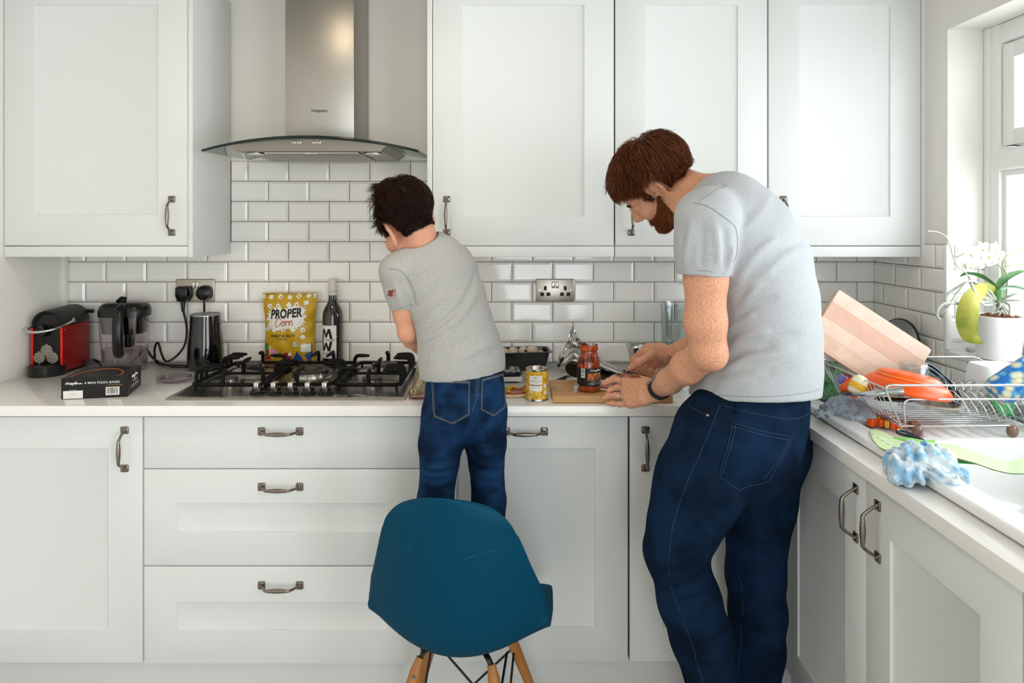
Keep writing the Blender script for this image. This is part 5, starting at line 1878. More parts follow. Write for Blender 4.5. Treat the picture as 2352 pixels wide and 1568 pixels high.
# ------------------------------------------------------------------ wire dish rack
M_wire = mat('rack_wire', '#cfd2d4', .2, 1.0)
rk = thing('dish_rack', 'chrome wire dish rack full of washed things on the drainer', 'dish rack', (1.12, 1.79, zd))
zf, zt = .951, 1.055
yF, yB = 1.652, 1.922
XT0, XT1, XB0, XB1 = .888, 1.335, .945, 1.285
def tl_(y): return lerp(.898, .876, (y - yF) / (yB - yF))
m = MB()
m.tube([(XB0, yF, zf), (XB1, yF, zf), (XB1, yB, zf), (XB0, yB, zf)], .0028, 8, closed=True)
P = smooth_path([(XB0, yF, zf), (.918, yF - .008, 1.010), (.903, yF - .012, 1.042), (.912, yF - .014, 1.053), (.94, yF - .014, zt - .002)], 5)
P += [np.array((1.29, yF - .014, zt - .002))] + smooth_path([(1.31, yF - .014, zt - .003), (1.326, yF - .012, 1.045), (1.318, yF - .006, 1.01), (XB1, yF, zf)], 5)
m.tube(P, .0030, 8)
P = smooth_path([(XB0 - .01, yB, zf), (.895, yB - .004, 1.02), (.876, yB - .008, 1.052), (.89, yB - .005, 1.064), (.93, yB, 1.066)], 5)
P += [np.array((1.27, yB, 1.066))] + smooth_path([(1.305, yB, 1.066), (1.328, yB, 1.055), (1.325, yB, 1.02), (XB1, yB, zf)], 5)
m.tube(P, .0030, 8)
m.tube([(.902, yF - .01, 1.044), (.876, yB - .006, 1.054)], .0024, 8); m.tube([(1.326, yF - .01, 1.044), (1.328, yB - .006, 1.05)], .0024, 8)
m.build('frame', M_wire, rk, 60, world=True)
m = MB()
P = smooth_path([(.962, yF + .010, zf), (.957, yF + .006, .985), (.956, yF + .004, 1.004), (.966, yF + .003, 1.014), (.985, yF + .003, 1.015)], 5)
P += [np.array((1.26, yF + .003, 1.015))] + smooth_path([(1.275, yF + .003, 1.013), (1.282, yF + .004, 1.0), (1.280, yF + .006, .98), (1.276, yF + .008, zf)], 5)
m.tube(P, .0026, 8); m.build('front_hoop', M_wire, rk, 60, world=True)
for i in range(14):
    y = yF + .016 + (yB - yF - .03) * i / 13
    x0 = tl_(y)
    m = MB(); m.tube(smooth_path([(x0, y, 1.048), (x0 + .018, y, 1.01), (XB0 - .006, y, .963), (XB0 + .006, y, zf + .003)], 4) + [np.array((XB1 - .085, y, zf + .003))] + smooth_path([(XB1 - .06, y, zf + .005), (XB1 - .03, y, .975), (1.325, y, 1.046)], 4), .0014, 6)
    m.build('base_wire', M_wire, rk, 60, world=True)
for j, y0 in enumerate((1.715, 1.83)):
    for i in range(8):
        xa = 1.135 + .021 * i
        sg = 1 if j else -1
        m = MB(); m.tube(smooth_path([(xa, y0 - .045, zf + .005), (xa + sg * .012, y0 - .042, zf + .035), (xa + sg * .022, y0 - .022, zf + .062), (xa + sg * .026, y0, zf + .070), (xa + sg * .022, y0 + .022, zf + .062), (xa + sg * .012, y0 + .042, zf + .035), (xa, y0 + .045, zf + .005)], 4), .0013, 6)
        m.build('plate_loop', M_wire, rk, 60, world=True)
M_foot = mat('amber_foot', '#a98a78', .15, trans=.5, var=.5, vscale=90, vcol='#6b4a38')
for x, y in ((.986, yF), (1.217, yF), (.99, yB), (1.222, yB)):
    m = MB(); m.lathe([(.007, 0), (.0115, .003), (.0128, .010), (.0120, .018), (.008, .0255), (.004, .027)], (x, y, zd + .0005), 20); m.build('foot', M_foot, rk, 60, world=True)

# beech board leaning in the rack
M_beech2 = mat('pale_beech', '#d9b6a0', .5, var=.4, vscale=30, vcol='#c79c84')
lb_ = thing('chopping_board', 'pale wooden chopping board tilted upright in the dish rack', 'chopping board', (1.0, 1.88, zf))
def bd(px, py): return Vector(at(px, py, 1.886 + (900 - py) * .00012))
Cn = [bd(1927, 664), bd(2141, 803), bd(2066, 918), bd(1849, 780)]
U_, V__ = (Cn[1] - Cn[0]), (Cn[3] - Cn[0])
LU, LV = U_.length, V__.length
ux_ = U_.normalized(); vy_ = (V__ - ux_ * V__.dot(ux_)).normalized(); nz_ = ux_.cross(vy_)
if nz_.y > 0: nz_ = -nz_
MBd = frame(Cn[0], ux_, vy_, nz_)
def rr2(x0, x1, y0, y1, z, r=.010): return [tuple(MBd @ Vector(p)) for p in rrect(x0, x1, y0, y1, z, r)]
m = MB(); m.loft([rr2(.001, LU - .001, .001, LV - .001, -.019), rr2(0, LU, 0, LV, -.018), rr2(0, LU, 0, LV, -.001), rr2(.001, LU - .001, .001, LV - .001, 0)]); bo = m.build('board', M_beech2, lb_, 40, world=True)
tones = ['#ead0c0', '#ddb5a0', '#e8cdb9', '#e6c7b0', '#deb9a5']
ys = [0, .040, .088, .128, .165, LV]
for i in range(5):
    m = MB(); m.box(.0015, LU - .0015, ys[i] + .0004 + (.0012 if i == 0 else 0), min(ys[i + 1], LV - .0015) - .0004, 0, .0003, MBd)
    m.build('stave', mat('stave_%d' % i, tones[i], .5, var=.45, vscale=26, vcol='#d0a68f' if i % 2 else '#dfbca6', vstretch=(1, 1, 1)), bo, 0, world=True)

# upturned glass
gx, gy = (2099 - HX) * 1.80 / FPX, 1.80
m = MB()
rings = [[(gx + r * math.cos(2 * PI * j / 40), gy + r * math.sin(2 * PI * j / 40), zf + .006 + z) for j in range(40)] for r, z in ((.036, 0), (.039, .002), (.041, .04), (.039, .08), (.034, .112), (.031, .118), (.006, .1185), (.006, .108), (.030, .106), (.036, .08), (.038, .04), (.0355, .001))]
m.loft(rings, False)
tag(m.build('drinking_glass', clear_mat('clear_glass', '#f5f9f9'), None, 60), 'clear glass tumbler upside down before the tilted wooden board', 'glass')

# orange dish lying face down over the front of the rack
oc = Vector(at(2084, 886, 1.735))
MO = Matrix.Translation(oc) @ Matrix.Rotation(math.radians(10), 4, 'Y')
od = thing('orange_dish', 'bright orange plastic dish lying face down across the rack', 'dish', oc)
m = MB(); m.lathe([(.096, -.016), (.104, -.014), (.108, -.008), (.104, .002), (.094, .012), (.086, .016), (.082, .0165), (.076, .026), (.066, .032), (.03, .034), (0, .034)], (0, 0, 0), 56, MO @ Matrix.Scale(.8, 4, (0, 1, 0)))
m.build('shell', mat('orange_plastic', '#f0590f', .3, spec=.5), od, 30, world=True)
m = MB(); m.lathe([(.0795, .0215), (.081, .0205), (.0795, .0235)], (0, 0, 0), 56, MO @ Matrix.Scale(.8, 4, (0, 1, 0))); m.build('ridge', mat('orange_light', '#f98b3a', .3), od, 40, world=True)
# black dish with pale blue edge
dc = Vector(at(2160, 882, 1.80))
u_ = Vector((.80, 0, -.60)); v_ = Vector((.30, .82, .38)); v_ -= u_ * v_.dot(u_); v_.normalize(); n_ = u_.cross(v_)
if n_.z < 0: n_ = -n_
MD_ = frame(dc, u_, v_, n_)
bdh = thing('black_dish', 'round black dish with pale blue edge propped beside the orange dish', 'dish', dc)
m = MB(); m.lathe([(.044, -.014), (.050, -.013), (.060, .0), (.0625, .006), (.061, .0075), (.055, .0), (.047, -.009), (0, -.010)], (0, 0, 0), 48, MD_); m.build('bowl', mat('black_glaze', '#15171b', .25), bdh, 40, world=True)
for r_, z_ in ((.0625, .0065), (.055, .0008), (.0475, -.0080)):
    m = MB(); m.tube([MD_ @ Vector((r_ * math.cos(a), r_ * math.sin(a), z_)) for a in np.linspace(0, 2 * PI, 48, endpoint=False)], .0013, 8, closed=True); m.build('edge_line', mat('pale_blue_glaze', '#9fb6c6', .25), bdh, 60, world=True)
# white saucer under them
m = MB(); sc0 = Vector(at(2160, 905, 1.775)); m.lathe([(.03, 0), (.045, .003), (.062, .011), (.063, .012), (.060, .0125), (.044, .005), (0, .004)], (0, 0, 0), 44, Matrix.Translation((sc0.x - .01, sc0.y, .964)) @ Matrix.Rotation(.06, 4, 'Y'))
tag(m.build('saucer', mat('cream_glaze', '#efe6d2', .2), None, 40), 'cream saucer lying flat under the black dish', 'saucer')
# steel handled utensil
ut = thing('ladle', 'utensil with smooth steel handle end lying over the front rails', 'utensil', at(2040, 898, 1.67))
P = [at(2076, 896, 1.638), at(2064, 897, 1.642), at(2040, 899, 1.652), at(2012, 903, 1.662), at(1985, 905, 1.68), at(1960, 905, 1.72)]
m = MB(); m.tube(smooth_path(P, 6), [.006] + [.0118] * 10 + [.011] * 9 + [.009] * 6 + [.006] * 5, 16, flat=.75); m.build('handle', mat('soft_steel', '#b9bdc0', .25, 1.0), ut, 60, world=True)
m = MB(); m.tube(smooth_path([at(1962, 905, 1.72), at(1945, 903, 1.76), at(1935, 902, 1.80)], 5), .008, 12, flat=.6); m.build('shank', M_blackp, ut, 60, world=True)
m = MB(); P = [at(2098, 918, 1.70), at(2060, 918, 1.70), at(2030, 916, 1.71), at(2012, 914, 1.73)]; m.tube(smooth_path(P, 6), [.006] + [.0085] * 17 + [.005], 12, flat=.6)
tag(m.build('spatula_handle', M_blackp, None, 60), 'flat black utensil handle under the steel handled one', 'utensil')
# small plastic pieces in the corner of the rack
def blob_thing(name, label, cat, parts, mats, rough=None):
    t = thing(name, label, cat, parts[0][0])
    for (c, r, pn), m_ in zip(parts, mats):
        b = MB(); b.ell(tuple(c), r, 24, 14); b.build(pn, m_, t, 60, world=True)
    return t
M_or, M_ye, M_cr, M_pu, M_dr = mat('orange_plastic', '#f0590f'), mat('yellow_plastic', '#e9b11f', .35), mat('cream_plastic', '#efe3c8', .35), mat('violet_plastic', '#8080c9', .35), mat('dark_red_plastic', '#7c1d26', .4)
m = MB(); c = at(1972, 884, 1.735); M_ = Matrix.Translation(c) @ Matrix.Rotation(.5, 4, 'Y'); m.lathe([(.012, -.026), (.019, -.020), (.0215, 0), (.019, .016), (.012, .024), (0, .026)], (0, 0, 0), 28, M_)
cu = thing('cream_beaker', 'rounded cream plastic beaker lying behind the slanted rack wires', 'beaker', c)
m.build('cup', M_cr, cu, 60, world=True)
m = MB(); m.lathe([(.0205, -.012), (.0218, -.008), (.0218, .0), (.021, .004)], (0, 0, 0), 28, M_); m.build('yellow_band', M_ye, cu, 60, world=True)
m = MB()
for px_, py_, Y_, r in ((1944, 893, 1.79, .016), (1952, 880, 1.80, .013), (1962, 900, 1.76, .014), (1992, 892, 1.74, .015)):
    m.ell(tuple(at(px_, py_, Y_)), (r, r, r * 1.1), 20, 12)
m.tube([at(1944, 893, 1.79), at(1962, 900, 1.76), at(1992, 892, 1.74)], .010, 12); m.tube([at(1944, 893, 1.79), at(1952, 880, 1.80)], .010, 12)
tag(m.build('orange_toy', M_or, None, 60), 'lumpy orange plastic toy behind the slanted rack wires', 'toy')
m = MB(); m.rbox(-.010, .010, -.010, .010, -.013, .013, .005, 3, Matrix.Translation(at(1935, 872, 1.83)) @ Matrix.Rotation(.4, 4, 'Y')); tag(m.build('violet_block', M_pu, None, 60), 'small violet plastic block at the far corner of the rack', 'toy')
m = MB(); m.rbox(-.007, .007, -.007, .007, -.008, .008, .003, 3, Matrix.Translation(at(1947, 864, 1.83)) @ Matrix.Rotation(.6, 4, 'Y')); tag(m.build('red_block', M_dr, None, 60), 'small dark red plastic block above the orange toy', 'toy')
# plates and tubs at the window end
gc = Vector(at(2292, 912, 1.78)); u_ = Vector((.74, .1, -.66)).normalized(); v_ = Vector((.45, .55, .55)); v_ -= u_ * v_.dot(u_); v_.normalize(); n_ = u_.cross(v_)
m = MB(); m.lathe([(.030, -.004), (.036, -.003), (.052, .006), (.0535, .008), (.050, .008), (.034, .001), (0, 0)], (0, 0, 0), 44, frame(gc, u_, v_, n_)); tag(m.build('green_plate', mat('green_plastic', '#3fae5b', .35), None, 40), 'small bright green plastic plate slotted between the wire loops', 'plate')
wc_ = Vector(at(2285, 853, 1.86))
wt_ = thing('white_tub', 'white plastic tub turned upside down at the window end of the rack', 'tub', wc_)
m = MB()
def tubring(a, b, z): return [tuple(wc_ + Vector(p)) for p in rrect(-a, a, -b, b, z, .018)]
m.loft([tubring(.066, .05, -.075), tubring(.064, .048, -.07), tubring(.057, .042, .012), tubring(.053, .038, .021), tubring(.045, .03, .0235)]); m.build('tub', mat('white_plastic', '#f2f2f2', .3), wt_, 40, world=True)
m = MB(); m.loft([tubring(.069, .053, -.078), tubring(.0695, .0535, -.074), tubring(.069, .053, -.070)]); m.build('rim', mat('white_plastic', '#f2f2f2'), wt_, 40, world=True)
# patterned cup
pc0, pc1 = Vector(at(2282, 905, 1.70)), Vector(at(2392, 842, 1.70))
M_bub = bpy.data.materials.new('bubble_print'); M_bub.use_nodes = True
nt = M_bub.node_tree; b_ = nt.nodes['Principled BSDF']; b_.inputs['Roughness'].default_value = .25
tc = nt.nodes.new('ShaderNodeTexCoord'); vo = nt.nodes.new('ShaderNodeTexVoronoi'); vo.inputs['Scale'].default_value = 42
rp = nt.nodes.new('ShaderNodeValToRGB'); rp.color_ramp.elements[0].color = srgb('#cfe3c9'); rp.color_ramp.elements[0].position = .25; rp.color_ramp.elements[1].color = srgb('#1c6fc4'); rp.color_ramp.elements[1].position = .62
e = rp.color_ramp.elements.new(.45); e.color = srgb('#63b7d9'); e = rp.color_ramp.elements.new(.36); e.color = srgb('#e8b98f')
nt.links.new(tc.outputs['Object'], vo.inputs['Vector']); nt.links.new(vo.outputs['Distance'], rp.inputs[0]); nt.links.new(rp.outputs[0], b_.inputs['Base Color'])
ax = (pc1 - pc0); LA = ax.length; ax.normalize(); uu = ax.orthogonal().normalized(); MC_ = frame(pc0, uu, ax.cross(uu), ax)
m = MB(); m.lathe([(.020, 0), (.030, .003), (.036, .016), (.040, LA * .6), (.042, LA), (.040, LA), (.037, LA * .6), (0, .02)], (0, 0, 0), 44, MC_)
tag(m.build('patterned_beaker', M_bub, None, 40), 'blue and green bubble patterned plastic beaker lying at the window end of the rack', 'beaker')

# loose things on the drainer
M_dk = mat('navy_plastic', '#26323f', .35)
tc_ = thing('toy_chain', 'orange and yellow linked toy chain lying in front of the grey cloth', 'toy', onz(2035, 978, zd))
cc_ = Vector(onz(2036, 968, zd + .012))
for i in range(15):
    a = 2 * PI * i / 15
    p = cc_ + Vector((.030 * math.cos(a), .034 * math.sin(a), .002 * math.sin(2 * a)))
    m = MB(); m.rbox(-.0055, .0055, -.005, .005, -.009, .009, .003, 2, Matrix.Translation(p) @ Matrix.Rotation(a + PI / 2, 4, 'Z')); m.build('link', M_ye if i % 3 == 1 else M_or, tc_, 50, world=True)
m = MB(); m.rbox(-.016, .016, -.009, .009, -.009, .009, .003, 2, Matrix.Translation(cc_ + Vector((-.036, -.004, 0))) @ Matrix.Rotation(.5, 4, 'Z')); m.build('clasp', M_or, tc_, 50, world=True)
m = MB(); m.rbox(-.018, .018, -.010, .010, -.011, -.004, .002, 2, Matrix.Translation(cc_ + Vector((-.002, .0, 0))) @ Matrix.Rotation(.5, 4, 'Z')); m.build('blue_plate', mat('toy_blue', '#2a5ca0', .4), tc_, 50, world=True)
bt_ = thing('striped_toy', 'little orange and navy striped toy between the rack feet', 'toy', onz(2098, 982, zd))
bc_ = Vector(onz(2097, 976, zd + .012))
for i in range(6):
    r = (.006, .0105, .012, .012, .010, .006)[i]
    m = MB(); m.ell(tuple(bc_ + Vector((-.014 + .0065 * i, .002 * i, .0))), (.0048, r, r), 16, 10); m.build('stripe', M_or if i % 2 == 0 else M_dk, bt_, 60, world=True)
pl_ = thing('peeler', 'navy handled peeler with a hole in its end under the rack rail', 'peeler', onz(2090, 996, zd))
h0, h1 = Vector(onz(2064, 990, zr + .006)), Vector(onz(2118, 1010, zr + .006))
dv = (h1 - h0).normalized(); sv = dv.cross(Vector((0, 0, 1)))
m = MB()
ring_o = [h0 + dv * (.016 + .017 * math.cos(a)) + sv * .0115 * math.sin(a) for a in np.linspace(0, 2 * PI, 26, endpoint=False)]
m.tube(ring_o, .0042, 8, closed=True); m.tube([h0 + dv * .032, h0 + dv * .05, h1], [.011, .0085, .006], 12, flat=.6); m.build('handle', M_dk, pl_, 60, world=True)
m = MB(); m.tube([p + Vector((0, 0, .0035)) for p in ring_o], .0013, 6, closed=True); m.build('hole_rim', M_steel2, pl_, 60, world=True)
m = MB(); m.tube(smooth_path([h1, h1 + dv * .03 + Vector((0, 0, -.004)), h1 + dv * .05 + Vector((0, 0, -.004))], 4), [.004] * 4 + [.003] * 4 + [.0015], 8, flat=.4); m.build('blade', M_steel2, pl_, 60, world=True)

# green plastic strap curling over the rim into the bowl
st_ = thing('plastic_strap', 'long pale green bendy plastic strap with holes curling over the sink rim', 'strap', onz(2100, 1020, zr))
zz = zr + .004
E_ = [((1999, 986), (2000, 996), zz), ((2012, 986), (2006, 1010), zz), ((2030, 992), (2022, 1027), zz), ((2060, 1006), (2048, 1036), zz), ((2100, 1013), (2082, 1038), zz + .003), ((2150, 1016), (2125, 1041), zz + .004), ((2195, 1022), (2175, 1043), zz), ((2228, 1035), (2200, 1052), zz - .004), ((2262, 1047), (2240, 1063), zz - .008), ((2300, 1056), (2280, 1077), zz - .012), ((2325, 1058), (2318, 1086), zz - .014), ((2345, 1053), (2352, 1087), zz - .012), ((2362, 1066), (2385, 1084), zz - .012), ((2375, 1080), (2405, 1085), zz - .014)]
A = np.array([np.concatenate([onz(*a, z), onz(*b, z)]) for a, b, z in E_])
A = np.array(smooth_path(A, 5)).reshape(-1, 2, 3)
rows = np.stack([A[:, 0] * (1 - t) + A[:, 1] * t for t in np.linspace(0, 1, 7)], 1)
m = MB(); m.grid(rows); m.grid(rows - np.array((0, 0, .002)))
m.build('strap', mat('pale_green', '#cfe6b4', .4), st_, 60, world=True)
E_ = [((2150, 1030), (2160, 1052), zz - .004), ((2185, 1040), (2186, 1061), zz - .006), ((2215, 1046), (2212, 1063), zz - .009), ((2250, 1057), (2246, 1066), zz - .013), ((2290, 1075), (2280, 1079), zz - .018)]
A = np.array([np.concatenate([onz(*a, z), onz(*b, z - .006)]) for a, b, z in E_]); A = np.array(smooth_path(A, 5)).reshape(-1, 2, 3)
rows = np.stack([A[:, 0] * (1 - t) + A[:, 1] * t for t in np.linspace(0, 1, 5)], 1)
m = MB(); m.grid(rows); m.grid(rows - np.array((0, .0012, .001))); m.build('folded_end', mat('leaf_green', '#5cb56a', .4), st_, 60, world=True)
E_ = [((2052, 1003), (2050, 1007), zz + .002), ((2085, 1004), (2085, 1012), zz + .006), ((2120, 1010), (2120, 1016), zz + .006), ((2146, 1010), (2148, 1014), zz + .008)]
A = np.array([np.concatenate([onz(*a, z), onz(*b, z - .003)]) for a, b, z in E_]); A = np.array(smooth_path(A, 5)).reshape(-1, 2, 3)
m = MB(); m.grid(A); m.grid(A - np.array((0, .0012, .001))); m.build('raised_edge', mat('mid_green', '#8ccf6e', .4), st_, 60, world=True)
for x, y in ((2008, 996), (2020, 1004), (2030, 1010), (2043, 1018)):
    m = MB(); m.lathe([(.0042, 0), (.0042, .0008), (0, .001)], tuple(onz(x, y, zz + .0008)), 16); m.build('hole', mat('hole_white', '#f2f4ee', .5), st_, 40, world=True)

# cloths
def cloth(name, label, lo, hi, ells, amp, freq, seed, m_, h=.0024, floor=None):
    S = SDF(lo, hi, h)
    for c, r in ells:
        S.ell(c, r, None, .014)
    sdf_rough(S, amp, freq, seed)
    if floor is not None:
        S.plane((0, 0, floor), (0, 0, -1))
    return tag(S.build(name, m_, None, relax=1), label, 'cloth')
O3 = lambda px, py, z: np.array(onz(px, py, z))
zc = zd + .0
cloth('grey_cloth', 'crumpled grey blue cloth on the drainer in front of the rack', (.80, 1.56, zd - .004), (1.06, 1.98, 1.02),
      [(O3(1918, 945, zd + .012), (.030, .036, .014)), (O3(1935, 935, zd + .022), (.034, .034, .026)), (O3(1960, 945, zd + .020), (.040, .034, .026)), (O3(1968, 958, zd + .014), (.036, .028, .018)), (O3(1990, 962, zd + .012), (.022, .022, .014)), (O3(1900, 950, zd + .014), (.03, .012, .005))], .007, 17, 3,
      mat('grey_cloth', '#aeb9c3', .95, spec=.1, var=.6, vscale=60, vcol='#8d9aa6', bump=.2, bscale=400), floor=zd + .0008)
cloth('dish_cloth', 'scrunched pale blue and white dishcloth over the front rim of the sink', (.74, 1.24, .90), (1.08, 1.62, 1.02),
      [(O3(2085, 1070, zr + .010), (.036, .040, .022)), (O3(2110, 1055, zr + .022), (.040, .040, .026)), (O3(2145, 1065, zr + .018), (.040, .036, .026)), (O3(2165, 1085, zr + .008), (.03, .03, .018)), (O3(2070, 1085, zr + .002), (.022, .028, .020)), (O3(2180, 1098, zr + .004), (.028, .02, .008))], .010, 15, 7,
      mat('blue_white_cloth', '#dbe7ef', .95, spec=.1, var=1.0, vscale=34, vcol='#8fbcdc', bump=.3, bscale=300, vlo=.44, vhi=.60), floor=ZT + .0035)
cloth('green_cloth', 'crumpled green cloth on the worktop behind the adult\'s hip', (.80, 1.84, zd - .004), (1.08, 2.2, 1.08),
      [(O3(1905, 890, zr + .02), (.034, .05, .055)), (O3(1915, 880, zr + .03), (.03, .05, .05)), (O3(1890, 905, zr + .008), (.05, .035, .012)), (O3(1925, 902, zr + .008), (.03, .035, .012))], .010, 13, 5,
      mat('green_cloth', '#5f9168', .9, spec=.1, var=.5, vscale=20, vcol='#7fae7c'), floor=zr)

# dark lid standing in the corner behind the board
pcn = Vector(((2046 - HX) * 2.33 / FPX, 2.33, ZT + .104))
pcn.x = 1.318
nl = Vector((-.93, -.18, .22)).normalized(); ul = Vector((0, 0, 1)).cross(nl).normalized(); vl = nl.cross(ul)
pl2 = thing('pan_lid', 'grey pan lid standing on edge in the corner behind the wooden board', 'pan lid', pcn)
m = MB(); m.lathe([(.094, -.004), (.098, -.002), (.099, .003), (.094, .008), (.06, .018), (0, .022)], (0, 0, 0), 48, frame(pcn, ul, vl, nl)); m.build('lid', mat('lid_steel', '#8d9292', .4, .6), pl2, 40, world=True)
m = MB(); m.tube([pcn + (ul * math.cos(a) + vl * math.sin(a)) * .099 for a in np.linspace(0, 2 * PI, 48, endpoint=False)], .004, 8, closed=True); m.build('rim', M_blackp, pl2, 60, world=True)

# ------------------------------------------------------------------ orchid on the sill
px0, py0 = 1.447, 2.02
orc = thing('potted_orchid', 'potted white orchid with drooping leaf on the window sill', 'plant', (px0, py0, WZ0))
m = MB(); m.lathe([(.052, .0005), (.056, .003), (.0605, .125), (.0615, .128), (.059, .1285), (.056, .118), (0, .112)], (px0, py0, WZ0), 48); m.build('pot', mat('white_pot', '#f1f2f2', .35), orc, 40, world=True)
g = np.random.RandomState(5)
m = MB()
for i in range(70):
    a, r_ = g.uniform(0, 6.28), .05 * math.sqrt(g.rand())
    M_ = Matrix.Translation((px0 + r_ * math.cos(a), py0 + r_ * math.sin(a), WZ0 + .117 + .010 * g.rand())) @ Matrix.Rotation(g.uniform(0, 3), 4, 'X') @ Matrix.Rotation(g.uniform(0, 3), 4, 'Z')
    m.rbox(-.009, .009, -.004, .004, -.003, .003, .001, 1, M_)
tag(m.build('bark_chips', mat('bark', '#8c5a3a', .9, var=1, vscale=60, vcol='#5e3a26'), orc, 30, world=True), kind='stuff')
oY = py0
def O(px, py, dy=0.0): return Vector(at(px, py, oY + dy))
def leaf(name, pts, widths, m_, fold_=.25, up=Vector((0, 0, 1))):
    P = [Vector(p) for p in smooth_path(pts, 6)]
    n = len(P)
    W = np.interp(np.linspace(0, 1, n), np.linspace(0, 1, len(widths)), widths)
    rows = []
    for i, p in enumerate(P):
        t = (P[min(i + 1, n - 1)] - P[max(i - 1, 0)]).normalized()
        s_ = t.cross(up); s_ = s_.normalized() if s_.length > 1e-4 else Vector((1, 0, 0))
        nn = s_.cross(t)
        rows.append([tuple(p + s_ * W[i] * u + nn * (abs(u) ** 1.5) * W[i] * fold_) for u in np.linspace(-1, 1, 11)])
    A = np.array(rows)
    b = MB(); b.grid(A); b.grid(A - np.array((0, 0, .0016)))
    return b.build(name, m_, orc, 70, world=True)
M_leaf = mat('orchid_leaf', '#447f47', .4, spec=.4, var=.5, vscale=20, vcol='#6c9c52')
M_leaf2 = mat('yellowing_leaf', '#77832c', .45, spec=.3, var=.8, vscale=16, vcol='#a39f42')
leaf('leaf', [O(2290, 668), O(2262, 664, -.02), O(2232, 690, -.05), O(2222, 735, -.06), O(2230, 770, -.06), O(2258, 788, -.05)], [.008, .020, .027, .029, .023, .002], M_leaf2, .12, Vector((.35, 1, .1)))
leaf('leaf', [O(2291, 664), O(2275, 650, .01), O(2250, 636, .02), O(2225, 629, .02), O(2206, 634, .02)], [.009, .015, .017, .012, .002], M_leaf, .5)
leaf('leaf', [O(2292, 662), O(2308, 645, .01), O(2330, 633, .02), O(2360, 625, .02), O(2390, 628, .02)], [.009, .015, .018, .014, .002], M_leaf, .5)
leaf('leaf', [O(2296, 668), O(2320, 660, -.02), O(2350, 665, -.05), O(2380, 680, -.06)], [.009, .016, .017, .003], mat('pale_leaf', '#a9cdb4', .4), .4)
m = MB(); m.ell(tuple(O(2292, 672)), (.012, .012, .014), 16, 10); m.tube([O(2292, 672), O(2294, 690), O(2296, 712)], [.010, .009, .007], 12); m.build('base', M_leaf, orc, 60, world=True)
M_root = mat('aerial_root', '#c9cfc4', .6, var=.6, vscale=30, vcol='#8f968c')
roots = [[(2290, 690), (2265, 660), (2225, 648), (2180, 672), (2168, 688)], [(2285, 690), (2235, 645), (2205, 665), (2180, 700), (2158, 722)], [(2282, 695), (2240, 692), (2200, 697), (2168, 697), (2152, 718), (2161, 740)], [(2295, 690), (2302, 705), (2294, 725), (2290, 738), (2262, 732)],
         [(2298, 690), (2318, 700), (2320, 720), (2318, 750), (2328, 770)], [(2300, 690), (2340, 690), (2375, 694)], [(2298, 692), (2322, 722), (2342, 750), (2330, 785), (2323, 793)], [(2296, 694), (2312, 720), (2330, 735), (2350, 738)], [(2290, 695), (2262, 700), (2244, 680), (2232, 655), (2226, 632)], [(2285, 694), (2256, 680), (2238, 652)], [(2300, 688), (2330, 676), (2360, 672)], [(2292, 690), (2298, 700), (2286, 716)]]
for i, r in enumerate(roots):
    q = [O(x, y, -.035 * math.sin(PI * .9 * k / (len(r) - 1)) * (1 if i % 3 else .4)) for k, (x, y) in enumerate(r)]
    m = MB(); P = smooth_path(q, 5); m.tube(P, [.0030 if i % 2 else .0038] * (len(P) - 2) + [.0026, .001], 8); m.build('aerial_root', M_root, orc, 60, world=True)
M_stem = mat('flower_stem', '#9aa27a', .5)
q = [O(2292, 690), O(2238, 672, -.01), O(2232, 650), O(2218, 626), O(2200, 612), O(2189, 588), O(2184, 568), O(2174, 545), O(2155, 533), O(2130, 530)]
m = MB(); m.tube(smooth_path(q, 5), .0019, 8); m.build('flower_stem', mat('dry_stem', '#cfc6b8', .6), orc, 60, world=True)
q = [O(2312, 680), O(2314, 640, .01), O(2308, 620), O(2303, 608), O(2312, 588), O(2345, 577, .01), O(2385, 575)]
m = MB(); m.tube(smooth_path(q, 5), .0024, 8); m.tube(smooth_path([O(2303, 606), O(2330, 611), O(2380, 600)], 5), .0022, 8); m.build('flower_stem', M_stem, orc, 60, world=True)
q = [O(2296, 665, .02), O(2302, 635, .03), O(2298, 612, .03), O(2275, 598, .03), O(2245, 578, .03), O(2220, 580, .03), O(2200, 589, .03), O(2188, 586, .03)]
m = MB(); m.tube(smooth_path(q, 5), .0018, 8); m.build('flower_stem', M_stem, orc, 60, world=True)
M_petal = mat('white_petal', '#fbfafa', .5, sss=.0)
def flower(c, s, yaw, roll, name='flower'):
    M_ = Matrix.Translation(c) @ Matrix.Rotation(yaw, 4, 'Z') @ Matrix.Rotation(PI / 2, 4, 'X') @ Matrix.Rotation(roll, 4, 'Z')
    b = MB()
    for k, (a, L_, w) in enumerate(((90, 1, .5), (210, 1, .5), (330, 1, .5), (20, 1.05, .85), (160, 1.05, .85))):
        a = math.radians(a)
        rows = []
        for t in np.linspace(0, 1, 9):
            ww = w * math.sin(PI * min(t * .92 + .06, 1)) ** .7 * .55
            rows.append([tuple(M_ @ Vector((s * (t * L_ * math.cos(a) - u * ww * math.sin(a)), s * (t * L_ * math.sin(a) + u * ww * math.cos(a)), s * (.12 * math.sin(PI * t) - .15 * u * u * ww + (.03 if k > 2 else 0))))) for u in np.linspace(-1, 1, 7)])
        A = np.array(rows); b.grid(A); b.grid(A + np.array(M_.to_3x3() @ Vector((0, 0, -.0008))))
    f = b.build(name, M_petal, orc, 70, world=True)
    b = MB(); b.ell((0, -.12 * s, .18 * s), (.14 * s, .18 * s, .12 * s), 14, 10, M_); b.build('lip', mat('orchid_lip', '#d9b24a', .5, var=.8, vscale=200, vcol='#f3ead2'), f, 60, world=True)
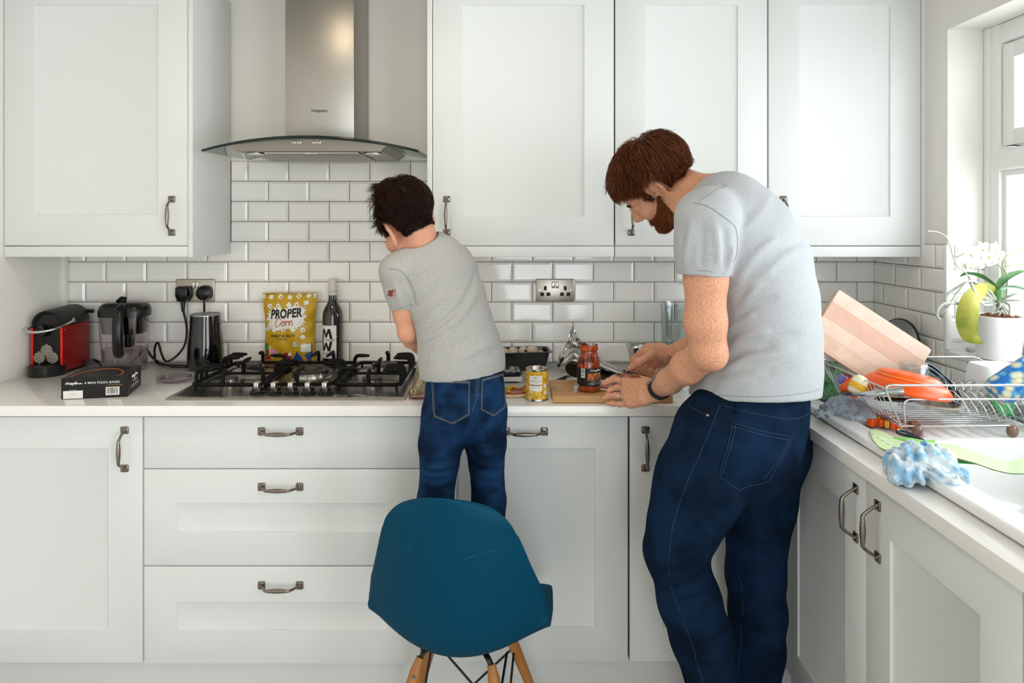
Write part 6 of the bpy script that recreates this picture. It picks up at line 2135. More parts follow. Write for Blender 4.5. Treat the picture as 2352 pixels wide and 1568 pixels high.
for x, y, s, yw, rl in ((2210, 608, .026, .3, .2), (2232, 584, .027, -.2, -.3), (2256, 572, .026, .1, .4), (2272, 588, .027, -.3, 0), (2285, 572, .025, .4, -.2), (2262, 604, .024, 0, .3), (2228, 612, .022, .5, 0), (2292, 592, .025, -.2, .5)):
    flower(O(x, y, .025), s, yw, rl)
# small grey block on the sill
m = MB(); m.rbox(-.011, .011, -.010, .010, 0, .012, .002, 2, Matrix.Translation(at(2230, 801, 2.13).xy.to_3d() + Vector((0, 0, WZ0 + .0003)))); tag(m.build('sill_block', mat('grey_block', '#b9bcbf', .4), None, 40), 'tiny grey plastic block on the sill beside the white flower pot', 'block')
# ------------------------------------------------------------------ people: shared materials and hair


def attr_mat(name, c0, c1, rough, attrname='tone', metal=0.0, spec=0.3, sheen=0.0):
    m = mat(name, c0, rough, metal, spec)
    nt = m.node_tree
    b = nt.nodes['Principled BSDF']
    a = nt.nodes.new('ShaderNodeAttribute')
    a.attribute_name = attrname
    mx = nt.nodes.new('ShaderNodeMix')
    mx.data_type = 'RGBA'
    mx.inputs[6].default_value = srgb(c0)
    mx.inputs[7].default_value = srgb(c1)
    nt.links.new(a.outputs['Fac'], mx.inputs[0])
    nt.links.new(mx.outputs[2], b.inputs['Base Color'])
    return m


M_skin = mat('freckled_skin', '#dda486', 0.5, spec=0.3, var=0.5, vscale=240, vcol='#b0673f', vdetail=5, bump=.05, bscale=180, vlo=.42, vhi=.68)
M_skin2 = mat('child_skin', '#dba084', 0.5, spec=0.3, var=0.3, vscale=30, vcol='#cc8a6c')
M_jean = mat('dark_denim', '#152a45', 0.9, spec=0.05, var=0.8, vscale=9, vcol='#0d1826', bump=.25, bscale=900, vdetail=8)
M_jean2 = mat('blue_denim', '#1c3c62', 0.9, spec=0.06, var=0.9, vscale=14, vcol='#0e1c30', bump=.25, bscale=900, vdetail=8)
M_tee = mat('heather_jersey', '#b6b9bd', 0.92, spec=0.1, var=0.5, vscale=170, vcol='#9a9da2', vstretch=(1, 1, 5), bump=.12, bscale=600, sheen=.15, vdetail=6)
M_tee2 = mat('grey_jersey', '#b2b1af', 0.92, spec=0.1, var=0.5, vscale=200, vcol='#979694', vstretch=(1, 1, 3), bump=.12, bscale=600, sheen=.15, vdetail=6)
M_hair = attr_mat('auburn_hair', '#1d0e08', '#8f5029', .4, spec=.22)
M_hair2 = attr_mat('dark_hair', '#0c0605', '#3d2013', .45, spec=.2)
M_beard = attr_mat('ginger_beard', '#5d2b16', '#b06c40', .6, spec=.15)
M_stitch = mat('denim_stitch', '#41597a', .9)
M_stitch2 = mat('tan_stitch', '#8b8578', .9)
M_seam = mat('jersey_seam', '#8f9296', .95)
M_seam2 = mat('jersey_seam_warm', '#8b8b89', .95)


def head_frame(f, up):
    f = np.array(f, float); f /= np.linalg.norm(f)
    u = np.array(up, float); u -= f * (u @ f); u /= np.linalg.norm(u)
    l = np.cross(u, f)          # the figure's own left
    return np.stack([l, f, u], 1)


def add_head(S, C, B, sc, ears=True, k=.012, child=0.0, es=1.08):
    """head in its own frame: B columns = left, forward, up; sc scales an adult head"""
    def W(l, f, u):
        return C + B @ (np.array([l, f, u]) * sc)
    E = lambda c, r, kk=k: S.ell(W(*c), np.array(r) * sc, B, kk)
    K = lambda a, b, r0, r1=None, kk=k: S.cone(W(*a), W(*b), r0 * sc, (r0 if r1 is None else r1) * sc, kk)
    E((0, -.022, .042 + child * .02), (.075, .106, .085))
    E((0, .045, .045), (.061, .047, .062))
    E((0, .035, -.02), (.058, .05, .06))
    S.econe(W(0, .045, -.03), W(0, .062, -.095), B[:, 0], (.056 * sc, .045 * sc), (.032 * sc, .03 * sc), .02)
    for s_ in (-1, 1):
        K((s_ * .056, .005, -.05), (s_ * .022, .072, -.1), .016, .016, .02)
        E((s_ * .036, .066, -.03), (.026, .024, .026), .015)
        K((s_ * .012, .092, .022), (s_ * .045, .078, .02), .008, .007, .01)
        S.ell(W(s_ * .031, .098, .003), np.array((.017, .016, .011)) * sc, B, .008, 'sub')
        E((s_ * .031, .081, .002), (.013, .012, .0115), .002)
        E((s_ * .011, .103, -.036), (.0085, .010, .008), .006)
    K((0, .094, .012), (0, .117, -.031), .0085, .0105, .008)
    K((0, .084, .022), (0, .088, -.03), .0115, .013, .008)
    E((0, .083, -.104), (.02, .017, .016), .014)
    K((-.019, .091, -.064), (.019, .091, -.064), .0065, None, .006)
    K((-.016, .09, -.073), (.016, .09, -.073), .0075, None, .006)
    S.cone(W(-.022, .099, -.0685), W(.022, .099, -.0685), .003 * sc, None, .003, 'sub')
    if ears:
        for s_ in (-1, 1):
            # ear plate leaning out and back
            a = B @ np.array([s_ * .42, -.75, .1]); a /= np.linalg.norm(a)       # towards the rear rim
            up = B @ np.array([s_ * .1, -.28, 1.0]); up -= a * (up @ a); up /= np.linalg.norm(up)
            nrm = np.cross(a, up)
            A = np.stack([a, up, nrm], 1)
            c = W(s_ * .077, -.012, -.002)
            S.ell(c + a * .004 * sc * es, np.array((.017, .031, .006)) * sc * es, A, .006)
            rim = [(-.010, .014), (-.004, .028), (.008, .033), (.018, .024), (.021, .008), (.016, -.010), (.006, -.024), (-.006, -.031)]
            out = nrm * np.sign((nrm @ B[:, 0]) * s_)
            P = smooth_path([c + (a * x + up * y) * sc * es + out * .003 * sc * es for x, y in rim], 4)
            S.chain(P, [0.0046 * sc * es] * (len(P) - 1) + [.006 * sc * es], .003)
            S.ell(c + (a * -.001 + up * -.003) * sc * es + out * .007 * sc * es, np.array((.0085, .013, .006)) * sc * es, A, .004, 'sub')
            S.cone(c + (a * .009 + up * .018) * sc * es + out * .007 * sc * es, c + (a * .012 + up * -.006) * sc * es + out * .006 * sc * es, .0035 * sc * es, None, .003, 'sub')
            E((s_ * .068, .006, -.008), (.007, .006, .008), .004)
    return W


def hair_mesh(S, C, B, sc, region, whorl, length, thick, lift, grav, n, r, name, m, parent, seed=3, cap=.005, jitter=.25, steps=9, sep=0.0, capname=True, flowdir=None):
    """dark cap plus combed strands; region(local)->bool, length(local)->m, thick(local)->m"""
    g = np.random.RandomState(seed)
    V, Q = S.mesh()
    L = ((V - C) @ B) / sc
    reg = region(L) & (np.linalg.norm(L - np.array((0, .0, .02)), axis=1) < .165)
    # cap: skin faces in the region, pushed out
    N = S.normal(V)
    fq = reg[Q].all(1)
    used = np.unique(Q[fq])
    mp = np.full(len(V), -1); mp[used] = np.arange(len(used))
    capV = V[used] + N[used] * (cap + thick(L[used]) * .45 + .0012 * noise3(V[used], 5, 2, 60))[:, None]
    capQ = mp[Q[fq]]
    # roots
    tri = np.where(fq)[0]
    a = V[Q[tri]]
    ar = np.linalg.norm(np.cross(a[:, 1] - a[:, 0], a[:, 3] - a[:, 0]), axis=1)
    pick = g.choice(len(tri), n, p=ar / ar.sum())
    w = g.rand(n, 2)
    q = a[pick]
    root = (q[:, 0] * (1 - w[:, :1]) + q[:, 1] * w[:, :1]) * (1 - w[:, 1:]) + (q[:, 3] * (1 - w[:, :1]) + q[:, 2] * w[:, :1]) * w[:, 1:]
    Lr = ((root - C) @ B) / sc
    ln = length(Lr) * (0.75 + .5 * g.rand(n))
    th = thick(Lr) * (.25 + .75 * g.rand(n) ** .7)
    wh = C + B @ (np.array(whorl) * sc)
    clump = noise3(root, seed + 9, 2, 45)[:, None]
    side = g.normal(size=(n, 3)) * jitter
    swirl = B @ np.array((.5, .9, .2)) + g.normal(size=(n, 3)) * .6
    P = root.copy()
    paths = [P.copy()]
    step = (ln / steps)[:, None]
    gv = np.array([0, 0, -1.0])
    for i in range(steps):
        nn = S.normal(P)
        fl = P - wh
        if flowdir is not None:
            fl = fl / np.maximum(np.linalg.norm(fl, axis=1, keepdims=True), 1e-6) + flowdir(((P - C) @ B) / sc) @ B.T
        fl = fl - nn * (fl * nn).sum(1, keepdims=True)
        dw = np.linalg.norm(fl, axis=1, keepdims=True) if flowdir is None else 1.0
        near = np.exp(-(dw / (.028 * sc)) ** 2)
        fl = fl / np.maximum(np.linalg.norm(fl, axis=1, keepdims=True), 1e-6) * (1 - near) + (swirl - nn * (swirl * nn).sum(1, keepdims=True)) * near
        fl /= np.maximum(np.linalg.norm(fl, axis=1, keepdims=True), 1e-6)
        t = i / steps
        tw = np.cross(fl, nn) * clump * .55
        d = fl + tw + nn * lift * (1 - t * 1.3) + gv * grav * t + side
        d /= np.linalg.norm(d, axis=1, keepdims=True)
        P = P + d * step
        v = S.val(P)
        hmin = (cap + th * min(1.0, (i + 1) / 3.0))
        push = np.where(v > -.05, np.clip(hmin - v, 0, .01), 0)[:, None]
        P = P + S.normal(P) * push
        if sep:
            pull = np.where(v < .05, np.clip(v - hmin - sep, 0, .01), 0)[:, None]
            P = P - S.normal(P) * pull * .5
        paths.append(P.copy())
    sv, sq = strands(np.stack(paths, 1), r * (.6 + .8 * g.rand(n)))
    tone = np.clip(.45 + .3 * noise3(root, 11, 2, 70) + .25 * g.normal(size=n), 0, 1)
    tone = np.repeat(tone, (steps + 1) * 3)
    VV = np.concatenate([capV, sv]); QQ = np.concatenate([capQ, sq + len(capV)])
    return mesh_np(name, VV, QQ, m, parent, {'tone': np.concatenate([np.full(len(capV), .12), tone])})


def finger(S, pts, r0, r1, k=.004):
    n = len(pts)
    S.chain([np.array(p) for p in pts], [lerp(r0, r1, i / (n - 1)) for i in range(n)], k)
    for p in pts[1:-1]:          # knuckles
        S.ell(p, (r0 * 1.06,) * 3, None, .003)


# ------------------------------------------------------------------ the adult at the corner of the worktop
man = thing('person', 'adult in grey t-shirt and dark blue jeans bending over the chopping board at the corner', 'person', (.6, 1.77, 0))
A_ = lambda px, py, Y: np.array(at(px, py, Y))
fwd, lft = np.array((-.86, .5, 0)), np.array((-.5, -.86, 0))

H = .0036
S = SDF((.14, 1.42, -.01), (.95, 2.22, 1.74), H)
earc = A_(1513, 441, 1.83)
Bh = head_frame((-.596, .38, -.707), (-.785, -.093, .612))
HS = .93
Ch = earc - Bh @ np.array([.080, -.010, -.002]) * HS
Wh = add_head(S, Ch, Bh, HS)
# neck
nb = A_(1652, 470, 1.765)
S.econe(Wh(0, -.035, -.045), nb, Bh[:, 0], (.055, .060), (.062, .064), .02)
S.econe(Wh(0, .005, -.055), nb + np.array((-.02, 0, -.05)), Bh[:, 0], (.048, .05), (.055, .06), .02)
# trunk and legs under the clothes
spine = [A_(1737, 915, 1.77), A_(1757, 800, 1.77), A_(1750, 680, 1.765), A_(1728, 590, 1.76), A_(1690, 520, 1.75), A_(1660, 468, 1.745)]
S.loft([(spine[0], lft, .14, .09), (spine[1], lft, .15, .10), (spine[2], lft, .155, .10), (spine[3], lft, .165, .105), (spine[4], lft, .17, .10), (spine[5], lft, .13, .075)], .03)
shL, shR = A_(1624, 503, 1.60), np.array((.625, 1.885, 1.455))
S.cone(spine[5] - (0, 0, .012), shL - (0, 0, .006), .046, .05, .03); S.cone(spine[5], shR, .06, .055, .03)
hipL, hipR = A_(1655, 1000, 1.69), A_(1762, 1005, 1.85)
legL = [hipL, A_(1603, 1115, 1.675), A_(1548, 1262, 1.68), A_(1580, 1380, 1.70), A_(1607, 1460, 1.715), A_(1648, 1640, 1.75)]
legR = [hipR, A_(1742, 1150, 1.855), A_(1735, 1320, 1.86), A_(1740, 1405, 1.865), A_(1738, 1490, 1.87), A_(1732, 1650, 1.875)]
S.chain(legL, [.08, .078, .056, .054, .05, .038], .03)
S.chain(legR, [.08, .074, .056, .054, .05, .038], .03)
for p in (legL[-1], legR[-1]):
    a = np.array((p[0], p[1], .05)); S.cone(p, a, .036, .04, .02); S.cone(a + (0.03, -.01, -.005), a + np.array((-.13, .06, -.012)), .036, .026, .02)
# left arm
elL, wrL = A_(1628, 806, 1.615), A_(1511, 896, 1.845)
S.loft([(shL, fwd, .055, .052), (A_(1621, 640, 1.60), fwd, .0485, .046), (A_(1620, 740, 1.605), fwd, .0475, .045), (elL, fwd, .040, .040)], .02)
mid = elL * .62 + wrL * .38
up_ = np.array((0, .3, 1.0))
S.loft([(elL, up_, .040, .039), (mid, up_, .039, .040), (elL * .25 + wrL * .75, up_, .030, .032), (wrL, up_, .024, .030)], .02)
S.cone(elL + (.008, -.014, -.012), elL + (.0, -.01, -.01), .026, None, .02)
# left hand, back upwards, fingers spread to the rim of the pizza
kn = [A_(1437, 877, 1.945), A_(1436, 893, 1.93), A_(1439, 911, 1.912), A_(1446, 927, 1.895)]
pc = (kn[0] + kn[1] + kn[2] + kn[3]) / 4
hu = (kn[3] - kn[0]); hu /= np.linalg.norm(hu)
S.loft([(wrL, hu, .031, .022), (wrL * .6 + pc * .4, hu, .040, .0185), (wrL * .2 + pc * .8 + np.array((0, 0, -.003)), hu, .043, .0145)], .012)
for i in range(4):
    S.cone(wrL * .55 + pc * .45 + hu * (-.022 + .015 * i), kn[i], .014, .0125, .008)
    S.ell(kn[i] + (0, 0, .002), (.0125,) * 3, None, .006)
tips = [[A_(1415, 871, 1.975), A_(1398, 874, 1.985), A_(1387, 880, 1.985)],
        [A_(1416, 890, 1.955), A_(1403, 895, 1.965), A_(1396, 901, 1.965)],
        [A_(1414, 908, 1.935), A_(1397, 909, 1.95), A_(1387, 914, 1.95)],
        [A_(1424, 928, 1.915), A_(1408, 927, 1.93), A_(1396, 926, 1.94)]]
for i in range(4):
    finger(S, [kn[i]] + tips[i], .0096 - .001 * (i == 3), .0076 - .001 * (i == 3), .003)
finger(S, [wrL * .7 + pc * .3 + np.array((.01, .03, 0)), A_(1468, 884, 1.965), A_(1440, 889, 1.99), A_(1420, 892, 2.0)], .0145, .0095)
# right arm, forearm coming out behind the left one
elR, wrR = A_(1664, 768, 1.925), A_(1545, 816, 2.06)
S.loft([(shR, fwd, .055, .052), ((shR + elR) / 2, fwd, .047, .045), (elR, fwd, .042, .04)], .02)
S.loft([(elR, up_, .042, .04), (elR * .6 + wrR * .4, up_, .04, .041), (elR * .2 + wrR * .8, up_, .030, .032), (wrR, up_, .027, .029)], .02)
# right fist on the spoon handle
kR = A_(1487, 815, 2.075)
S.loft([(wrR, up_, .028, .022), (wrR * .5 + kR * .5, up_, .036, .021), (kR, up_, .037, .019)], .012)
thumb = [A_(1528, 822, 2.025), A_(1497, 814, 2.015), A_(1468, 832, 2.02), A_(1447, 846, 2.035)]
finger(S, thumb, .0155, .0095, .006)
f4 = [[A_(1475, 806, 2.07), A_(1456, 826, 2.085), A_(1452, 846, 2.07), A_(1462, 851, 2.05)],
      [A_(1486, 812, 2.06), A_(1466, 836, 2.075), A_(1470, 853, 2.06), A_(1482, 848, 2.04)],
      [A_(1498, 822, 2.055), A_(1482, 845, 2.065), A_(1487, 858, 2.05), A_(1497, 850, 2.03)],
      [A_(1511, 830, 2.05), A_(1497, 851, 2.055), A_(1502, 861, 2.04), A_(1512, 852, 2.025)]]
for q in f4:
    finger(S, q, .0108, .009)
man_skin = S
body = S.build('body', M_skin, man, relax=2)

# hair, combed forward from the crown


def reg_m(L):
    l, f, u = L[:, 0], L[:, 1], L[:, 2]
    g = np.interp(f, [-.13, -.10, -.06, -.04, -.032, .012, .016, .032, .036, .06, .08, .11], [-.022, -.03, -.036, -.03, .042, .044, -.012, -.012, .03, .055, .072, .085])
    g = np.where(np.abs(l) < .045, np.interp(f, [-.13, -.09, -.03, 0, .05, .1], [-.024, -.036, -.04, .0, .06, .084]), g)
    return (u > g) & ~((f > .03) & (u < .06) & (np.abs(l) < .058)) & ((np.abs(l) < .0765) | (u > .03) )


def len_m(L):
    return np.clip(.010 + .050 * np.clip((L[:, 2] - .04) / .06, 0, 1) + .020 * np.clip(-L[:, 1] / .08, 0, 1) * np.clip((L[:, 2] + .03) / .05, 0, 1) - .008 * np.clip((L[:, 1] - .02) / .06, 0, 1), .009, .06)


def thk_m(L):
    return .003 + (.020 - .010 * np.clip((L[:, 1] - .02) / .06, 0, 1)) * np.maximum(np.clip((L[:, 2] - .01) / .06, 0, 1), np.clip((L[:, 2] + .035) / .05, 0, 1) * np.clip((-L[:, 1] - .03) / .05, 0, 1))


hair_mesh(S, Ch, Bh, HS, reg_m, (0.0, -.06, .13), len_m, thk_m, .3, .6, 11000, .0007, 'hair', M_hair, man, jitter=.16, sep=.003)


def reg_b(L):
    l, f, u = L[:, 0], L[:, 1], L[:, 2]
    g = np.interp(f, [.0, .02, .05, .075, .09, .105], [-.0, -.02, -.042, -.05, -.052, -.052])
    lip = (np.abs(u + .069) < .012) & (np.abs(l) < .021) & (f > .083)
    return (u < g) & (f > .002 + .25 * np.maximum(-.09 - u, 0)) & (u > -.135) & ~lip & (f > -.55 * (u + .06) - .03)


hair_mesh(S, Ch, Bh, HS, reg_b, (0, -.02, .12), lambda L: np.full(len(L), .009), lambda L: np.full(len(L), .0025), .8, .5, 5000, .0005, 'beard', M_beard, man, seed=8, cap=.001, jitter=.3, steps=4)
g_ = np.random.RandomState(4)
eb = []
for s_ in (-1, 1):
    for i in range(130):
        t = g_.rand()
        p = Wh(s_ * lerp(.012, .05, t), lerp(.101, .083, t) , lerp(.022, .026, t) + g_.normal() * .0022)
        p = S.snap(p, .0005)[0]
        d = Bh @ np.array((s_ * .8, -.1, .35 - .7 * t)) * .010
        eb.append([p, p + d * .5 + Bh @ np.array((0, .0015, 0)), p + d])
V, Q = strands(np.array(eb), .0005)
mesh_np('eyebrows', V, Q, M_beard, man, {'tone': np.full(len(V), .2)})

# grey t-shirt
T = SDF((.36, 1.42, .86), (.92, 2.05, 1.62), .0036)
SH = [(A_(1733, 918, 1.77), .198, .160), (A_(1740, 880, 1.77), .194, .151), (A_(1754, 830, 1.77), .184, .138), (A_(1764, 770, 1.77), .178, .127),
      (A_(1757, 690, 1.768), .181, .127), (A_(1738, 610, 1.762), .190, .131), (A_(1706, 545, 1.755), .192, .127), (A_(1678, 496, 1.747), .178, .104), (A_(1660, 470, 1.745), .105, .078)]
T.loft([(c, lft, a, b) for c, a, b in SH], .022)
T.cone(A_(1668, 800, 1.80), A_(1645, 905, 1.815), .05, .062, .03)
T2 = SDF((.36, 1.42, .86), (.92, 2.05, 1.62), .0036)
for sh, e in ((shL, A_(1616, 632, 1.603)), (shR, shR + (elR - shR) * .45)):
    T2.loft([(A_(1660, 480, 1.745) * .35 + sh * .65, fwd, .070, .072), (sh + (0, 0, .002), fwd, .069, .068), ((sh + e) / 2, fwd, .066, .064), (e, fwd, .0625, .0605)], .03)
    T.cone(A_(1660, 472, 1.745), sh + (0, 0, .015), .056, .05, .03)
    T2.plane(e, (-.04, 0, -1) if sh is shL else elR - shR, lo=e - .09, hi=e + .09)
    T2.cone(e - (0, 0, -.035), e + (0, 0, -.05), .056, .057, .004, 'sub') if sh is shL else None
q_ = np.maximum(.012 - np.abs(T.d - T2.d), 0) / .012
T.d = np.minimum(T.d, T2.d) - q_ * q_ * .003
T.cone(A_(1674, 462, 1.75), A_(1648, 470, 1.74), .062, .062, .03)
# folds
def fold(px, h=.004, r=.011, Y=0):
    h, r = h * 3.0, r * .75
    P = [T.hit(x, y) for x, y in px]
    P = smooth_path(P, 4)
    T.ridge(T.snap(P), r, h)
fold([(1700, 705), (1745, 640), (1800, 590), (1850, 570)], .005, .016)
fold([(1690, 660), (1712, 615), (1745, 575), (1790, 540)], .004, .014)
fold([(1672, 800), (1720, 770), (1770, 760)], .005, .016)
fold([(1655, 860), (1705, 830), (1780, 815), (1830, 800)], .004, .016)
fold([(1680, 745), (1730, 705), (1790, 680)], -.004, .013)
fold([(1660, 830), (1720, 800), (1790, 790)], -.004, .013)
fold([(1640, 880), (1700, 865), (1770, 860)], .003, .014)
fold([(1640, 900), (1680, 880), (1740, 872)], .004, .013)
fold([(1665, 770), (1700, 735), (1735, 720)], .005, .013)
fold([(1760, 860), (1810, 840), (1860, 815)], .003, .014)
fold([(1740, 800), (1790, 775), (1840, 765)], -.003, .014)
fold([(1690, 690), (1730, 655), (1770, 630)], -.004, .012)
fold([(1590, 500), (1580, 560), (1572, 620)], .004, .012)
fold([(1615, 500), (1612, 560), (1612, 620)], -.003, .012)
fold([(1640, 500), (1648, 560), (1650, 610)], .004, .012)
fold([(1664, 520), (1668, 570), (1664, 620)], -.004, .012)
fold([(1684, 560), (1680, 590), (1668, 625)], .005, .010)
# straight hem and cuffs, arms' openings
T.plane((.66, 1.77, 1.2785 - .16 * 1.77), (0, -.16, -1))
T.econe(A_(1733, 913, 1.77), A_(1733, 960, 1.77), lft, (.190, .152), (.192, .154), .004, 'sub')
# neck opening
T.econe(nb * .45 + Wh(0, -.035, -.045) * .55, nb + (nb - Wh(0, -.035, -.045)) * -.12, Bh[:, 0], (.070, .075), (.070, .073), .006, 'sub')
man_tee = T
tee = T.build('t_shirt', M_tee, man, relax=2)


def seam(S_, px, r, name, m, parent, off=.0006, dash=None):
    P = smooth_path([S_.hit(x, y) for x, y in px], 5)
    P = S_.snap(P, off)
    mb = MB()
    if dash:
        L = np.concatenate([[0], np.cumsum(np.linalg.norm(np.diff(P, axis=0), axis=1))])
        n = max(int(L[-1] / (dash * 1.5)), 2)
        for i in range(n):
            a, b = L[-1] * i / n, L[-1] * (i + .66) / n
            q = [[np.interp(x, L, P[:, j]) for j in range(3)] for x in (a, (a + b) / 2, b)]
            mb.tube(q, r, 5)
    else:
        mb.tube([tuple(p) for p in P], r, 6)
    return mb


sm = MB()
for px in ([(1592, 466), (1625, 474), (1662, 498), (1690, 525), (1694, 560)], [(1694, 560), (1690, 590), (1676, 612)], [(1562, 622), (1615, 621), (1668, 628)], [(1606, 462), (1640, 440), (1672, 424)]):
    seam(T, px, .0009, '', None, None, .0003).build('seam', M_seam, man, 60, world=True)
q = seam(T, [(1592, 893), (1650, 907), (1740, 911), (1830, 905), (1882, 893)], .0008, '', None, None, .0002)
sm.add(q.v, q.f)
sm.build('hem_seam', M_seam, man, 60, world=True)

# dark jeans
J = SDF((.30, 1.45, .0), (.90, 2.05, 1.10), .0040)
J.loft([(A_(1733, 855, 1.77), lft, .172, .124), (A_(1730, 893, 1.77), lft, .176, .128), (A_(1722, 950, 1.77), lft, .186, .136), (A_(1716, 1010, 1.775), lft, .186, .138)], .03)
J.ell(A_(1722, 1040, 1.70), (.115, .115, .12), None, .04)
J.ell(A_(1772, 1020, 1.835), (.098, .10, .115), None, .04)
J.chain([A_(1650, 1000, 1.68)] + [p + np.array((0.004, 0, 0)) for p in legL[1:]], [.112, .104, .0735, .0735, .0735, .062], .03)
J.chain([A_(1757, 1030, 1.85)] + legR[1:], [.108, .094, .074, .0725, .070, .062], .03)
J.econe(A_(1610, 1090, 1.67), A_(1570, 1200, 1.675), fwd, (.105, .10), (.088, .085), .02)
jr = np.random.RandomState(5)
def jfold(px, h, r):
    h = h * 2.6
    P = J.snap(smooth_path([J.hit(x, y) for x, y in px], 4))
    J.ridge(P, r, h)
for px, h, r in (([(1600, 1268), (1560, 1290), (1510, 1300)], .006, .012), ([(1612, 1300), (1575, 1325), (1520, 1335)], .006, .012), ([(1625, 1340), (1590, 1355), (1540, 1360)], .005, .012),
                 ([(1640, 1380), (1610, 1400), (1550, 1420)], .004, .012), ([(1660, 1440), (1630, 1455), (1580, 1470)], .004, .012), ([(1665, 1500), (1640, 1510), (1590, 1520)], .004, .012),
                 ([(1675, 1310), (1720, 1300), (1780, 1310)], .004, .012), ([(1685, 1370), (1730, 1360), (1785, 1365)], .004, .012), ([(1685, 1430), (1730, 1425), (1785, 1440)], .004, .012),
                 ([(1780, 1240), (1740, 1225), (1700, 1230)], .005, .014), ([(1650, 1100), (1690, 1150), (1680, 1200)], .004, .02), ([(1600, 1180), (1625, 1215), (1640, 1235)], .005, .016)):
    jfold(px, h, r)
for p in (legL[-1], legR[-1]):
    J.plane((p[0], p[1], .06), (0, 0, -1), lo=(p[0] - .1, p[1] - .1, 0), hi=(p[0] + .1, p[1] + .1, .2))
J.plane((.66, 1.77, 1.315 - .16 * 1.77), (0, .16, 1))
man_jean = J
J.build('jeans', M_jean, man, relax=3)
st = MB()
for px in ([(1685, 972), (1750, 990), (1818, 1002)], [(1684, 980), (1750, 998), (1812, 1010)], [(1682, 975), (1668, 1035), (1652, 1092)], [(1689, 977), (1675, 1037), (1658, 1090)],
           [(1652, 1094), (1675, 1112), (1696, 1126)], [(1818, 1004), (1786, 1066), (1758, 1106), (1696, 1128)], [(1812, 1006), (1780, 1064), (1752, 1100)],
           [(1655, 930), (1630, 990), (1600, 1060), (1570, 1130), (1545, 1210), (1534, 1290)], [(1534, 1300), (1545, 1360), (1575, 1440), (1600, 1520), (1616, 1566)],
           [(1662, 932), (1740, 950), (1820, 962), (1855, 950)], [(1580, 930), (1605, 945), (1624, 953)], [(1697, 1320), (1704, 1360), (1702, 1450), (1698, 1560)]):
    q = seam(J, px, .00055, '', None, None, .0024 if px[0][0] in (1685, 1684, 1682, 1689, 1652, 1818, 1812) else .0003, dash=.0028)
    q.build('stitch_line', M_stitch, man, 60, world=True)
pk = MB()
c4 = [(1684, 973), (1818, 1003), (1790, 1062), (1757, 1105), (1697, 1127), (1653, 1093)]
def patch(S_, poly, off, n=14, th=.0015):
    """a cloth patch lying on a surface, outline given corner by corner"""
    pc_ = np.array(poly, float)
    ce = pc_.mean(0)
    ring = []
    for i in range(len(pc_)):
        a, b = pc_[i], pc_[(i + 1) % len(pc_)]
        ring += [a + (b - a) * t / 5 for t in range(5)]
    rows = []
    for k in range(n + 1):
        rows.append([S_.hit(*(ce + (q - ce) * (1 - k / n * .999))) for q in ring])
    A = np.array(rows)
    sh = A.shape
    F = S_.snap(A.reshape(-1, 3), off).reshape(sh)
    B0 = S_.snap(A[:1].reshape(-1, 3), -.001).reshape(1, sh[1], 3)
    return np.concatenate([B0, F])
pk.grid(patch(J, c4, .0016), closed_v=True)
pk.build('back_pocket', M_jean, man, 60, world=True)
rv = MB(); p = J.hit(1625, 954); nn = J.normal(p)[0]
rv.ell(p + nn * .001, (.0045, .0045, .0045)); rv.build('rivet', mat('copper_rivet', '#8a7f76', .35, 1.0), man, 60, world=True)
# belt loop
bl = MB(); bl.tube([tuple(J.snap(J.hit(x, y), .002)[0]) for x, y in ((1693, 926), (1692, 938), (1690, 950))], .004, 6, flat=.4); bl.build('belt_loop', M_jean, man, 60, world=True)

# watch and ring
wd = wrL - (elL * .25 + wrL * .75); wd /= np.linalg.norm(wd)
wc = wrL - wd * .016
wu = np.array(up_) - wd * (np.array(up_) @ wd); wu /= np.linalg.norm(wu)
wv = np.cross(wd, wu)
M_watch = mat('watch_rubber', '#111214', .45)
wb = MB()
R_ = []
for j in range(32):
    a = 2 * PI * j / 32
    d_ = wu * math.cos(a) + wv * math.sin(a)
    lo_, hi_ = 0.0, .08
    for _ in range(18):
        mm_ = (lo_ + hi_) / 2
        if S.val(wc + d_ * mm_)[0] < 0: lo_ = mm_
        else: hi_ = mm_
    R_.append(hi_)
R_ = np.array(R_)
for _ in range(2): R_ = (np.roll(R_, 1) + np.roll(R_, -1) + 2 * R_) / 4
rr = []
for off, ww in ((.0005, -.009), (.0035, -.0085), (.0035, .0085), (.0005, .009)):
    rr.append([tuple(wc + (wu * math.cos(2 * PI * j / 32) + wv * math.sin(2 * PI * j / 32)) * (R_[j] + off) + wd * ww) for j in range(32)])
wb.grid(np.array(rr), closed_v=True, closed_u=True)
wa = wb.build('watch', M_watch, man, 50, world=True)
fd = wu * .75 + wv * (.66 if wv[1] < 0 else -.66) * -1
fd = wu * .80 + np.array((-.45, -.25, 0)); fd -= wd * (fd @ wd); fd /= np.linalg.norm(fd)
ang = math.atan2(fd @ wv, fd @ wu)
rf = np.interp(ang % (2 * PI), np.linspace(0, 2 * PI, 33), np.append(R_, R_[0]))
fcx = MB(); fcx.rbox(-.019, .019, -.016, .016, -.002, .006, .003, 3, frame(wc + fd * (rf + .001), np.cross(fd, wd), wd, fd) )
fcx.build('watch_face', mat('watch_glass', '#8f979b', .08, .6), wa, 50, world=True)
rc, rd = kn[2] * .45 + tips[2][0] * .55, tips[2][0] - kn[2]; rd /= np.linalg.norm(rd)
q1 = np.cross(rd, (0, 0, 1.0)); q1 /= np.linalg.norm(q1); q2 = np.cross(rd, q1)
rg = MB(); rg.tube([tuple(rc + (q1 * math.cos(a) + q2 * math.sin(a)) * .0118) for a in np.linspace(0, 2 * PI, 24, endpoint=False)], .0016, 8, closed=True)
rg.build('ring', mat('silver', '#d9d6d2', .18, 1.0), man, 60, world=True)
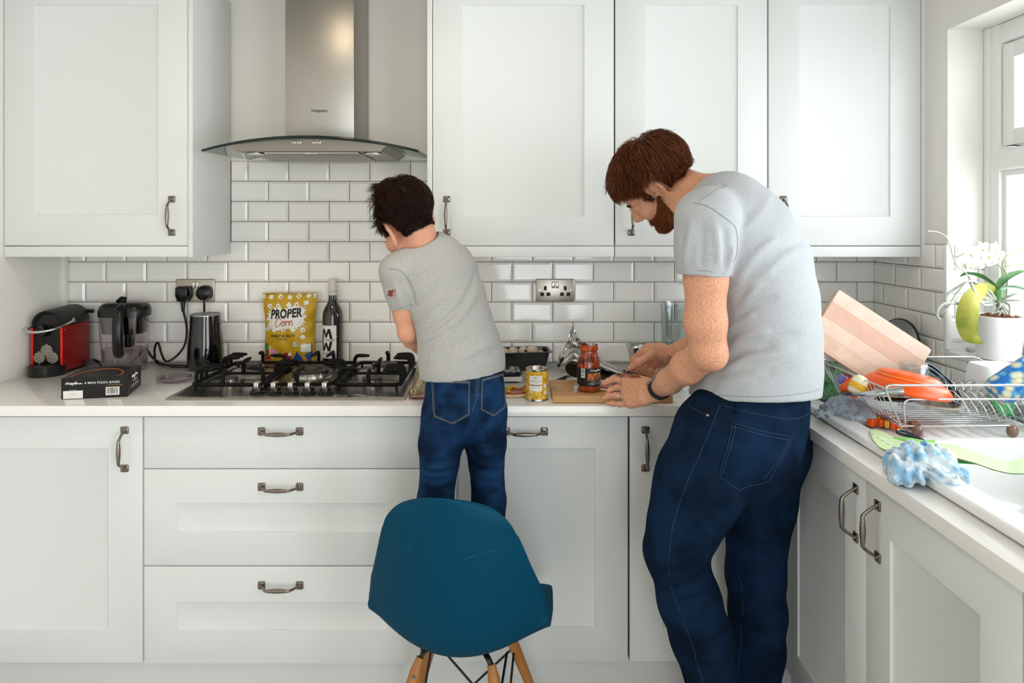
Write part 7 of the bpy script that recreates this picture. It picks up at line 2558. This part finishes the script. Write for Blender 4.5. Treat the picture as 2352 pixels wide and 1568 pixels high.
# ------------------------------------------------------------------ the child standing on the chair
boy = thing('person', 'small child in grey t-shirt and blue jeans standing on the blue chair', 'person', (-.09, 1.84, .46))
S = SDF((-.36, 1.50, .44), (.12, 2.30, 1.60), .0034)
bf, bl_ = np.array((-.42, .9, 0)), np.array((-.9, -.42, 0))
eL = A_(899, 540, 1.815)
Bb = head_frame((-0.604, 0.7198, -0.342), (-0.4908, 0.0021, 0.8713))
BS = .83
Cb = eL - Bb @ np.array([.080, -.012, -.004]) * BS
Wb = add_head(S, Cb, Bb, BS, child=1.0, es=1.22)
nk = A_(968, 560, 1.855)
S.econe(Wb(0, -.035, -.04), nk, Bb[:, 0], (.046, .048), (.047, .047), .02)
S.econe(Wb(0, .0, -.055), nk + (-.01, .02, -.03), Bb[:, 0], (.036, .04), (.04, .04), .02)
sp = [A_(1066, 890, 1.85), A_(1055, 800, 1.85), A_(1036, 720, 1.855), A_(1008, 640, 1.86), A_(985, 590, 1.86)]
S.loft([(sp[0], bl_, .085, .07), (sp[1], bl_, .08, .065), (sp[2], bl_, .082, .065), (sp[3], bl_, .09, .065), (sp[4], bl_, .06, .05)], .02)
sL, sR = A_(914, 622, 1.82), A_(1044, 600, 1.93)
S.cone(sp[4], sL, .04, .036, .02); S.cone(sp[4], sR, .04, .036, .02)
eLb, wLb = A_(936, 764, 1.835), A_(960, 792, 1.99)
S.loft([(sL, bf, .036, .035), (A_(928, 705, 1.83), bf, .030, .030), (eLb * .3 + A_(928, 705, 1.83) * .7, bf, .029, .029), (eLb, bf, .0245, .0245)], .015)
S.loft([(eLb, (0, 0, 1), .025, .0245), (eLb * .6 + wLb * .4, (0, 0, 1), .027, .026), (wLb, (0, 0, 1), .019, .021)], .015)
hk = A_(962, 798, 2.04)
S.loft([(wLb, (0, 0, 1), .017, .019), (hk, (0, 0, 1), .021, .017)], .008)
for i, (x, y) in enumerate(((945, 795), (951, 800), (958, 803), (965, 805))):
    finger(S, [hk + np.array((-.012 + .007 * i, -.006, .004 - .004 * i)), A_(x - 1, y - 4, 2.03), A_(x + 2, y + 5, 2.035)], .0072, .006)
finger(S, [hk + (0, .01, .01), A_(958, 792, 2.07), A_(955, 803, 2.075)], .008, .0065)
eRb, wRb = A_(1062, 745, 2.03), A_(1020, 800, 2.12)
S.loft([(sR, bf, .036, .035), ((sR + eRb) / 2, bf, .031, .031), (eRb, bf, .0275, .027)], .015)
S.loft([(eRb, (0, 0, 1), .027, .026), (wRb, (0, 0, 1), .019, .02)], .015)
hk2 = wRb + np.array((-.045, .02, -.01))
S.loft([(wRb, (0, 0, 1), .017, .02), (hk2, (0, 0, 1), .014, .024)], .008)
for i in range(4):
    b0 = hk2 + np.array((-.002, .003, .018 - .012 * i))
    finger(S, [b0, b0 + (-.018, .004, -.006), b0 + (-.03, -.002, -.016)], .0072, .006)
finger(S, [wRb + (-.02, -.012, .006), hk2 + (-.005, -.022, .004), hk2 + (-.025, -.02, -.006)], .008, .0065)
hL, hR = A_(1018, 945, 1.82), A_(1112, 935, 1.87)
lL = [hL, A_(1010, 1060, 1.81), A_(1000, 1150, 1.805), A_(1000, 1260, 1.80), A_(1003, 1352, 1.79)]
lR = [hR, A_(1117, 1060, 1.86), A_(1123, 1150, 1.855), A_(1122, 1260, 1.855), A_(1118, 1335, 1.855)]
S.chain(lL, [.045, .04, .031, .03, .026], .01); S.chain(lR, [.045, .04, .031, .03, .026], .01)
for p in (lL[-1], lR[-1]):
    z = .47
    a = np.array((p[0], p[1], z + .012)); S.cone(p, a, .026, .026, .015); S.cone(a, a + np.array((-.035, .10, 0)), .024, .02, .01)
S.plane((0, 0, .4655), (0, 0, -1))
S.build('body', M_skin2, boy, relax=2)


def reg_c(L):
    l, f, u = L[:, 0], L[:, 1], L[:, 2]
    g = np.interp(f, [-.13, -.10, -.06, -.035, -.03, .012, .016, .034, .038, .06, .08, .11], [-.030, -.036, -.036, -.03, .040, .044, .0, .0, .03, .055, .075, .085])
    g = np.where(np.abs(l) < .045, np.interp(f, [-.13, -.09, -.03, 0, .05, .1], [-.032, -.036, -.03, .0, .06, .075]), g)
    return (u > g) & ((np.abs(l) < .0765) | (u > .03))


def len_c(L):
    return np.clip(.006 + .028 * np.clip((L[:, 2] + .0) / .08, 0, 1), .006, .036)


def thk_c(L):
    return .003 + .013 * np.clip((L[:, 2] + .04) / .1, 0, 1)


hair_mesh(S, Cb, Bb, BS, reg_c, (0.012, -.055, .16), len_c, thk_c, .4, .6, 10000, .00055, 'hair', M_hair2, boy, seed=21, jitter=.15, sep=.002, cap=.003)
g_ = np.random.RandomState(14)
eb = []
for s_ in (-1, 1):
    for i in range(60):
        t = g_.rand()
        p = S.snap(Wb(s_ * lerp(.015, .048, t), lerp(.1, .083, t), lerp(-.006, -.004, t)), .0004)[0]
        d = Bb @ np.array((s_ * .35, .9, -.25)) * .008
        eb.append([p, p + d * .5, p + d + Bb[:, 2] * .001])
V, Q = strands(np.array(eb), .0004)
mesh_np('eyelashes', V, Q, M_hair2, boy, {'tone': np.full(len(V), .1)})

T = SDF((-.36, 1.62, 1.02), (.12, 2.08, 1.46), .003)
hem = [A_(1066, 862, 1.85)]
T.loft([(A_(1066, 866, 1.85), bl_, .116, .098), (A_(1062, 830, 1.85), bl_, .117, .096), (A_(1054, 790, 1.85), bl_, .111, .09), (A_(1043, 740, 1.852), bl_, .104, .085), (A_(1028, 690, 1.855), bl_, .106, .084),
        (A_(1008, 640, 1.858), bl_, .112, .083), (A_(990, 600, 1.86), bl_, .098, .072), (A_(982, 572, 1.86), bl_, .06, .052)], .016)
T2 = SDF((-.36, 1.62, 1.02), (.12, 2.08, 1.46), .003)
eS = A_(929, 708, 1.83)
eS2 = sR + (eRb - sR) * .6
for sh, e, dn in ((sL, eS, np.array((.12, .0, -1.0))), (sR, eS2, eRb - sR)):
    T2.loft([(sh * .7 + sp[4] * .3, bf, .052, .05), (sh, bf, .048, .047), ((sh + e) / 2, bf, .043, .042), (e, bf, .0395, .039)], .02)
    T.cone(A_(985, 585, 1.86), sh + (0, 0, .008), .046, .04, .02)
    T2.plane(e, dn, lo=e - .07, hi=e + .07)
    dd = dn / np.linalg.norm(dn)
    T2.cone(e - dd * .03, e + dd * .05, .034, .035, .003, 'sub')
q_ = np.maximum(.01 - np.abs(T.d - T2.d), 0) / .01
T.d = np.minimum(T.d, T2.d) - q_ * q_ * .0025
def cfold(px, h, r):
    h, r = h * 1.9, r * .9
    P = T.snap(smooth_path([T.hit(x, y) for x, y in px], 4))
    T.ridge(P, r, h)
cfold([(965, 775), (1010, 745), (1055, 705), (1085, 650), (1092, 620)], -.005, .008)
cfold([(960, 790), (1005, 765), (1060, 725), (1100, 660)], .005, .009)
cfold([(950, 740), (985, 710), (1030, 670)], .004, .008)
cfold([(948, 715), (975, 690), (1010, 650)], -.004, .008)
cfold([(985, 840), (1000, 800), (1040, 760)], .004, .010)
cfold([(1005, 850), (1040, 800), (1090, 770)], -.003, .010)
cfold([(1060, 830), (1100, 800), (1140, 790)], .003, .012)
cfold([(930, 640), (945, 670), (952, 700)], -.004, .008)
cfold([(900, 640), (915, 680), (922, 705)], .003, .008)
cfold([(960, 640), (985, 625), (1010, 620)], .003, .010)
# hem rises a little to the right-hand side
T.plane(A_(1066, 856, 1.85), (.09, 0, -1))
T.econe(A_(1066, 850, 1.85), A_(1068, 900, 1.85), bl_, (.110, .092), (.111, .093), .003, 'sub')
T.econe(nk * .6 + Wb(0, -.035, -.04) * .4, nk * 1.1 - Wb(0, -.035, -.04) * .1, Bb[:, 0], (.052, .052), (.054, .053), .004, 'sub')
T.build('t_shirt', M_tee2, boy, relax=2)
sm = MB()
for px in ([(893, 618), (916, 620), (938, 640), (950, 670), (957, 700)], [(909, 708), (930, 704), (950, 699)]):
    seam(T, px, .0007, '', None, None, .0003).build('seam', M_seam2, boy, 60, world=True)
# printed letters on the sleeve
M_red = mat('red_print', '#c2332b', .7); M_blk = mat('black_print', '#1c1a1b', .7)
def sleeve_print(txt, px, py, size, name, m, bold, fit=None, off=.0007):
    V, F = text_geo(txt, 1.0, bold=bold)
    k = size / .7
    P = []
    for q in V:
        x, y = q[0] * k * .55, q[1] * k
        a = -.12
        P.append(T.hit(px + x * math.cos(a) + y * math.sin(a) * -1, py - (y * math.cos(a) + x * math.sin(a) * -1)))
    P = T.snap(P, off)
    mb = MB(); mb.add([tuple(p) for p in P], F)
    return mb.build(name, m, boy, 0, world=True, norm=False)
sleeve_print('ng', 897, 675, 16, 'print_outline', M_blk, .055, off=.0006)
sleeve_print('ng', 897, 675, 16, 'print', M_red, .0, off=.0011)
sleeve_print('!', 907, 672, 18, 'print', M_red, .01, off=.0009)

J = SDF((-.30, 1.60, .46), (.08, 2.02, 1.12), .0032)
J.loft([(A_(1067, 845, 1.85), bl_, .103, .086), (A_(1068, 900, 1.848), bl_, .105, .089), (A_(1068, 950, 1.845), bl_, .104, .088)], .02)
J.ell(A_(1030, 955, 1.80), (.062, .06, .07), None, .025); J.ell(A_(1108, 950, 1.845), (.058, .06, .068), None, .025)
J.chain([A_(1024, 950, 1.82), A_(1012, 1020, 1.815)] + lL[1:], [.066, .058, .0505, .0475, .046, .043], .012)
J.chain([A_(1112, 945, 1.86), A_(1116, 1020, 1.86)] + lR[1:], [.064, .055, .0475, .046, .044, .042], .012)
for px, h, r in (([(968, 1065), (1000, 1075), (1040, 1066)], .006, .008), ([(966, 1082), (1000, 1094), (1040, 1086)], .006, .007), ([(964, 1100), (1000, 1110), (1038, 1102)], .006, .007), ([(970, 1045), (1000, 1052), (1030, 1042)], .004, .008), ([(966, 1074), (1000, 1084), (1040, 1076)], -.004, .005), ([(1086, 1055), (1120, 1070), (1158, 1060)], .006, .008),
                 ([(1085, 1080), (1120, 1095), (1160, 1088)], .006, .008), ([(1085, 1110), (1120, 1120), (1160, 1112)], .006, .008), ([(1086, 1068), (1120, 1082), (1158, 1074)], -.004, .006), ([(1090, 1035), (1120, 1045), (1150, 1030)], .004, .009), ([(1078, 960), (1066, 1000), (1052, 1020)], -.006, .007),
                 ([(1055, 1010), (1030, 1035), (1000, 1040)], .004, .009), ([(1085, 985), (1105, 1010), (1150, 1005)], .004, .009), ([(1098, 880), (1094, 930), (1082, 960)], -.003, .006)):
    P = J.snap(smooth_path([J.hit(x, y) for x, y in px], 4)); J.ridge(P, r, h)
J.plane(A_(1066, 838, 1.85), (0, 0, 1))
for p in (lL[-1], lR[-1]):
    J.plane((p[0], p[1], .495), (0, 0, -1), lo=(p[0] - .08, p[1] - .08, .4), hi=(p[0] + .08, p[1] + .08, .56))
J.build('jeans', M_jean2, boy, relax=3)
st = MB()
PL = [(992, 874), (1079, 876), (1077, 952), (1040, 973), (998, 956)]
PR = [(1106, 872), (1160, 856), (1159, 935), (1133, 955), (1104, 940)]
for pl in (PL, PR):
    st = MB()
    for dx in (0, 1):
        c = np.array(pl, float); ce = c.mean(0); c = ce + (c - ce) * (1 - .06 * dx)
        q = seam(J, [tuple(c[0]), tuple((c[0] + c[1]) / 2), tuple(c[1])], .0008, '', None, None, .0022); st.add(q.v, q.f)
        for a, b in ((1, 2), (2, 3), (3, 4), (4, 0)):
            q = seam(J, [tuple(c[a]), tuple((c[a] + c[b]) / 2), tuple(c[b])], .0006, '', None, None, .0022, dash=.003); st.add(q.v, q.f)
    st.build('pocket_stitching', M_stitch2, boy, 60, world=True)
for px in ([(1100, 852), (1098, 880), (1096, 910), (1084, 945)], [(1096, 852), (1094, 880), (1091, 910)], [(975, 866), (1030, 862), (1095, 853), (1155, 843)]):
    q = seam(J, px, .0006, '', None, None, .0004, dash=.003); q.build('stitch_line', M_stitch2, boy, 60, world=True)
for pl in (PL, PR):
    pk = MB(); pk.grid(patch(J, pl, .0018, n=8), closed_v=True); pk.build('back_pocket', M_jean2, boy, 60, world=True)
# ------------------------------------------------------------------ moulded shell chair on wooden dowel legs
M_teal = mat('teal_plastic', '#03405a', 0.5, spec=0.1, bump=.03, bscale=500)
M_beech = mat('beech', '#b5793f', 0.42, var=.5, vscale=30, vcol='#9a602e', vstretch=(1, 1, .08))
M_black = mat('black_metal', '#121314', 0.4, spec=.5)
CX, CY, CROT = -.122, 1.735, math.radians(-9)
chair = thing('chair', 'blue moulded plastic chair with wooden dowel legs that the child stands on', 'chair', (CX, CY, 0), CROT)
# profile of the shell from the front lip to the top edge: (y towards the sitter's back is negative here = towards camera), z
prof = smooth_path([(.215, .408, 0), (.198, .432, 0), (.16, .438, 0), (.06, .424, 0), (-.04, .412, 0), (-.105, .414, 0), (-.150, .440, 0), (-.172, .490, 0), (-.185, .56, 0), (-.198, .65, 0), (-.208, .74, 0), (-.2135, .79, 0), (-.218, .829, 0)], 8)
prof = np.array(prof)[:, :2]
k_ = np.where(prof[:, 1] > .76)[0][0]
z_ = .829 - .069 * (1 - np.sin(np.linspace(0, PI / 2, 16)))
prof = np.concatenate([prof[:k_], np.stack([np.interp(z_, prof[-20:, 1], prof[-20:, 0]), z_], 1)])
hw = np.interp(np.linspace(0, 1, 13), np.linspace(0, 1, 13), [.175, .195, .210, .222, .226, .226, .226, .225, .214, .192, .168, .150, .132])
ts = np.concatenate([np.linspace(0, .87, k_, endpoint=False), .87 + .13 * (z_ - z_[0]) / (z_[-1] - z_[0])])
W_ = np.interp(ts, np.linspace(0, 1, 13), hw)
curl = np.interp(ts, np.linspace(0, 1, 13), [.0, .004, .012, .03, .06, .090, .105, .108, .100, .084, .066, .050, .042])
rt = np.clip((prof[:, 1] - .768) / (.829 - .768), 0, 1) * (ts > .6)
W_ = W_ - .058 * (1 - np.sqrt(np.maximum(1 - rt ** 2, 0)))
d = np.gradient(prof, axis=0); d /= np.linalg.norm(d, axis=1, keepdims=True)
nrm = np.stack([d[:, 1], -d[:, 0]], 1)         # towards the sitter: up on the seat, forward on the back
nrm = np.where((nrm @ np.array((1, 1.0)))[:, None] < 0, -nrm, nrm)
kk = np.ones(19) / 19
pad = np.concatenate([np.repeat(nrm[:1], 9, 0), nrm, np.repeat(nrm[-1:], 9, 0)])
nsm = np.stack([np.convolve(pad[:, j], kk, 'valid') for j in (0, 1)], 1)
up_w = np.clip((ts - .68) / .2, 0, 1)[:, None]
nsm = nsm * (1 - up_w) + np.array((1.0, 0.0)) * up_w
nsm /= np.linalg.norm(nsm, axis=1, keepdims=True)
us = np.linspace(-1, 1, 49)
out, inn = [], []
for i in range(len(prof)):
    r0, r1 = [], []
    # top corners rounded
    for u in us:
        au = abs(u)
        c = curl[i] * au ** 2.0
        x = W_[i] * u
        y, z = prof[i] + nsm[i] * c
        z -= .55 * c * float(up_w[i, 0])
        if ts[i] < .12:
            y -= .035 * (1 - ts[i] / .12) * au ** 3
        fl = .005 * au ** 10        # flared rim
        r0.append((x, y - nsm[i][0] * fl, z - nsm[i][1] * fl))
        r1.append((x, y - nsm[i][0] * (.005 + fl), z - nsm[i][1] * (.005 + fl)))
    inn.append(r0); out.append(r1)
A, B_ = np.array(inn), np.array(out)
# closed sheet: inner then outer round the rim
full = np.concatenate([A, B_[:, ::-1]], 1)
m = MB()
m.grid(full, closed_v=True)
for row in (0, -1):
    a, b = A[row], B_[row]
    m.grid(np.stack([a, b]))
me_ = m.build('seat_shell', M_teal, chair, 80)
b = bmesh.new(); b.from_mesh(me_.data); bmesh.ops.remove_doubles(b, verts=b.verts[:], dist=.0004); bmesh.ops.recalc_face_normals(b, faces=b.faces[:]); b.to_mesh(me_.data); b.free()
sc_ = MB()
M_scr = mat('scratch', '#3f9aa3', .6)
bk = lambda x, z: (x, float(np.interp(z, prof[48:, 1], prof[48:, 0])) + float(np.interp(z, prof[48:, 1], curl[48:])) * (abs(x) / float(np.interp(z, prof[48:, 1], W_[48:]))) ** 2.0 - .0062, z)
for x0, z0, x1, z1, r in ((.045, .688, .085, .700, .0009), (.085, .700, .125, .704, .0006), (-.10, .690, -.08, .70, .0005), (-.095, .70, -.075, .703, .0005), (-.04, .694, -.03, .695, .0004)):
    sc_.tube([bk(x0, z0), bk((x0 + x1) / 2, (z0 + z1) / 2), bk(x1, z1)], [r * .3, r, r * .3], 5, flat=.3)
sc_.build('scratch', M_scr, chair, 60)
# legs
tops = {}
for sx in (-1, 1):
    for sy in (-1, 1):
        tp = Vector((sx * .088, -.012 + sy * .085, .385)); ft = Vector((sx * .205, -.015 + sy * .22 + .01, 0.0))
        if sy < 0: tp = Vector((sx * .088, -.092, .385)); ft = Vector((sx * .20, -.235, 0))
        else: tp = Vector((sx * .090, .085, .385)); ft = Vector((sx * .205, .200, 0))
        tops[(sx, sy)] = (tp, ft)
        lg = MB()
        n = 14
        pts = [tp + (ft - tp) * (i / n) for i in range(n + 1)]
        rad = [.010] + [.0145 - .006 * max(0, (i / n - .3) / .7) + (.0005 if i < 3 else 0) for i in range(1, n + 1)]
        lg.tube(pts, rad, 20)
        l = lg.build('leg', M_beech, chair, 50)
        sw = MB(); p = tp + (ft - tp) * .085
        dv = Vector((0, -1, 0)) if sy < 0 else Vector((sx, 0, 0))
        sw.tube([p + dv * .010, p + dv * .0165], .0055, 12); sw.build('screw', mat('screw_steel', '#9b9b98', .3, 1.0), l, 40)
for sx in (-1, 1):
    for sy in (-1, 1):
        br = MB()
        tp, ft = tops[(sx, sy)]
        q = tp + (ft - tp) * .03
        P = smooth_path([(sx * .055, tp.y * .6, .398), (sx * .078, tp.y * .95, .398), q, q + (ft - tp) * .18], 5)
        br.tube(P, .0075, 10, flat=.6)
        br.build('mounting_bracket', M_black, chair, 60)
for k in range(4):
    order = [(-1, -1), (1, -1), (1, 1), (-1, 1)]
    a, b_ = order[k], order[(k + 1) % 4]
    (ta, fa), (tb_, fb_) = tops[a], tops[b_]
    pa, pb = ta + (fa - ta) * .20, tb_ + (fb_ - tb_) * .20
    pa2, pb2 = ta + (fa - ta) * .62, tb_ + (fb_ - tb_) * .62
    mid = (pa2 + pb2) / 2
    mid = (pa + pb) / 2 + Vector((0, 0, -.115))
    xb = MB()
    xb.tube([pa, mid], .0032, 8); xb.tube([pb, mid], .0032, 8)
    for p in (pa, pb): xb.ell(p, (.006, .006, .006), 10, 8)
    xb.tube([(pa + Vector((0, 0, .0))), (pa + pb) / 2 + Vector((0, 0, .055))], .0032, 8) if k % 2 else None
    xb.build('wire_brace', M_black, chair, 60)
# spoon held in the adult's far hand
s0, s1 = Vector(f4[2][2]) + Vector((.0, .012, .012)), Vector(thumb[3]) + Vector((-.004, .012, -.008))
tip = Vector((.318, 2.098, zbd + .0175))
sp_ = thing('spoon', 'steel teaspoon in the adult\'s far hand spreading sauce on a pizza', 'spoon', tip)
dd_ = (s1 - tip)
P = [tip + dd_ * .22, tip + dd_ * .5, tip + dd_ * .8, s1, s1 + (s0 - s1) * .8]
m = MB(); m.tube(smooth_path(P, 4), .0022, 8); m.build('handle', M_steel2, sp_, 60, world=True)
MS = frame(tip + dd_.normalized() * .012, dd_.normalized(), dd_.normalized().cross(Vector((0, 0, 1))).normalized(), dd_.normalized().cross(Vector((0, 0, 1))).normalized().cross(dd_.normalized()) * -1)
m = MB(); m.ell((0, 0, 0), (.019, .0115, .0035), 20, 10, MS); m.build('bowl', M_steel2, sp_, 60, world=True)
